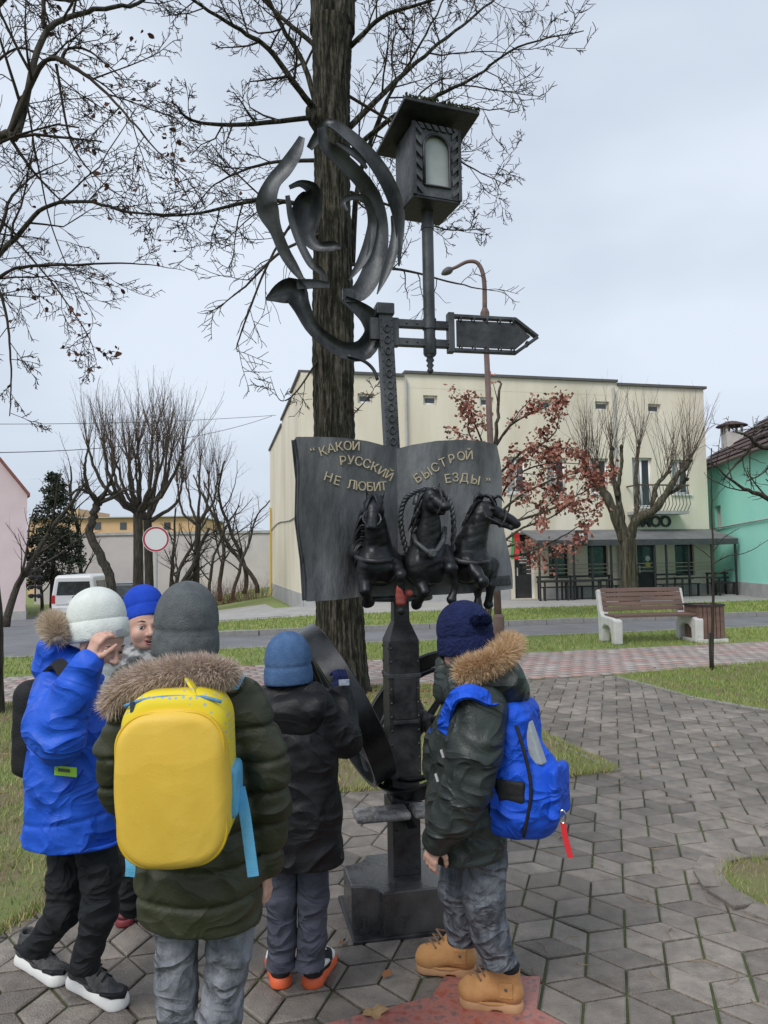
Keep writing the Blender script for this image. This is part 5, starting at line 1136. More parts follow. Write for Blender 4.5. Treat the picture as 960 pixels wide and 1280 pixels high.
for ox, oy, ls in words:
    for ch, zx, zy, an in ls:
        px, py = ox+zx/Zs, oy+zy/Zs; yy = page_at(px, py)-.002; c = MP(px, py, yy); a = R(an)
        e = MP(px+2, py, page_at(px+2, py)-.002)-MP(px-2, py, page_at(px-2, py)-.002); xv = nrm(e); yv = nrm(ZUP-xv*np.dot(ZUP, xv))
        X = xv*math.cos(a)+yv*math.sin(a); Y = -xv*math.sin(a)+yv*math.cos(a); cap_ = .0385
        put_text('letter', ch, .054, c-Y*cap_*.5 if ch not in '“”' else c-Y*cap_*.8, X, Y, M_gold, bk, .0045, 0.0)
# sculptor's plate at the foot of the right page
pls = [MP(x, y, page_at(620, 725)-.028) for x, y in ((607, 721), (637, 719), (639, 731), (606, 732))]; nv = -MY*.006
build('relief_plate', hexa(pls+[p+nv for p in pls]), M_irong, bk, bevel=.002)
for i, ch in enumerate('ЕВУСТ'): put_text('letter', ch, .03, MP(610.5+i*5.7, 730.5-i*.3, page_at(620, 725)-.034), MX, ZUP, M_irong, bk, .003)
# ---- three horses
def HP(px, py, y): return MP(px, py, y)
def horse(name, prims, lab=None):
    o = build('horse', sdf(prims, .0042, smooth=1, disp=lambda p: .0022*snoise(p, 75, 4)+.0022*np.abs(snoise(p, np.array((40, 40, 70)), 6, 3))), M_horse, mon, smooth=True); return o
def mane(a, b, n, side, seed, par, r=.012):
    rr = random.Random(seed); a = np.asarray(a); b = np.asarray(b); m = MB()
    for i in range(n):
        t = i/(n-1); p = a*(1-t)+b*t; d = nrm(np.asarray(side)+np.array((rr.gauss(0, .4), rr.gauss(0, .4), rr.gauss(-.2, .4))))
        m.add(tube(spline(np.array([p, p+d*.022+ZUP*.006, p+d*.04-ZUP*.012, p+d*.05-ZUP*.035]), 7), np.array([.9, 1, .9, .7, .5, .3, .1])*r, 6))
    build('mane', m.get(), M_horse, par, smooth=True)
def leg(pts, rads, hoof=True):
    out = [cone(p, q, a, b, .012) for p, q, a, b in zip(pts[:-1], pts[1:], rads[:-1], rads[1:])]
    if hoof: d = nrm(pts[-1]-pts[-2]); out.append(cone(pts[-1], pts[-1]+d*.018, rads[-1]*1.1, rads[-1]*1.55, .008))
    return out
def eyes(cs, par):
    for c in cs: build('eye', lathe(c, [(.002, -.008), (.008, -.004), (.009, 0), (.007, .005), (.002, .008)], 8, -MY), M_iron, par, smooth=True)
# left horse faces the viewer
h = [cone(HP(474, 705, -.10), HP(472, 702, -.26), .098, .080, .02), ball(HP(462, 708, -.285), (.05, .06, .07), .02), ball(HP(482, 708, -.285), (.05, .06, .07), .02), cone(HP(473, 692, -.25), HP(468, 640, -.325), .066, .038, .02), cone(HP(468, 628, -.335), HP(466, 638, -.38), .038, .036, .012), cone(HP(466, 640, -.385), HP(464, 657, -.43), .028, .020, .01), ball(HP(464, 659, -.435), (.024, .02, .017), .008), ball(HP(457, 641, -.365), (.012, .03, .026), .008), ball(HP(477, 640, -.36), (.012, .03, .026), .008), ball(HP(460, 659, -.452), .007, .004), ball(HP(468, 659, -.45), .007, .004),
     cone(HP(460, 624, -.34), HP(458, 612, -.35), .010, .004, .006), cone(HP(477, 623, -.33), HP(481, 612, -.335), .010, .004, .006), ball(HP(458, 640, -.385), .011, .01), ball(HP(476, 639, -.38), .011, .01)]
h += leg([HP(456, 715, -.28), HP(457, 738, -.31), HP(459, 748, -.27)], [.036, .026, .020]) + leg([HP(492, 698, -.28), HP(501, 718, -.38), HP(502, 742, -.37), HP(502, 757, -.36)], [.032, .022, .013, .014])+[ball(HP(501, 719, -.385), .024, .008)]
h += [ball(HP(449, 690, -.17), (.05, .06, .05), .02)]
ho = horse('horse', h); mane(HP(466, 620, -.36), HP(460, 636, -.38), 5, MX*-.5-MY, 1, ho, .009); mane(HP(458, 630, -.30), HP(456, 690, -.22), 9, -MX, 2, ho)
loop = lambda c, u, v, n=25: [c+u*math.cos(t)+v*math.sin(t) for t in np.linspace(0, 6.283, n)]
build('breast_strap', tube([HP(444, 690, -.16), HP(446, 697, -.26), HP(458, 701, -.345), HP(473, 702, -.362), HP(488, 700, -.345), HP(498, 696, -.25)], .011, 6), M_iron, ho, smooth=True)
build('bridle', tube(loop(HP(465, 648, -.418), MX*.036, MY*.014+ZUP*.030), .004, 5), M_iron, ho)
# middle horse, head up and turned
h = [cone(HP(530, 705, -.10), HP(532, 702, -.30), .105, .085, .02), ball(HP(523, 708, -.325), (.055, .065, .075), .02), ball(HP(544, 708, -.325), (.055, .065, .075), .02), cone(HP(533, 690, -.30), HP(537, 640, -.345), .072, .042, .02), cone(HP(536, 634, -.345), HP(540, 622, -.37), .042, .040, .012), cone(HP(541, 623, -.38), HP(555, 632, -.44), .032, .021, .01), ball(HP(557, 633, -.445), (.024, .02, .019), .008), cone(HP(541, 636, -.385), HP(554, 641, -.43), .020, .012, .006), ball(HP(540, 633, -.385), (.022, .03, .028), .008), ball(HP(560, 631, -.458), .006, .004),
     cone(HP(533, 614, -.35), HP(529, 606, -.35), .009, .004, .006), cone(HP(546, 612, -.36), HP(549, 604, -.36), .009, .004, .006), ball(HP(540, 621, -.41), .011, .01)]
h += leg([HP(556, 690, -.32), HP(564, 710, -.42), HP(569, 732, -.40), HP(566, 744, -.40)], [.034, .024, .014, .014]) + leg([HP(520, 715, -.32), HP(531, 740, -.37), HP(523, 752, -.32)], [.034, .022, .016])+[ball(HP(564, 711, -.425), .025, .008)]
ho = horse('horse', h); mane(HP(534, 612, -.36), HP(524, 660, -.33), 10, -MX, 3, ho); mane(HP(540, 611, -.39), HP(548, 614, -.41), 4, MX*.4-MY*.6, 4, ho, .008)
build('breast_strap', tube([HP(516, 664, -.30), HP(520, 678, -.38), HP(534, 690, -.415), HP(546, 689, -.41), HP(554, 676, -.38), HP(556, 660, -.31)], .011, 6), M_irong, ho, smooth=True)
build('bridle', tube(loop(HP(549, 631, -.418), MX*.008+ZUP*.034, MY*.032), .004, 5), M_iron, ho)
build('buckle', lathe(HP(541, 692, -.42), [(.018, -.01), (.02, 0), (.012, .012)], 8, -MY), M_irong, ho)
# right horse in profile
h = [cone(HP(584, 705, -.10), HP(589, 704, -.25), .098, .078, .02), ball(HP(582, 708, -.285), (.05, .06, .07), .02), ball(HP(600, 708, -.28), (.05, .06, .07), .02), cone(HP(585, 690, -.25), HP(602, 644, -.30), .078, .040, .02), ball(HP(606, 637, -.305), (.042, .032, .036), .012), cone(HP(611, 635, -.305), HP(641, 651, -.33), .030, .020, .01), ball(HP(645, 655, -.335), (.022, .02, .021), .008), cone(HP(612, 648, -.305), HP(639, 660, -.33), .020, .011, .006), ball(HP(609, 645, -.325), (.026, .02, .030), .008), ball(HP(648, 653, -.35), .006, .004), cone(HP(602, 624, -.30), HP(599, 614, -.31), .009, .004, .006), ball(HP(616, 636, -.34), .010, .008)]
h += leg([HP(584, 700, -.31), HP(603, 727, -.40), HP(597, 738, -.34), HP(597, 752, -.34)], [.036, .024, .016, .015]) + leg([HP(616, 705, -.26), HP(613, 732, -.28), HP(611, 750, -.27)], [.030, .021, .015])+[ball(HP(603, 728, -.405), .025, .008)]
ho = horse('horse', h); mane(HP(604, 622, -.31), HP(584, 668, -.25), 14, -MX+ZUP*.3, 5, ho); mane(HP(606, 620, -.33), HP(616, 624, -.335), 4, MX-MY*.3, 6, ho, .008)
build('breast_strap', tube([HP(560, 690, -.14), HP(562, 697, -.26), HP(575, 702, -.35), HP(593, 704, -.362), HP(608, 703, -.345), HP(613, 699, -.24)], .011, 6), M_iron, ho, smooth=True)
build('bridle', tube(loop(HP(628, 648, -.322), MX*.012+ZUP*.036, MY*.034), .004, 5), M_iron, ho); build('rein', tube([HP(628, 656, -.35), HP(608, 646, -.35), HP(602, 628, -.335)], .004, 5), M_iron, ho)
# twisted shaft bow over the middle horse
arch = spline(np.array([HP(509, 692, -.30), HP(503, 668, -.30), HP(501, 645, -.30), HP(506, 626, -.30), HP(518, 615, -.30), HP(534, 610, -.30), HP(552, 615, -.30), HP(563, 630, -.30), HP(567, 652, -.30), HP(566, 690, -.30)]), 70)
def rope(path, r, a, turns, nm, par):
    tg = np.gradient(path, axis=0); n = len(path)
    for ph in (0, math.pi):
        q = []
        for i in range(n):
            t = nrm(tg[i]); x = nrm(np.cross(t, MY)); y = np.cross(t, x); an = turns*2*math.pi*i/n+ph; q.append(path[i]+(x*math.cos(an)+y*math.sin(an))*a)
        build(nm, tube(q, r, 6), M_irong, par, smooth=True)
rope(arch, .0075, .006, 16, 'bow_strand', mon)
build('bell', lathe(HP(521, 624, -.30), [(.004, .02), (.01, .015), (.014, 0), (.02, -.018), (.018, -.022)], 12), M_irong, mon, smooth=True)
build('trace_bar', tube([HP(440, 692, -.16), HP(510, 694, -.20), HP(560, 695, -.20), HP(600, 698, -.17)], .010, 6), M_iron, mon, smooth=True)
# worn red rag on the left horse's hoof
build('red_rag', sdf([cone(HP(500, 736, -.37), HP(501, 752, -.365), .017, .022, .01), ball(HP(510, 742, -.36), (.022, .012, .016), .01)], .004, disp=lambda p: .003*snoise(p, 130, 3)), mat('red_cloth', (.32, .045, .035), (.20, .05, .04), 40, .8), mon, smooth=True)
# ---- flowing ribbon sculpture on the left of the post
def rib(pts, dep, name='ribbon', th=.010, dish=.25, tw=0.0):
    """pts: rows (x,y,width) sighted in the photograph; dep: depth along the ribbon"""
    n = 40; a = spline(np.array([(310+x/3.767, 130+y/3.767, w/3.767/2*1.18) for x, y, w in pts], float), n); d = np.interp(np.linspace(0, 1, n), np.linspace(0, 1, len(dep)), dep)
    tg = np.gradient(a[:, :2], axis=0); tg /= np.linalg.norm(tg, axis=1)[:, None]; nn = np.stack([-tg[:, 1], tg[:, 0]], 1); k = 7; V = []
    for i in range(n):
        hw = max(a[i, 2], .8)
        for j in range(k):
            s = -1+2*j/(k-1); q = a[i, :2]+nn[i]*s*hw; V.append(MP(q[0], q[1], d[i]+hw*.0036*dish*(1-s*s)*1.6+tw*hw*.0036*s*math.sin(i/n*3)))
    N = len(V); Bv = [p+MY*th for p in V]; F = []
    for i in range(n-1):
        for j in range(k-1): q = i*k+j; F += [(q, q+1, q+k+1, q+k), (N+q, N+q+k, N+q+k+1, N+q+1)]
    bd = list(range(k))+[i*k+k-1 for i in range(1, n)]+[(n-1)*k+j for j in range(k-2, -1, -1)]+[i*k for i in range(n-2, 0, -1)]
    for p, q in zip(bd, bd[1:]+bd[:1]): F.append((p, N+p, N+q, q))
    o = build(name, (V+Bv, F), M_irong, mon, smooth=True); o.data.set_sharp_from_angle(angle=R(45)); return o
rib([(255, 155, 26), (225, 225, 52), (175, 300, 62), (120, 365, 62), (88, 450, 84), (98, 510, 84), (130, 590, 50), (170, 690, 46), (215, 765, 38), (262, 832, 14)], [-.02, -.06, -.05, -.01, .03, .02], tw=.5)
rib([(290, 205, 26), (330, 150, 44), (375, 85, 34), (470, 140, 46), (570, 235, 52), (650, 350, 58), (702, 480, 54), (716, 600, 34), (712, 760, 6)], [.0, -.04, -.09, -.10, -.07, -.03, 0, .02], tw=-.4)
rib([(345, 110, 30), (365, 190, 46), (430, 250, 60), (530, 350, 62), (590, 450, 70), (614, 560, 76), (612, 680, 80), (585, 790, 84), (530, 880, 74), (455, 905, 46)], [-.07, -.06, -.02, .03, .05, .05, .02, 0], tw=.5)
rib([(678, 525, 8), (690, 610, 26), (680, 700, 40), (650, 790, 36), (610, 892, 5)], [.03, .0, -.03, -.05], tw=.4)
rib([(195, 390, 14), (250, 372, 26), (305, 405, 60), (282, 480, 118), (272, 560, 104), (285, 630, 56), (330, 670, 38), (400, 668, 40), (436, 678, 10)], [.0, .02, .05, .06, .03, -.02, -.05], dish=.5)
rib([(186, 430, 18), (205, 540, 26), (245, 650, 30), (295, 745, 30), (345, 790, 26), (362, 838, 18)], [.02, .0, -.02, -.01], tw=.4)
rib([(468, 500, 8), (448, 458, 20), (490, 436, 22), (555, 450, 28), (585, 540, 34), (572, 640, 42), (540, 730, 40), (475, 828, 8)], [-.03, -.02, 0, .06, .07, .04], tw=.4)
rib([(560, 300, 10), (520, 250, 22), (470, 210, 24), (420, 180, 12)], [.04, .02, .0])
rib([(84, 918, 8), (150, 890, 80), (215, 880, 104), (252, 950, 70), (300, 1045, 54), (375, 1115, 56), (460, 1160, 66), (545, 1155, 86), (592, 1075, 74), (572, 1005, 72), (515, 955, 52), (455, 918, 30)], [-.03, -.05, -.05, -.03, -.01, 0, .01, .0, -.01], dish=.5)
rib([(230, 850, 40), (300, 845, 36), (385, 852, 22)], [-.05, -.03, .0])
def zpx(x, y, yy=0.0): return MP(310+x/3.767, 130+y/3.767, yy)
build('tie_rod', tube(spline(np.array([zpx(470, 1185), zpx(545, 1210), zpx(590, 1250), zpx(610, 1300)]), 16), .008, 6), M_irong, mon, smooth=True)
build('mount_plate', box(zpx(600, 1060), (.05, .03, .10), MAX), M_irong, mon); build('mount_plate', box(zpx(470, 900, .02), (.05, .03, .05), MAX), M_irong, mon)
# ---- lantern arm, pipe and arrow sign
def MQ(px, py, y=0.0): return mloc(MP(px, py, y))
xa1 = MQ(562, 415)[0]; zt_, zb_ = MQ(500, 398, -.02)[2], MQ(500, 431, -.02)[2]; hbar = .036
build('arm_bar', mbox(XTOP+.034, xa1, -.018, .018, zt_-hbar, zt_), M_irong, mon, bevel=.003); build('arm_bar', mbox(XTOP+.034, xa1, -.018, .018, zb_, zb_+hbar), M_irong, mon, bevel=.003)
build('arm_plate', mbox(XTOP+.0335, XTOP+.066, -.021, .021, zb_-.004, zt_+.004), M_irong, mon, bevel=.003)
rivets([ML(x, -.0185, z) for x in (.05, .10, .15, .25) for z in (zt_-.018, zb_+.018)], -MY, .006, mon)
xp = MQ(537, 420)[0]; zlb = MQ(537, 262, 0)[2]
pp_ = build('lantern_pipe', lathe(ML(xp, 0, 0), [(.026, zb_-.04), (.031, zb_-.03), (.031, zb_+.04), (.027, zb_+.041), (.027, zt_-.04), (.033, zt_-.039), (.033, zt_+.01), (.0275, zt_+.012), (.0275, zlb-.10), (.031, zlb-.099), (.031, zlb-.08), (.027, zlb-.079), (.027, zlb+.01)], 18), M_irong, mon, smooth=True); pp_.data.set_sharp_from_angle(angle=R(40))
zf_ = zb_-.04; build('finial', lathe(ML(xp, 0, 0), [(.002, zf_-.085), (.010, zf_-.082), (.016, zf_-.07), (.010, zf_-.058), (.018, zf_-.046), (.011, zf_-.034), (.020, zf_-.022), (.014, zf_-.008), (.026, zf_+.0)], 14), M_irong, mon, smooth=True)
lan = empty('lantern', ML(xp, 0, zlb)); lan.parent = mon; lan.location = tuple(ML(xp, 0, zlb)-wloc(mon))
LA = R(8); LX = MX*math.cos(LA)+MY*math.sin(LA); LY = -MX*math.sin(LA)+MY*math.cos(LA); LC = ML(xp, 0, 0)
def LB(x, y, z): return LC+LX*x+LY*y+ZUP*z
def lbox(x0, x1, y0, y1, z0, z1): return hexa([LB(x, y, z) for z in (z0, z1) for x, y in ((x0, y0), (x1, y0), (x1, y1), (x0, y1))])
yf = -.12; z0 = zlb; z1 = MQ(537, 128, -.2)[2]-.055; w0, w1 = .113, .118
M_boards = mat('lantern_boards', (.045, .048, .052), (.11, .115, .12), 8, .5, .25, 60, metal=.3, detail=8)
build('floor', lbox(-w0-.004, w0+.004, -w0-.004, w0+.004, z0-.012, z0), M_iron, lan, bevel=.003)
# front wall with arched opening, as boards round it
aw, az0, az1 = .064, z0+.05, z1-.11
def arch_pts(r, n=14): return [(r*math.cos(t), az1+r*math.sin(t)) for t in np.linspace(math.pi, 0, n)]
outer = [(-aw, az0)]+arch_pts(aw)+[(aw, az0)]
V = [];F = []
ap = arch_pts(aw); n = len(ap)
V += [LB(x, yf, z) for x, z in ap]; V += [LB(x*w0/aw, yf, z1) for x, z in ap]
for i in range(n-1): F.append((i, i+1, n+i+1, n+i))
def quad(*c): k = len(V); V.extend(LB(x, yf, z) for x, z in c); F.append((k, k+1, k+2, k+3))
quad((-w0, z0), (-aw, z0), (-aw, az1), (-w0, z1)); quad((aw, z0), (w0, z0), (w0, z1), (aw, az1)); quad((-aw, z0), (aw, z0), (aw, az0), (-aw, az0))
build('front_board', (V, F), M_boards, lan)
build('pane', (np.array([LB(x, yf+.012, z) for x, z in [(aw, az0), (-aw, az0)]+arch_pts(aw)]), [tuple(range(n+2))]), mat('frosted_pane', (.30, .33, .32), (.38, .41, .40), 6, .35), lan)
build('pane_frame', tube([LB(x, yf-.004, z) for x, z in outer+[outer[0]]], .007, 6), M_iron, lan, smooth=True)
for sgn, nm in ((-1, 'side_board'), (1, 'side_board')):
    for k in range(4):
        y0 = -w0+k*(2*w0/4); o = lbox(min(sgn*w0, sgn*(w0-.012)), max(sgn*w0, sgn*(w0-.012)), y0+.002, y0+2*w0/4-.002, z0, z1); build(nm, o, M_boards, lan, bevel=.003)
build('back_board', lbox(-w0+.013, w0-.013, w0-.012, w0, z0, z1), M_boards, lan)
for k in range(6):   # slanted battens beside the arch
    zz_ = z0+.04+k*.055
    for sgn in (-1, 1):
        a, b = sgn*w0*.98, sgn*(aw+.012); V = [LB(x, yf-d, z) for d in (.001, .012) for x, z in ((a, zz_), (b, zz_-.035), (b, zz_-.010), (a, zz_+.025))]; build('batten', hexa(V), M_boards, lan, bevel=.002)
for k, x in enumerate((-.085, -.05, -.015, .02, .055, .09)):
    V = [LB(a, yf-d, b) for d in (.001, .011) for a, b in ((x-.012, z1-.002), (x+.012, z1-.002), (x+.03, az1+aw+.018+abs(x)*.0), (x+.006, az1+aw+.018))]; build('batten', hexa(V), M_boards, lan, bevel=.002)
for sx in (-1, 1): build('corner_post', lbox(sx*w0-.008, sx*w0+.008, yf-.012, yf+.004, z0-.004, z1), M_iron, lan, bevel=.002)
rz = z1+.012
build('roof', hexa([LB(x, y, z) for z in (0, 1) for x, y in ((0, 0),)*4][:0]+[LB(-.185, -.20, rz+.03), LB(.185, -.20, rz+.03), LB(.185, .19, rz-.02), LB(-.185, .19, rz-.02), LB(-.185, -.20, rz+.048), LB(.185, -.20, rz+.048), LB(.185, .19, rz-.002), LB(-.185, .19, rz-.002)]), M_iron, lan, bevel=.003)
mr_ = np.random.default_rng(4); mp_ = np.stack([mr_.uniform(-.185, .185, 420), np.where(mr_.random(420) < .6, mr_.uniform(-.205, -.185, 420), mr_.uniform(-.19, .18, 420))], 1)
build('roof_moss', leaf_quads(np.array([LB(x, y, rz+.048-(y+.2)*.128) for x, y in mp_]), .016, mr_, -1.0), island_mat('moss', [(.04, .05, .02), (.07, .075, .035), (.10, .09, .05)], .9), lan, kind='stuff')
# arrow sign
sx0, sz0, sz1 = MQ(560, 415)[0], MQ(610, 441, -.01)[2], MQ(610, 395, -.01)[2]; sx1 = MQ(645, 416)[0]; stp_ = MQ(671, 417)[0]; zc = (sz0+sz1)/2
arrow = empty('arrow_sign', ML(sx0, 0, zc)); arrow.parent = mon; arrow.location = tuple(ML(sx0, 0, zc)-wloc(mon))
def bar2(a, b, w, y0=-.016, y1=.016):
    a = np.array(a); b = np.array(b); t = (b-a)/np.linalg.norm(b-a); n_ = np.array((-t[1], t[0]))*w/2
    return hexa([ML(p[0], y, p[1]) for y in (y0, y1) for p in (a-n_, b-n_, b+n_, a+n_)])
fw = .016
for a, b, w in (((sx0+.012, sz0-.006), (sx0+.012, sz1+.006), .030), ((sx0+.028, sz1-fw/2), (sx1, sz1-fw/2), fw), ((sx0+.028, sz0+fw/2), (sx1, sz0+fw/2), fw), ((sx1-.004, sz1-fw/2-.001), (stp_, zc+.001), fw), ((sx1-.004, sz0+fw/2+.001), (stp_, zc-.001), fw)):
    build('frame_bar', bar2(a, b, w, -.017 if w < .02 else -.022, .017 if w < .02 else .022), M_irong, arrow, bevel=.003)
pi_ = [(sx0+.042, sz0+.026), (sx1-.004, sz0+.026), (stp_-.035, zc), (sx1-.004, sz1-.026), (sx0+.042, sz1-.026)]; n = 5
V = [ML(x, y, z) for y in (-.006, .006) for x, z in pi_]; build('panel', (V, [tuple(range(n)), tuple(range(2*n-1, n-1, -1))]+[(i, n+i, n+(i+1) % n, (i+1) % n) for i in range(n)]), M_iron, arrow)
for i, x in enumerate(np.linspace(sx0+.06, sx1-.02, 5)):
    for z in (sz0+.02, sz1-.02): build('lashing', tube(loop(ML(x, 0, z), MY*.02, ZUP*.014), .004, 5), M_irong, arrow)
for z in (zc-.03, zc+.03): build('lashing', tube(loop(ML((sx1+stp_)/2, 0, zc+(z-zc)*1.2), MY*.02, ZUP*.012), .004, 5), M_irong, arrow)
# ------------------------------------------------------------------ the children
M_skin = mat('skin', (.56, .33, .25), (.62, .38, .30), 14, .5, .04, 120, spec=.4)
M_skin.node_tree.nodes['Principled BSDF'].inputs['Subsurface Weight'].default_value = .12
M_skin.node_tree.nodes['Principled BSDF'].inputs['Subsurface Radius'].default_value = (.012, .005, .003)
def cloth(name, c1, c2, sc=10, rough=.75, bump=.35, bs=150, sheen=0.0, st=(1, 1, 1), crease=0.0, cs=9):
    new = name not in MATS; m = mat(name, c1, c2, sc, rough, bump, bs, sheen=sheen, stretch=st, spec=.3)
    if crease and new:          # crisp small wrinkles on top of the modelled folds
        t = m.node_tree; b = t.nodes['Principled BSDF']; tc = t.nodes.new('ShaderNodeTexCoord'); mp = t.nodes.new('ShaderNodeMapping'); mp.inputs['Scale'].default_value = (1, 1, 1.5); t.links.new(tc.outputs['Object'], mp.inputs['Vector'])
        n = t.nodes.new('ShaderNodeTexNoise'); n.noise_type = 'RIDGED_MULTIFRACTAL'; n.inputs['Scale'].default_value = cs; n.inputs['Detail'].default_value = 2.5; n.inputs['Roughness'].default_value = .45; n.inputs['Distortion'].default_value = .7; n.normalize = False; n.inputs['Offset'].default_value = 1.0; n.inputs['Gain'].default_value = 1.0; t.links.new(mp.outputs[0], n.inputs['Vector'])
        bp = t.nodes.new('ShaderNodeBump'); bp.inputs['Strength'].default_value = crease; bp.inputs['Distance'].default_value = .022; t.links.new(n.outputs['Fac'], bp.inputs['Height'])
        prev = [l for l in t.links if l.to_socket == b.inputs['Normal']]
        if prev: t.links.new(prev[0].from_socket, bp.inputs['Normal'])
        t.links.new(bp.outputs[0], b.inputs['Normal'])
    return m
M_olive = cloth('olive_nylon', (.030, .033, .018), (.048, .051, .028), 8, .5, .12, 120, crease=.38, cs=7)
M_bluec = cloth('royal_blue_nylon', (.012, .080, .53), (.020, .115, .66), 7, .5, .12, 120, crease=.7, cs=6)
M_blackc = cloth('black_nylon', (.008, .008, .010), (.016, .016, .019), 9, .55, .12, 120, crease=.6, cs=6)
M_greenc = cloth('charcoal_green_nylon', (.024, .031, .029), (.040, .049, .046), 8, .42, .12, 120, crease=.75, cs=6.5)
M_gknit = cloth('grey_knit', (.085, .095, .10), (.13, .142, .147), 30, .9, .4, 260)
M_wknit = cloth('white_knit', (.62, .66, .62), (.74, .77, .73), 20, .9, .3, 260)
M_dknit = cloth('denim_blue_knit', (.055, .115, .24), (.085, .16, .31), 26, .9, .4, 260)
M_nknit = cloth('navy_knit', (.006, .012, .055), (.012, .020, .085), 30, .9, .7, 100)
M_rknit = cloth('royal_blue_knit', (.01, .05, .42), (.015, .07, .52), 20, .9, .3, 260)
M_jean = cloth('grey_jeans', (.11, .12, .14), (.27, .28, .31), 26, .85, .3, 300, st=(1, 1, .45), crease=.7, cs=10)
M_jeand = cloth('washed_black_jeans', (.070, .080, .096), (.175, .19, .215), 34, .85, .3, 300, st=(1, 1, .35), crease=.7, cs=11)
M_slate = cloth('slate_trousers', (.055, .060, .082), (.085, .092, .12), 9, .8, .2, 260, crease=.6, cs=10)
M_blkt = cloth('black_trousers', (.008, .010, .012), (.018, .020, .024), 9, .8, .2, 260, crease=.6, cs=10)
M_tan = cloth('tan_nubuck', (.44, .225, .085), (.54, .29, .12), 16, .75, .12, 120)
M_tansole = mat('tan_sole', (.40, .22, .11), (.47, .27, .14), 12, .7, .1, 60); M_wsole = mat('white_sole', (.70, .70, .68), rough=.6); M_osole = mat('orange_sole', (.72, .13, .045), rough=.55)
M_shoe = cloth('grey_black_mesh', (.025, .026, .028), (.10, .10, .10), 22, .7, .3, 160); M_bshoe = cloth('black_mesh', (.010, .010, .012), (.03, .03, .033), 20, .7, .3, 160)
M_pads = cloth('padded_black', (.012, .012, .014), (.02, .02, .022), 9, .7, .2, 100)
M_eyew = mat('eye_white', (.75, .73, .70), rough=.2); M_iris = mat('iris', (.03, .018, .012), rough=.1); M_lip = mat('lip', (.42, .14, .12), rough=.4); M_mouth = mat('mouth_dark', (.06, .01, .012), rough=.5); M_teeth = mat('teeth', (.72, .70, .64), rough=.25)
def person(px, py, d, label):
    b = P(px, py, d); b[2] = 0; return empty('person', b, label, 'person')
def fold(amp, sc, seed, vs=1.0):
    def f(p):
        w = p+.03*np.stack([snoise(p, 14, seed+k, 3) for k in (50, 51, 52)], -1)
        return amp*.6*snoise(w, np.array((sc*.7, sc*.7, sc*.8*vs)), seed, 5)+amp*1.1*(np.abs(snoise(w, np.array((sc*.8, sc*.8, sc*1.3*vs)), seed+9, 3))-.3)*-1
    return f
def ringf(pts, amp, lam, seed, rmax=.11):
    pts = [np.asarray(q, float) for q in pts]; cum = np.concatenate([[0], np.cumsum([np.linalg.norm(b-a) for a, b in zip(pts[:-1], pts[1:])])])
    def f(p):
        best = np.full(p.shape[:-1], 9.0); s = np.zeros(p.shape[:-1])
        for i, (a, b) in enumerate(zip(pts[:-1], pts[1:])):
            ba = b-a; h = np.clip(((p-a) @ ba)/(ba @ ba), 0, 1); d = np.linalg.norm(p-a-h[..., None]*ba, axis=-1); m = d < best; best[m] = d[m]; s[m] = (cum[i]+h*(cum[i+1]-cum[i]))[m]
        w = s+.030*snoise(p, 16, seed, 4)+.016*snoise(p, 34, seed+1, 4)
        return amp*(np.abs(np.sin(math.pi*w/lam))**.7*-1+.55)*np.clip((rmax-best)/.03, 0, 1)*(.55+.45*snoise(p, 9, seed+2, 3))
    return f
def both(*fs): return lambda p: sum(f(p) for f in fs)
def part(name, prims, res, m, par, cuts=(), subs=(), disp=None, smooth=1):
    return build(name, sdf(prims, res, cuts, subs, disp, smooth), m, par, smooth=True)
def chain(pts, rads, k=.03, flat=None): return [cone(a, b, r, s, k, flat) for a, b, r, s in zip(pts[:-1], pts[1:], rads[:-1], rads[1:])]
def fur(name, path, rad, n, length, m, par, seed, flow=(0, 0, 0), wid=.0015, core=None):
    n = int(n*1.9)
    """thousands of tapered tufts standing on a soft roll"""
    r = np.random.default_rng(seed); path = np.asarray(path); k = len(path); tg = np.gradient(path, axis=0); tg /= np.linalg.norm(tg, axis=1)[:, None]
    rad = np.broadcast_to(np.asarray(rad, float), (k,)); t = r.uniform(0, k-1.001, n); i = t.astype(int); f = (t-i)[:, None]; c = path[i]*(1-f)+path[i+1]*f; T_ = tg[i]
    d = r.normal(size=(n, 3)); d -= T_*(d*T_).sum(1)[:, None]; d /= np.linalg.norm(d, axis=1)[:, None]; rr = (rad[i]*(1-f[:, 0])+rad[i+1]*f[:, 0])[:, None]
    b = c+d*rr*.85; cl = snoise(b, 55, seed+1)[:, None]; dd = d+r.normal(0, .5, (n, 3))+np.asarray(flow)+.5*np.cross(T_, d)*cl; dd /= np.linalg.norm(dd, axis=1)[:, None]; L_ = (length*r.uniform(.35, 1.05, n)*(1+.35*cl[:, 0]))[:, None]
    s = np.cross(dd, r.normal(size=(n, 3))); s /= np.linalg.norm(s, axis=1)[:, None]; s = s*wid*.5; mid = b+dd*L_*.55; tip = b+dd*L_+(np.asarray(flow)+np.array((0, 0, -.25)))*L_*.35
    V = np.stack([b-s, b+s, mid+s*.8, tip, mid-s*.8], 1).reshape(-1, 3); o = np.arange(n)[:, None]*5; F = np.concatenate([o+np.array([[0, 1, 2, 4]]), o+np.array([[4, 2, 3, 3]])])
    F4 = F[:n]; F3 = F[n:][:, :3]
    F = [tuple(q) for q in F4.tolist()]+[tuple(q) for q in F3.tolist()]
    fo = build(name, tube(path, rad, 12), m, par, smooth=True); tag(build('fur_hair', (V, F), m, fo), kind='stuff'); return fo
M_furg = island_mat('beige_fur', [(.42, .33, .27), (.62, .50, .42), (.78, .66, .58), (.52, .41, .34)], .7)
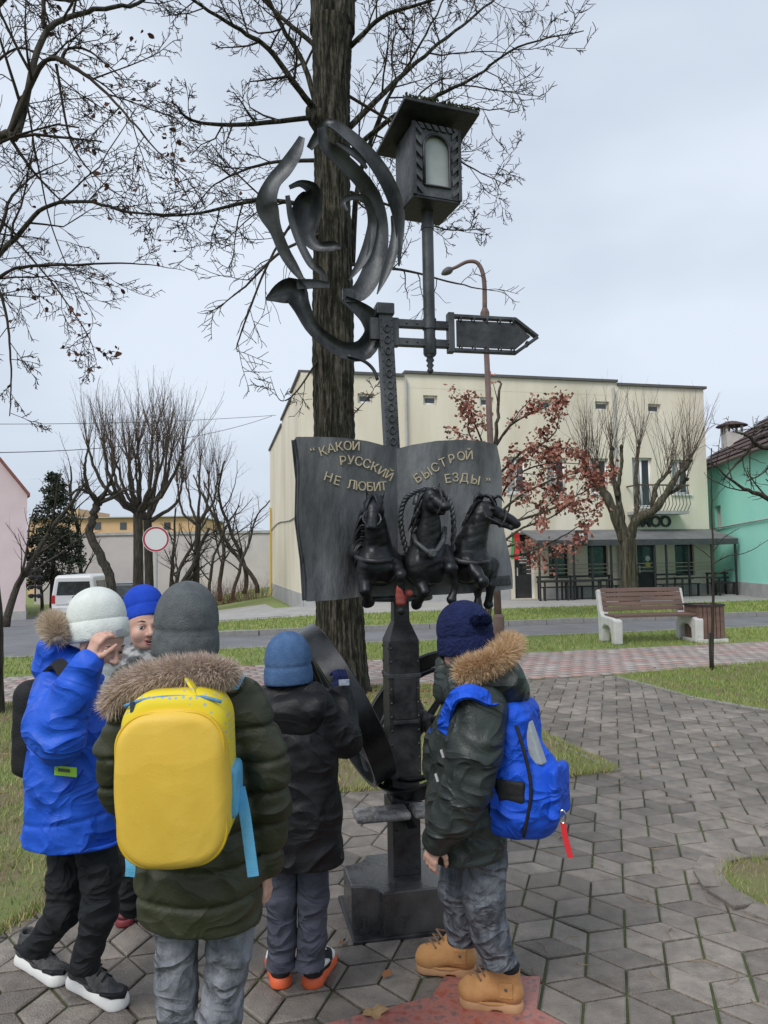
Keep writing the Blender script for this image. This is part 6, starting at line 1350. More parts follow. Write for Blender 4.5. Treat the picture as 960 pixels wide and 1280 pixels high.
M_furt = island_mat('tan_fur', [(.44, .29, .16), (.66, .46, .27), (.80, .60, .40), (.54, .36, .20)], .7)
def beanie(name, c, up, rx, h, m, par, res=.0045, cuff=.0, tipx=(0, 0, 0), rim=0.0, fw=(0, 1, 0)):
    """c: centre of the brim; rx: half width; h: height"""
    FR = 1.2; up = nrm(up); fw = nrm(np.asarray(fw)-up*np.dot(up, fw)); sd_ = np.cross(fw, up); ax = np.stack([sd_, fw, up]); tip = np.asarray(tipx, float)
    pr = [ball(c+up*h*.28, (rx, rx*FR, h*.70), .03, ax), ball(c+up*h*.62+tip*.6, (rx*.78, rx*.78*FR, h*.36), .05, ax), ball(c+up*h*.05, (rx*.985, rx*FR*.99, h*.4), .03, ax)]
    cuts = [(c, -up)]
    dsp = lambda p: .0022*snoise(p, np.array((26, 26, 16)), 3, 6)+.0011*np.exp(-(((p-c) @ up-h*.36)/.006)**2)*3
    o = part(name, pr, res, m, par, cuts, disp=dsp)
    if cuff:
        path = [c+up*cuff*.5+(sd_*math.cos(t)*rx+fw*math.sin(t)*rx*1.2)*1.01 for t in np.linspace(0, 2*math.pi, 41)]
        n = 40; V = []
        for t in np.linspace(0, 2*math.pi, n, endpoint=False):
            e = sd_*math.cos(t)*rx+fw*math.sin(t)*rx*1.2; w = 1+.01*math.sin(7*t)
            for rr, hh in ((.96, -.004), (1.045, .0), (1.06*w, cuff*.5), (1.045, cuff), (.98, cuff+.004)): V.append(c+e*rr+up*hh)
        F = [(5*i+j, 5*i+j+1, 5*((i+1) % n)+j+1, 5*((i+1) % n)+j) for i in range(n) for j in range(4)]; build('cuff', (V, F), m, o, smooth=True)
    return o
def head(c, fw, up, s, par, smile=False, res=.0032, seed=1):
    """c: centre of the skull, s: head height"""
    fw = nrm(fw); up = nrm(np.asarray(up)-fw*np.dot(up, fw)); rt = np.cross(fw, up); X = lambda a, b, e: np.asarray(c)+(rt*a+fw*b+up*e)*s; ax = np.stack([rt, fw, up])
    pr = [ball(X(0, -.05, .10), (.345*s, .40*s, .39*s), .02, ax), ball(X(0, .10, -.16), (.29*s, .29*s, .33*s), .06*s, ax), ball(X(0, .23, -.36), (.13*s, .12*s, .09*s), .10*s, ax),
          cone(X(0, .36, .02), X(0, .46, -.14), .028*s, .055*s, .05*s), ball(X(.05, .41, -.155), .035*s, .03*s), ball(X(-.05, .41, -.155), .035*s, .03*s),
          cone(X(-.15, .33, .06), X(.15, .33, .06), .04*s, .04*s, .06*s), ball(X(.17, .24, -.14), .115*s, .08*s), ball(X(-.17, .24, -.14), .115*s, .08*s),
          ball(X(0, .36, -.265), (.085*s, .045*s, .03*s), .03*s, ax), ball(X(0, .35, -.315), (.075*s, .045*s, .028*s), .03*s, ax),
          ball(X(.345, -.03, -.05), (.035*s, .075*s, .11*s), .02*s, ax), ball(X(-.345, -.03, -.05), (.035*s, .075*s, .11*s), .02*s, ax),
          cone(X(0, -.06, -.25), X(0, -.10, -.62), .21*s, .22*s, .06*s)]
    sb = [(ball(X(.145, .375, -.015), (.075*s, .05*s, .045*s), 0, ax), .03*s), (ball(X(-.145, .375, -.015), (.075*s, .05*s, .045*s), 0, ax), .03*s)]
    if smile: sb.append((ball(X(0, .40, -.285), (.115*s, .07*s, .042*s), 0, ax), .012*s))
    o = part('head', pr, res, M_skin, par, subs=sb, disp=lambda p: .0006*snoise(p, 70, seed))
    for sx in (-1, 1):
        e = part('eye', [ball(X(sx*.14, .305, -.01), .062*s, 0)], .0022, M_eyew, o); build('iris', lathe(X(sx*.14+.012, .360, -.012), [(.030*s, -.004), (.028*s, .001), (.012*s, .004)], 12, fw), M_iris, e)
        build('eyebrow', tube([X(sx*.075, .375, .10), X(sx*.14, .37, .122), X(sx*.22, .315, .10)], [.008*s, .014*s, .006*s], 6), mat('brow', (.09, .055, .03)), o)
        build('eyelid', tube([X(sx*.075, .355, .0), X(sx*.14, .378, .035), X(sx*.205, .335, .005)], [.006*s, .012*s, .006*s], 6), M_skin, o, smooth=True)
    if smile:
        part('mouth', [ball(X(0, .315, -.285), (.105*s, .05*s, .045*s), 0, ax)], .003, M_mouth, o); part('teeth', [ball(X(0, .335, -.268), (.085*s, .042*s, .020*s), 0, ax)], .0025, M_teeth, o)
        build('lip', tube([X(-.12, .335, -.265), X(-.06, .385, -.247), X(0, .40, -.243), X(.06, .385, -.247), X(.12, .335, -.265)], [.008*s, .014*s, .014*s, .014*s, .008*s], 6), M_lip, o, smooth=True); build('lip', tube([X(-.12, .335, -.27), X(-.06, .375, -.32), X(0, .388, -.33), X(.06, .375, -.32), X(.12, .335, -.27)], [.008*s, .015*s, .017*s, .015*s, .008*s], 6), M_lip, o, smooth=True)
    else: build('lip', tube([X(-.085, .36, -.288), X(0, .405, -.285), X(.085, .36, -.288)], [.006*s, .014*s, .006*s], 6), M_lip, o, smooth=True)
    return o
def hand(wr, fd, pn, th, s, m, par, curl=.5, name='hand', res=.0026, spread=.1):
    """wr wrist, fd finger direction, pn palm normal, th +1/-1 thumb side, s hand length"""
    fd = nrm(fd); pn = nrm(np.asarray(pn)-fd*np.dot(pn, fd)); sd_ = np.cross(fd, pn)*th; Q = lambda a, b, e: np.asarray(wr)+(fd*a+sd_*b+pn*e)*s
    pr = [cone(Q(-.12, 0, 0), Q(.08, 0, 0), .125*s, .13*s, .02, (pn, 1.35)), cone(Q(.08, .06, 0), Q(.45, .11, 0), .10*s, .095*s, .015, (pn, 1.6)), cone(Q(.08, -.06, 0), Q(.43, -.12, 0), .10*s, .09*s, .015, (pn, 1.6))]
    for i, (b, L_, r) in enumerate(((.155, .40, .058), (.055, .45, .060), (-.05, .42, .057), (-.145, .33, .050))):
        p = Q(.46-.02*i, b, 0); a = 0; sp = spread*(1.5-i)*.5
        for j, fr in enumerate((.44, .31, .25)):
            a += curl*(.55, 1.0, .8)[j]; dr = nrm(fd*math.cos(a)+pn*math.sin(a)+sd_*sp); q = p+dr*L_*fr*s; pr.append(cone(p, q, r*s*(1-.08*j), r*s*(.93-.10*j), .004)); p = q
    a1 = Q(.10, .13, .03); a2 = a1+nrm(fd*.6+sd_*.65+pn*.35)*.24*s; a3 = a2+nrm(fd*.85+sd_*.15+pn*.55)*.19*s; a4 = a3+nrm(fd*.8-sd_*.1+pn*.6)*.13*s
    pr += [cone(a1, a2, .085*s, .066*s, .012), cone(a2, a3, .062*s, .055*s, .004), cone(a3, a4, .054*s, .042*s, .004)]
    return part(name, pr, res, m, par, smooth=1)
def sneaker(toe, heel, w, h, mu, ms, par, name='shoe', up_h=.09, ank=None, accent=None, tab=None):
    """low shoe from heel to toe on the ground; ank: where the leg enters"""
    toe = np.asarray(toe, float); heel = np.asarray(heel, float); f = nrm(toe-heel); s = np.cross(f, ZUP); L_ = np.linalg.norm(toe-heel); z = ZUP
    Q = lambda a, b, e: heel+f*a*L_+s*b+z*e
    up = [cone(Q(.15, 0, h+.022), Q(.50, 0, h+.016), w*.80, w*.82, .02, (z, 1.25)), cone(Q(.50, 0, h+.014), Q(.84, 0, h+.008), w*.84, w*.80, .02, (z, 1.45)), cone(Q(.15, 0, h+.03), Q(.17, 0, h+up_h), w*.76, w*.66, .02), cone(Q(.24, 0, h+up_h*.8), Q(.62, 0, h+.030), w*.55, w*.55, .03)]
    o = part(name, up, .004, mu, par, cuts=[(heel+z*h*.8, -z), (Q(.17, 0, h+up_h+.014), z)], subs=[(cone(Q(.20, 0, h+up_h*.9), Q(.20, 0, h+up_h+.06), w*.46, w*.6, 0), .008)], disp=lambda p: .0014*snoise(p, 75, 8))
    for sd2 in (-1, 1):      # overlay panels: heel counter and side stripe
        build('overlay', tube([Q(.04, sd2*w*.55, h+.03), Q(.18, sd2*w*.84, h+.045), Q(.36, sd2*w*.86, h+.035), Q(.55, sd2*w*.80, h+.02)], [.008, .012, .011, .006], 6), accent or mu, o, smooth=True)
    build('toe_cap', tube([Q(.72, -w*.86, h+.012), Q(.88, -w*.66, h+.016), Q(.965, 0, h+.016), Q(.88, w*.66, h+.016), Q(.72, w*.86, h+.012)], [.006, .010, .011, .010, .006], 6), accent or mu, o, smooth=True)
    if tab: build('tongue_tab', box(Q(.46, 0, h+.075), (.022, .020, .010), (f, s, z)), tab, o, bevel=.003)
    so = [cone(Q(.13, 0, h*.5), Q(.45, 0, h*.5), w*.94, w*.88, .01, (z, 1.0)), cone(Q(.45, 0, h*.5), Q(.84, 0, h*.55), w*.88, w*1.04, .01)]
    part('sole', so, .0045, ms, o, cuts=[(heel+z*h*1.25, z), (heel+z*.002, -z)])
    for i in range(4): p = Q(.40+i*.09, 0, h+.085-i*.012); build('lace', tube([p-s*w*.5-z*.008, p+z*.012, p+s*w*.5-z*.008], .0035, 5), accent or mu, o)
    return o
def backpack(name, c, X, Y, Zv, hw, hd_, hh, m, label, res=.006, rd=.06, disp=None): 
    r = empty(name, c-Zv*hh, label, 'backpack'); return r
# ================= boy in olive coat, back to us, yellow backpack
dA = 1.93; K = lambda x, y, dd=0.0: P(x, y, dA+dd); sA = dA/FPX
A_ = person(245, 1460, dA, 'person in an olive padded coat and grey beanie carrying the yellow backpack')
FW = np.array((0.05, 1, 0)); fl = (np.array((0, 1.0, 0)), 1.28)
coat = chain([K(232, 868), K(236, 930), K(242, 1010), K(250, 1090), K(252, 1175)], [57*sA, 71*sA, 73*sA, 72*sA, 75*sA], .04, fl)
coat += [cone(K(172, 888, .0), K(298, 880, .0), 31*sA, 31*sA, .05)]
coat += chain([K(302, 884), K(333, 950, -.01), K(338, 1010, .0), K(333, 1078, .03)], [33*sA, 27*sA, 24*sA, 19*sA], .012)
coat += chain([K(168, 888), K(144, 940, .0), K(146, 985, .05), K(168, 1030, .16)], [31*sA, 23*sA, 21*sA, 18*sA], .012)
zA = lambda y: K(245, y)[2]
lines = [zA(y) for y in (905, 950, 993, 1036, 1078, 1118)]
def qA(p):
    z = p[..., 2]+.04*snoise(p, 7, 2)+.03*(p[..., 0]-K(245, 1000)[0])*-.5; o = np.zeros(z.shape)
    for l in lines: o += .010*np.exp(-((z-l)/.007)**2)-.0035*np.exp(-((z-l-.03)/.022)**2)
    return o+fold(.004, 26, 5)(p)+ringf([K(302, 884), K(333, 950, -.01), K(338, 1010, .0), K(333, 1078, .03)], .006, .075, 2, .075)(p)
part('coat', coat, .0062, M_olive, A_, cuts=[(K(250, 1146), nrm(np.array((-.06, 0, -1.0))))], disp=qA)
legs = chain([K(222, 1130), K(220, 1200), K(222, 1310, .02), K(226, 1420, .0)], [26*sA, 25*sA, 23*sA, 21*sA], .01)+chain([K(290, 1130), K(286, 1190), K(270, 1310, .0), K(262, 1420, -.02)], [27*sA, 26*sA, 24*sA, 21*sA], .01)
part('trousers', legs, .0055, M_jean, A_, disp=both(fold(.006, 22, 11), ringf([K(286, 1130), K(284, 1190), K(268, 1310, .0), K(262, 1420, -.02)], .006, .06, 2, .10)))
for x in (226, 262): q = K(x, 1454); q[2] = 0; sneaker(q+np.array((0, .16, 0)), q+np.array((0, -.06, 0)), .04, .03, M_bshoe, M_wsole, A_)
head(K(231, 794, .0)+np.array((0, 0, 0)), FW, ZUP, 88*sA, A_)
beanie('beanie', K(232, 817, .0), np.array((.03, 0, 1)), 37.5*sA, 86*sA, M_gknit, A_, cuff=24*sA, tipx=(.0, 0, -.004))
# hood hanging behind the neck with its fur roll
hood = [ball(K(215, 858, .0), (70*sA, .085, 30*sA), .05), cone(K(165, 858, -.03), K(268, 845, -.03), 26*sA, 24*sA, .04)]
part('hood', hood, .006, M_olive, A_, disp=fold(.004, 30, 4))
fp = spline(np.array([K(134, 884, -.05), K(158, 860, -.085), K(190, 846, -.115), K(225, 840, -.125), K(258, 838, -.115), K(280, 842, -.09), K(286, 846, -.03)]), 30)
fur('fur_trim', fp, np.interp(np.linspace(0, 1, 30), [0, .15, .5, .9, 1], [.015, .022, .022, .02, .012]), 11000, .036, M_furg, A_, 3, (-.1, -.2, .1))
hand(K(333, 1086, .03), np.array((.0, .1, -1)), np.array((-1, .2, 0)), 1, .135, M_skin, A_, .5)
# yellow backpack
M_yel = cloth('yellow_panel', (.70, .455, .055), (.78, .52, .08), 6, .5, .06, 240, crease=.06, cs=5)
M_yel2 = bpy.data.materials.new('yellow_dotted_fabric'); M_yel2.use_nodes = True; MATS['yd'] = M_yel2
t_ = M_yel2.node_tree; b_ = t_.nodes['Principled BSDF']; tc_ = t_.nodes.new('ShaderNodeTexCoord'); vo = t_.nodes.new('ShaderNodeTexVoronoi'); vo.inputs['Scale'].default_value = 62; vo.inputs['Randomness'].default_value = .35
cr2 = t_.nodes.new('ShaderNodeValToRGB'); cr2.color_ramp.interpolation = 'CONSTANT'; cr2.color_ramp.elements[0].color = (.35, .42, .40, 1); cr2.color_ramp.elements[1].position = .26; cr2.color_ramp.elements[1].color = (.74, .58, .02, 1)
t_.links.new(tc_.outputs['Object'], vo.inputs['Vector']); t_.links.new(vo.outputs['Distance'], cr2.inputs['Fac']); t_.links.new(cr2.outputs['Color'], b_.inputs['Base Color']); b_.inputs['Roughness'].default_value = .7
M_lblue = cloth('light_blue_webbing', (.10, .36, .58), (.14, .43, .66), 20, .6, .2, 300)
bpY = nrm(np.array((.04, -1, -.02))); bpX = nrm(np.cross(-bpY, ZUP)); bpX = nrm(bpX+np.array((0, 0, .03))); bpZ = np.cross(bpX, -bpY)
def bpk(px, py, dd=-.135): return P(px, py, dA+dd)
cA = bpk(226, 960); hwA, hhA = 67*(dA-.2)/FPX, 105*(dA-.2)/FPX
axA = np.stack([bpX, -bpY, bpZ])
bpA = empty('yellow_backpack', cA-bpZ*hhA, 'bright yellow moulded school backpack with light blue straps on the olive coat', 'backpack')
part('body', [pillow(cA-bpY*.0, (hwA*.99, .078, hhA*.98), .035, .085, axA)], .006, M_yel2, bpA, disp=lambda p: .0022*snoise(p, 24, 2))
part('front_panel', [pillow(cA+bpY*.075-bpZ*hhA*.10, (hwA*.95, .030, hhA*.86), .02, .075, axA), ball(cA+bpY*.070-bpZ*hhA*.12, (hwA*.94, .046, hhA*.84), .05, axA)], .005, M_yel, bpA, disp=lambda p: .0012*snoise(p, 20, 6))
pan = [cA+bpY*.094-bpZ*hhA*.10+bpX*(sx_*(hwA*.955-.075)+.075*math.cos(t))+bpZ*(sz_*(hhA*.862-.075)+.075*math.sin(t)) for sx_, sz_, t0_ in ((1, 1, 0), (-1, 1, 90), (-1, -1, 180), (1, -1, 270)) for t in np.radians(np.linspace(t0_, t0_+90, 12))]; pan.append(pan[0])
build('piping', tube(pan, .0045, 6, cap=False), cloth('yellow_piping', (.66, .42, .02), (.70, .47, .03), 9, .5, .05), bpA, smooth=True)
zpz = [cA+bpY*.064+bpX*x*hwA+bpZ*hhA*(.80+.125*(1-abs(x)**2.5)) for x in np.linspace(-.86, .9, 24)]
build('zip', tube(zpz, .0042, 5), mat('zip_blue', (.08, .22, .42), (.10, .28, .5), 60, .5), bpA, smooth=True)
build('zip_pull', box(zpz[2]+bpY*.006-bpZ*.008, (.010, .006, .026), (bpX, bpY, bpZ)), mat('zip_dark', (.03, .05, .09)), bpA, bevel=.002)
hl = spline(np.array([cA+bpX*hwA*.10+bpZ*hhA*.95-bpY*.02, cA+bpX*hwA*.18+bpZ*hhA*1.10+bpY*.01, cA+bpX*hwA*.36+bpZ*hhA*1.02+bpY*.04, cA+bpX*hwA*.46+bpZ*hhA*.93+bpY*.05]), 14)
V = [];
for i, p in enumerate(hl): t2 = nrm(np.gradient(hl, axis=0)[i]); n2 = nrm(np.cross(t2, bpY)); V += [p-bpY*.014+n2*.0, p+bpY*.016, p+bpY*.016+n2*.006, p-bpY*.014+n2*.006]
build('handle', (V, [(4*i+j, 4*i+(j+1) % 4, 4*i+4+(j+1) % 4, 4*i+4+j) for i in range(13) for j in range(4)]), M_yel2, bpA)
for sx in (-1, 1):
    part('side_pocket', [rbox(cA+bpX*sx*hwA*.97-bpZ*hhA*.28-bpY*.01, (.016, .058, hhA*.30), .014, axA)], .005, M_lblue, bpA, disp=fold(.003, 30, 3))
def strap(pts, w, m, par, name='strap', nrmv=None, th=.004):
    q = spline(np.array(pts), 26); tg = np.gradient(q, axis=0); V = []
    for i, p in enumerate(q):
        t2 = nrm(tg[i]); n2 = nrm(np.asarray(nrmv)-t2*np.dot(nrmv, t2)); s2 = np.cross(t2, n2); V += [p-s2*w/2, p+s2*w/2, p+s2*w/2+n2*th, p-s2*w/2+n2*th]
    F = [(4*i+j, 4*i+(j+1) % 4, 4*i+4+(j+1) % 4, 4*i+4+j) for i in range(25) for j in range(4)]+[(3, 2, 1, 0), (100, 101, 102, 103)]
    return build(name, (V, F), m, par)
strap([bpk(300, 985, -.12), bpk(306, 1015, -.14), bpk(311, 1050, -.155), bpk(317, 1095, -.16)], .026, M_lblue, bpA, 'strap_tail', -FW)
strap([bpk(290, 862, -.08), bpk(298, 848, -.03), bpk(300, 846, .05)], .03, M_lblue, bpA, 'shoulder_strap', ZUP)
strap([bpk(162, 1060, -.12), bpk(164, 1082, -.13), bpk(163, 1095, -.13)], .024, M_lblue, bpA, 'strap_tail', -FW)
# ================= boy in blue coat at the left, hand at his brow
dB = 2.60; K = lambda x, y, dd=0.0: P(x, y, dB+dd); sB = dB/FPX
B_ = person(85, 1240, dB, 'person in a bright blue coat and white knit hat touching the forehead at the left')
FWB = nrm(np.array((.92, -.36, 0))); RTB = nrm(np.cross(FWB, ZUP)); flB = (FWB, 1.12)
coat = chain([K(98, 858), K(95, 910), K(93, 970), K(93, 1030), K(94, 1075)], [47*sB, 54*sB, 55*sB, 57*sB, 60*sB], .04, flB)
coat += chain([K(72, 862, -.09), K(62, 905, -.15), K(76, 925, -.19)], [28*sB, 29*sB, 27*sB], .012) + chain([K(70, 915, -.17), K(92, 868, -.18), K(110, 830, -.17)], [30*sB, 25*sB, 18*sB], .012)
coat += chain([K(120, 862, .09), K(132, 910, .12), K(136, 960, .10), K(142, 1005, .06)], [26*sB, 25*sB, 22*sB, 18*sB], .012)
coat += [ball(K(108, 846), (34*sB, .07, 20*sB), .04)]
zB = lambda y: K(95, y)[2]
def qB(p):
    z = p[..., 2]+.25*(p[..., 0]-K(95, 1000)[0])*-.3; o = np.zeros(z.shape)
    for l, a in ((zB(1012), .006), (zB(925), .004)): o += a*np.exp(-((z-l)/.006)**2)
    return o+fold(.006, 22, 15)(p)+ringf([K(72, 862, -.09), K(62, 905, -.15), K(70, 922, -.18), K(92, 868, -.18), K(110, 830, -.17)], .0048, .085, 4, .10)(p)
part('coat', coat, .0062, M_bluec, B_, cuts=[(K(94, 1046), nrm(np.array((-.06, 0, -1.0))))], disp=qB)
build('hem', tube([K(94, 1043)+np.array((60*sB*.99*math.cos(t), 0, 0))+FWB*0+np.array((0, 53*sB*math.sin(t), -.055*math.cos(t)*.25)) for t in np.linspace(0, 2*math.pi, 33)], .007, 6, cap=False), M_bluec, B_, smooth=True)
hood = [ball(K(76, 832, .0), (32*sB, .10, 25*sB), .04), cone(K(62, 812, -.07), K(66, 812, .07), 15*sB, 15*sB, .04), ball(K(88, 838), (30*sB, .09, 18*sB), .04)]
part('hood', hood, .006, M_bluec, B_, disp=fold(.005, 30, 4))
fp = spline(np.array([K(72, 800, -.10), K(68, 784, -.06), K(66, 779, 0), K(70, 784, .06), K(76, 800, .10)]), 20)
fur('fur_trim', fp, .019, 8000, .045, M_furt if False else island_mat('fawn_fur', [(.42, .33, .23), (.60, .48, .36), (.74, .62, .48), (.50, .40, .29)], .7), B_, 5, (-.1, -.1, .15))
fwh = nrm(np.array((.80, -.42, -.42))); uph = nrm(np.array((.34, -.12, .93)))
hB = head(K(127, 803, .0), fwh, uph, 72*sB, B_)
beanie('knit_hat', K(123, 799, .0)+uph*.0, nrm(np.array((-.12, .06, 1.0))), 30*sB, 62*sB, M_wknit, B_, cuff=22*sB, fw=(1, 0, 0), tipx=(.004, 0, .0))
build('hat_tag', box(K(149, 790, -.10), (.022, .004, .018), (nrm((.8, .6, .25)), nrm((.6, -.8, 0)), ZUP)), mat('grey_patch', (.30, .30, .36)), B_)
part('neck_warmer', [cone(K(128, 836, -.0), K(122, 850, 0), 22*sB, 30*sB, .02)], .005, M_wknit, B_, disp=fold(.004, 40, 9))
hand(K(111, 824, -.165), nrm(np.array((.40, -.05, .9))), nrm(np.array((.55, .75, -.15))), -1, .145, M_skin, B_, .75)
for lg, r in (([K(84, 1040, .06), K(84, 1098, .05), K(78, 1140, .03), K(42, 1190, .06), K(38, 1205, .06)], [25, 22, 19, 15, 15]), ([K(116, 1040, .0), K(126, 1095, -.03), K(124, 1140, -.04), K(104, 1212, .0), K(101, 1227, .0)], [25, 22, 19.5, 15, 15])):
    part('trouser_leg', chain(lg, [q*sB for q in r], .03), .005, M_blkt, B_, cuts=[(lg[-2], nrm(lg[-1]-lg[-2]))], disp=both(fold(.004, 26, 12), ringf(lg, .006, .05, 3)))
def gp(x, y): return G(x, y)
sneaker(gp(82, 1234), gp(24, 1200), .042, .034, M_shoe, M_wsole, B_, accent=M_blackc, up_h=.085, tab=mat('yellow_tab', (.65, .45, .03))); sneaker(gp(157, 1264), gp(88, 1228), .043, .034, M_shoe, M_wsole, B_, accent=M_blackc, up_h=.085, tab=mat('yellow_tab', (.65, .45, .03)))
lab = build('reflective_tag', box(K(82, 964, -.176), (.068, .004, .030), (nrm(RTB*-.0+np.array((1, .32, -.22))), nrm((.3, -1, 0)), ZUP)), mat('lime_tag', (.38, .72, .06), rough=.4), B_); build('tag_print', box(K(80, 963, -.180), (.036, .003, .010), (nrm(np.array((1, .32, -.22))), nrm((.3, -1, 0)), ZUP)), M_gknit, lab)
bb_ = empty('black_backpack', K(36, 965, .0), 'plain black backpack worn on the blue coat', 'backpack')
axb = np.stack([FWB, np.cross(ZUP, FWB), ZUP])
part('body', [rbox(K(58, 905, .05), (.055, .125, .165), .05, axb), rbox(K(47, 930, .06), (.03, .10, .09), .03, axb)], .006, M_pads, bb_, disp=fold(.004, 22, 8))
strap([K(52, 862, -.02), K(62, 838, -.10), K(74, 832, -.145), K(84, 850, -.18), K(86, 868, -.20)], .045, M_pads, bb_, 'shoulder_strap', nrm((.1, -.6, .8)), .012); strap([K(48, 945, -.04), K(60, 932, -.145), K(76, 935, -.19), K(90, 940, -.175)], .028, M_pads, bb_, 'lower_strap', nrm((0, -1, 0)))
# ================= smiling boy behind in blue hat
dC_ = 3.15; K = lambda x, y, dd=0.0: P(x, y, dC_+dd); sC = dC_/FPX
Cc = person(175, 1150, dC_, 'person in a royal blue hat smiling behind the grey beanie, face half hidden')
M_camo = mat('camouflage_fabric', (.035, .038, .04), (.36, .36, .36), 16, .8, .1, 200, c3=(.10, .105, .11), contrast=(.40, .60), detail=2)
fwc = nrm(np.array((.52, -.85, .02)))
head(K(181, 782, .0), fwc, nrm(np.array((-.1, .1, 1))), 63*sC, Cc, smile=True, res=.003); beanie('knit_hat', K(181, 777, .02), nrm(np.array((-.24, .30, 1.0))), 24.5*sC, 44*sC, M_rknit, Cc, fw=(.62, -.76, 0))
part('neck_warmer', [cone(K(178, 822, .03), K(177, 840, .01), 23*sC, 32*sC, .02)], .006, M_camo, Cc, disp=fold(.006, 40, 9))
cc = chain([K(180, 850), K(178, 930), K(176, 1010)], [46*sC, 50*sC, 52*sC], .04, (fwc, 1.2))+chain([K(160, 846, -.05), K(150, 900, -.02), K(156, 970, -.05)], [25*sC, 22*sC, 17*sC], .02)+chain([K(205, 846, .05), K(222, 900, .02), K(215, 970, -.05)], [25*sC, 22*sC, 17*sC], .02)
part('jacket', cc, .007, M_camo, Cc, cuts=[(K(178, 1020), -ZUP)], disp=fold(.006, 24, 3)); part('shoulder_panel', [cone(K(157, 838, -.055), K(160, 856, -.07), 15*sC, 15*sC, .02)], .006, M_bluec, Cc, disp=fold(.003, 40, 3))
for lg in ([K(168, 1000), K(166, 1060), K(165, 1128)], [K(192, 1000), K(194, 1060), K(194, 1128)]): part('trouser_leg', chain(lg, [27*sC, 24*sC, 18*sC], .03), .006, M_blkt, Cc, disp=fold(.005, 28, 2))
M_rsole = mat('dark_red_sole', (.20, .03, .04), rough=.6)
for x in (156, 190): q = G(x, 1146); sneaker(q+np.array((.03, -.10, 0)), q+np.array((-.01, .09, 0)), .038, .025, M_bshoe, M_rsole, Cc, accent=M_rsole)
hand(K(215, 980, -.06), np.array((0, -.3, -1)), np.array((-1, 0, 0)), 1, .13, M_skin, Cc, .5); hand(K(156, 980, -.06), np.array((0, -.3, -1)), np.array((1, 0, 0)), -1, .13, M_skin, Cc, .5)
# ================= boy in black coat at the wheel, back to us
dD = 2.70; K = lambda x, y, dd=0.0: P(x, y, dD+dd); sD = dD/FPX
Dd = person(370, 1235, dD, 'person in a long black coat and denim blue beanie gripping the wheel')
flD = (np.array((.1, 1.0, 0)), 1.25)
coat = chain([K(364, 886), K(370, 940), K(372, 1010), K(374, 1085)], [42*sD, 49*sD, 52*sD, 56*sD], .04, flD)+[cone(K(338, 892), K(398, 888), 21*sD, 22*sD, .04)]
coat += chain([K(398, 890), K(424, 918, .03), K(432, 926, .08)], [24*sD, 24*sD, 22*sD], .012)+chain([K(430, 924, .07), K(428, 895, .13), K(425, 868, .17)], [22*sD, 19*sD, 16*sD], .012)
coat += chain([K(336, 892), K(328, 940, .03), K(334, 980, .12)], [22*sD, 20*sD, 18*sD], .012)
part('coat', coat, .0058, M_blackc, Dd, cuts=[(K(374, 1074), nrm(np.array((-.03, 0, -1.0))))], disp=both(fold(.006, 18, 25), ringf([K(398, 890), K(424, 918, .03), K(431, 926, .08), K(428, 895, .13), K(425, 868, .17)], .005, .08, 5, .08)))
part('hood', [cone(K(340, 872, -.02), K(392, 872, -.02), 17*sD, 19*sD, .04), ball(K(368, 896, -.07), (34*sD, .06, 26*sD), .05), cone(K(334, 870, .03), K(392, 868, .03), 15*sD, 15*sD, .03), cone(K(346, 888, -.10), K(394, 884, -.09), 12*sD, 12*sD, .03)], .0055, M_blackc, Dd, disp=fold(.006, 32, 7))
head(K(361, 836), np.array((.25, 1, 0)), ZUP, 68*sD, Dd); beanie('beanie', K(361, 853), np.array((-.02, 0, 1)), 27.5*sD, 60*sD, M_dknit, Dd, fw=(.25, 1, 0))
hand(K(424, 866, .18), nrm(np.array((.05, .35, 1))), nrm(np.array((-.5, .9, 0))), -1, .14, M_nknit, Dd, .9, 'glove')
build('glove_patch', box(K(430, 853, .125), (.040, .004, .022), (nrm((1, .3, 0)), nrm((.3, -1, 0)), ZUP)), mat('pale_patch', (.5, .53, .58), (.25, .3, .4), 90), Dd); part('glove_cuff', [cone(K(425, 868, .17), K(425, 863, .175), 14*sD, 14*sD, .01)], .004, M_nknit, Dd)
for lg in ([K(352, 1060), K(352, 1120), K(353, 1170, .01), K(351, 1208, .01), K(351, 1220, .01)], [K(390, 1060), K(391, 1120), K(390, 1170, .01), K(387, 1208, .01), K(387, 1220, .01)]): part('trouser_leg', chain(lg, [20*sD, 18.5*sD, 17*sD, 16.5*sD, 16.5*sD], .02), .0048, M_slate, Dd, cuts=[(lg[-2], -ZUP)], disp=both(fold(.003, 26, 13, .7), ringf(lg, .0028, .07, 5)))
for x, t2 in ((352, -.05), (388, .05)):
    q = G(x, 1236); o = sneaker(q+np.array((t2, .19, 0)), q, .044, .030, M_bshoe, M_osole, Dd, accent=M_wsole, up_h=.085); build('heel_tab', box(q+np.array((0, .004, .075)), (.040, .012, .012), np.eye(3)), M_wsole, o, bevel=.003)
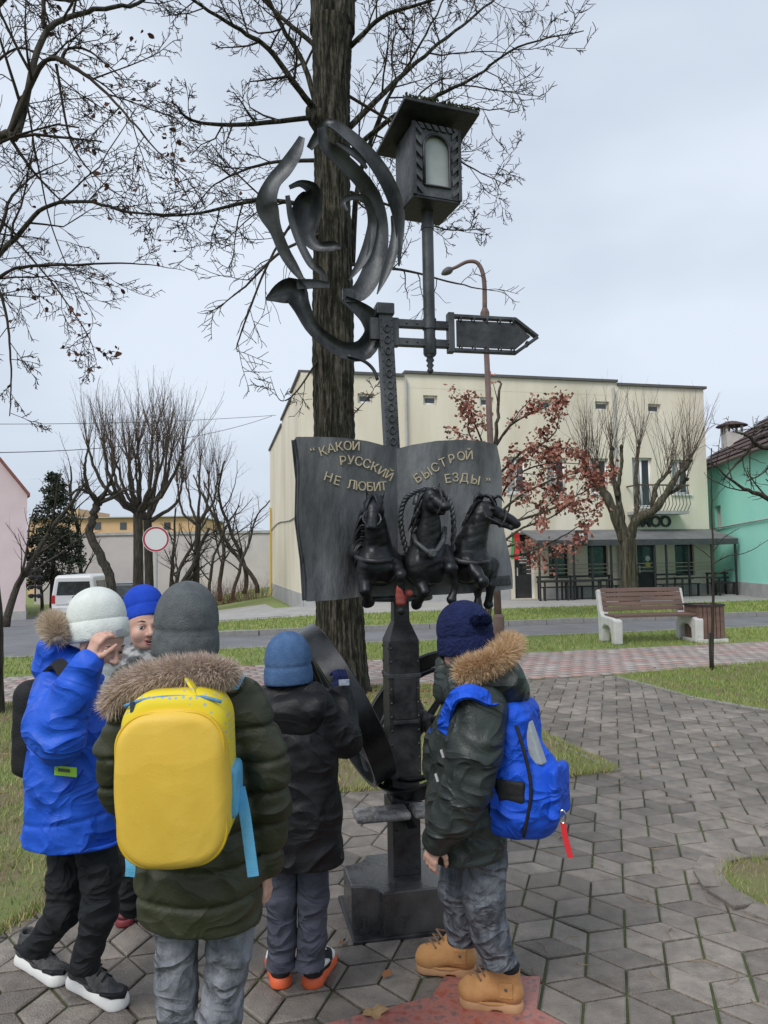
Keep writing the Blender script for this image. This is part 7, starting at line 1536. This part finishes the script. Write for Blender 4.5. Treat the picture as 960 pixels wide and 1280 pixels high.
# ================= boy on the right: charcoal-green coat, tan boots, blue backpack
dE = 2.62; K = lambda x, y, dd=0.0: P(x, y, dE+dd); sE = dE/FPX
Ee = person(590, 1245, dE, 'person in a dark green-grey coat, navy bobble hat and tan boots looking at the monument')
FWE = nrm(np.array((-.86, .51, 0))); flE = (FWE, 1.1)
coat = chain([K(594, 872), K(586, 930), K(583, 1000), K(583, 1092)], [42*sE, 49*sE, 51*sE, 55*sE], .04, flE)
coat += chain([K(600, 888, -.13), K(592, 940, -.17), K(584, 985, -.18)], [33*sE, 32*sE, 28*sE], .014)+chain([K(586, 980, -.18), K(566, 1020, -.17), K(548, 1048, -.15)], [29*sE, 25*sE, 19*sE], .014)
coat += chain([K(582, 880, .12), K(556, 930, .18), K(548, 960, .16)], [27*sE, 26*sE, 22*sE], .014)
zE = lambda y: K(592, y)[2]
def qE(p): 
    z = p[..., 2]; o = np.zeros(z.shape)
    for l in (zE(1030), zE(960)): o += .005*np.exp(-((z-l+.3*(p[..., 0]-K(592, 1000)[0]))/.007)**2)
    return o+fold(.006, 22, 35)(p)+ringf([K(600, 888, -.13), K(592, 940, -.17), K(584, 985, -.18), K(566, 1020, -.17), K(548, 1048, -.15)], .006, .085, 8, .10)(p)
part('coat', coat, .0062, M_greenc, Ee, cuts=[(K(583, 1064), nrm(np.array((.02, 0, -1.0))))], disp=qE)
part('collar', [cone(K(556, 830, .03), K(560, 862, .0), 12*sE, 20*sE, .02), cone(K(570, 835, -.09), K(575, 865, -.09), 10*sE, 22*sE, .03)], .005, M_greenc, Ee, disp=fold(.004, 35, 8))
part('hood', [ball(K(624, 850, .0), (32*sE, .115, 30*sE), .05), ball(K(634, 868, -.01), (25*sE, .09, 20*sE), .05), cone(K(596, 850, -.09), K(632, 852, -.09), 20*sE, 22*sE, .04)], .006, M_greenc, Ee, disp=fold(.005, 32, 6))
fp = spline(np.array([K(578, 842, -.115), K(592, 836, -.145), K(610, 830, -.15), K(626, 820, -.12), K(636, 810, -.05), K(638, 806, .03), K(628, 812, .10)]), 30)
fur('fur_trim', fp, .023, 11000, .046, M_furt, Ee, 7, (-.05, -.15, .2))
head(K(585, 812), FWE, ZUP, 72*sE, Ee)
beanie('bobble_hat', K(584, 816, .0), nrm(np.array((-.10, .0, 1.0))), 30*sE, 62*sE, M_nknit, Ee, fw=FWE)
pc_ = K(601, 775, -.085); fur('pompom', [pc_+ZUP*z*.012 for z in (-1.2, -.5, 0, .5, 1.2)], [.018, .03, .034, .03, .018], 4500, .014, M_nknit, Ee, 12, wid=.003)
hand(K(546, 1052, -.15), nrm(np.array((-.35, .1, -.93))), nrm(np.array((.55, .8, -.2))), 1, .135, M_skin, Ee, .55)
legE = (([K(578, 1060, .07), K(574, 1112, .06), K(578, 1148, .07), K(579, 1176, .09), K(579, 1190, .09)], [25, 22.5, 20, 18, 18]), ([K(606, 1060, -.02), K(604, 1120, -.03), K(612, 1165, -.01), K(625, 1204, .0), K(628, 1218, .0)], [27, 24.5, 21.5, 18.5, 18.5]))
for lg, r in legE: part('trouser_leg', chain(lg, [q*sE for q in r], .03), .005, M_jeand, Ee, cuts=[(lg[-2], nrm(lg[-1]-lg[-2]+np.array((0, 0, -.02))))], disp=both(fold(.0055, 26, 21), ringf(lg, .0055, .062, 7)))
def boot(toe, heel, w, h, top, par):
    toe = np.asarray(toe, float); heel = np.asarray(heel, float); f = nrm(toe-heel); s = np.cross(f, ZUP); L_ = np.linalg.norm(toe-heel); Q = lambda a, b, e: heel+f*a*L_+s*b+ZUP*e
    o = part('boot', [cone(Q(.17, 0, h+.035), Q(.78, 0, h+.025), w*.9, w*.92, .03, (ZUP, 1.25)), ball(Q(.80, 0, h+.024), (w*1.02, w*.98, .042), .03), cone(Q(.19, 0, h+.03), Q(.21, 0, top), w*.88, w*.98, .03), cone(Q(.36, 0, h+.05), Q(.33, 0, top), w*.80, w*.84, .03), cone(Q(.44, 0, h+.075), Q(.66, 0, h+.032), w*.66, w*.72, .04)], .0045, M_tan, par, cuts=[(heel+ZUP*h*.9, -ZUP), (Q(.2, 0, top+.005), ZUP)], disp=lambda p: .0015*snoise(p, 60, 8))
    part('sole', [cone(Q(.16, 0, h*.5), Q(.5, 0, h*.5), w*.98, w*.95, .01), cone(Q(.5, 0, h*.5), Q(.80, 0, h*.55), w*.95, w*1.08, .01)], .0045, M_tansole, o, cuts=[(heel+ZUP*h*1.2, ZUP), (heel+ZUP*.002, -ZUP)], subs=[(rbox(Q(.40, 0, -.004), (L_*.08, .2, .014), .004, np.stack([f, s, ZUP])), .006)])
    part('padded_cuff', [cone(Q(.21, -w*.25, top+.004), Q(.21, w*.25, top+.004), w*.95, w*.95, .02, (ZUP, 2.2))], .0045, M_nknit if False else M_pads, o)
    build('welt', tube([Q(.16+.72*(.5-.5*math.cos(t)), math.sin(t)*w*1.04, h*1.18) for t in np.linspace(.3, 2*math.pi-.3, 40)], .003, 5), M_tan, o)
    for i in range(4):
        c = Q(.74-i*.055, 0, h+.066+i*.019); build('lace', tube([c-s*w*.75-ZUP*.012-f*.012, c+f*.014+ZUP*.004, c+s*w*.75-ZUP*.012-f*.012], .0036, 5), mat('brown_lace', (.20, .12, .07)), o)
    part('side_patch', [rbox(Q(.24, w*.99, h+.052), (.024, .006, .026), .004, np.stack([f, s, ZUP]))], .003, M_tan, o) if False else build('side_patch', box(Q(.25, -w*1.0, h+.055), (.046, .014, .05), (f, s, ZUP)), M_tan, o, bevel=.003)
    build('stud', lathe(Q(.25, -w*1.0-.0075, h+.06), [(.006, 0), (.004, .003)], 8, -s), M_roofm, o)
    return o
boot(G(518, 1212), G(597, 1220), .038, .028, .140, Ee); boot(G(573, 1254), G(655, 1264), .039, .028, .140, Ee)
bc_ = K(643, 952, -.05); Yb = -FWE; Xb = np.cross(Yb, ZUP); axe = np.stack([Yb, Xb, ZUP]); M_bpb = cloth('cobalt_fabric', (.008, .075, .55), (.012, .10, .70), 8, .6, .25, 220, crease=.6, cs=9)
be = empty('blue_backpack', bc_-ZUP*.24, 'cobalt blue school backpack with black trim and a red tag on the green-grey coat', 'backpack')
part('body', [cone(bc_+ZUP*.155-Yb*.035, bc_-ZUP*.12+Yb*.02, .085, .118, .05, (Xb, .9)), rbox(bc_-ZUP*.01-Yb*.01, (.085, .115, .225), .055, axe), ball(bc_+Yb*.07-ZUP*.085, (.095, .118, .145), .05, axe)], .0058, M_bpb, be, disp=fold(.006, 22, 8))
part('front_pocket', [rbox(bc_+Yb*.150-ZUP*.075, (.022, .075, .085), .020, axe)], .0055, M_bpb, be, disp=fold(.003, 30, 3))
part('side_mesh', [rbox(bc_-Xb*.118-ZUP*.06+Yb*.03, (.050, .014, .035), .012, axe)], .005, M_pads, be, disp=fold(.003, 30, 5)) if np.dot(Xb, (0, 1, 0)) > 0 else part('side_mesh', [rbox(bc_+Xb*.118-ZUP*.06+Yb*.03, (.050, .014, .035), .012, axe)], .005, M_pads, be, disp=fold(.003, 30, 5))
nx = -Xb if np.dot(Xb, (0, 1, 0)) > 0 else Xb       # side nearest the camera
build('grey_panel', hexa([bc_+Yb*b+nx*a+ZUP*z for z, b in ((-.02, .112), (.17, .075)) for a, bb2 in ((.02, 0), (.10, 0)) for b in ((b, b+.02))][:0]+[bc_+Yb*(b+e)+nx*a+ZUP*z for e in (-.03, .008) for a, z, b in ((.035, .02, .122), (.075, .02, .116), (.068, .155, .072), (.035, .155, .076))]), mat('pale_grey_fabric', (.34, .37, .40), (.26, .29, .32), 40, .7), be, bevel=.006)
zp2 = spline(np.array([bc_+Yb*.07+nx*.118-ZUP*.20, bc_+Yb*.10+nx*.122-ZUP*.04, bc_+Yb*.06+nx*.108+ZUP*.12, bc_+Yb*.0+nx*.07+ZUP*.225]), 20); build('zip', tube(zp2, .006, 5), M_pads, be, smooth=True)
strap([bc_-Yb*.05+nx*.06+ZUP*.19, K(614, 878, -.19), K(590, 866, -.215), K(570, 872, -.185), K(560, 895, -.13), K(556, 914, -.10)], .05, M_bpb, be, 'shoulder_strap', nrm((-.2, -.7, .7)), .012)
strap([K(560, 906, -.115), K(550, 912, -.06), K(538, 914, .0)], .018, M_bpb, be, 'chest_strap', nrm((-.4, -.8, .2))); strap([bc_-Yb*.04+nx*.10-ZUP*.17, K(618, 1000, -.16), K(606, 975, -.20)], .028, M_bpb, be, 'lower_strap', nrm((-.2, -1, 0)))
strap([bc_-Yb*.02+ZUP*.225+nx*.04, bc_-Yb*.03+ZUP*.275+nx*.0, bc_-Yb*.02+ZUP*.225-nx*.06], .03, M_bpb, be, 'handle', Yb)
tg0 = bc_+Yb*.178+nx*.05-ZUP*.14
build('clip', tube(loop(tg0, Yb*.004+MX*.006, ZUP*.020), .003, 5), mat('chrome', (.5, .5, .5), rough=.25, metal=1), be); strap([tg0-ZUP*.02, tg0-ZUP*.07+Yb*.008, tg0-ZUP*.125+Yb*.022], .018, mat('red_ribbon', (.68, .03, .04), rough=.5), be, 'red_tag', -nx)

# zips, seams and trims that read at this distance
def surf(px, py, d0, prims_d): return P(px, py, d0+prims_d)
build('pocket_zip', tube([P(70, 1000, 2.60-.150), P(90, 985, 2.60-.156), P(104, 962, 2.60-.152)], .003, 5), cloth('blue_tape', (.004, .035, .33), (.006, .045, .4)), B_)
for x, y in ((150, 1044),): build('hem_snap', lathe(P(x-2, y, 2.60-.10), [(.006, -.002), (.004, .003)], 8, (0.3, -1, 0)), M_roofm, B_)
for x, y in ((553, 942), (546, 972)): build('zip_pull', box(P(x, y, dE-.16), (.008, .006, .026), (nrm((1, .3, .3)), nrm((-.3, -1, 0)), nrm((-.3, 0, 1)))), mat('pale_pull', (.6, .6, .6)), Ee)
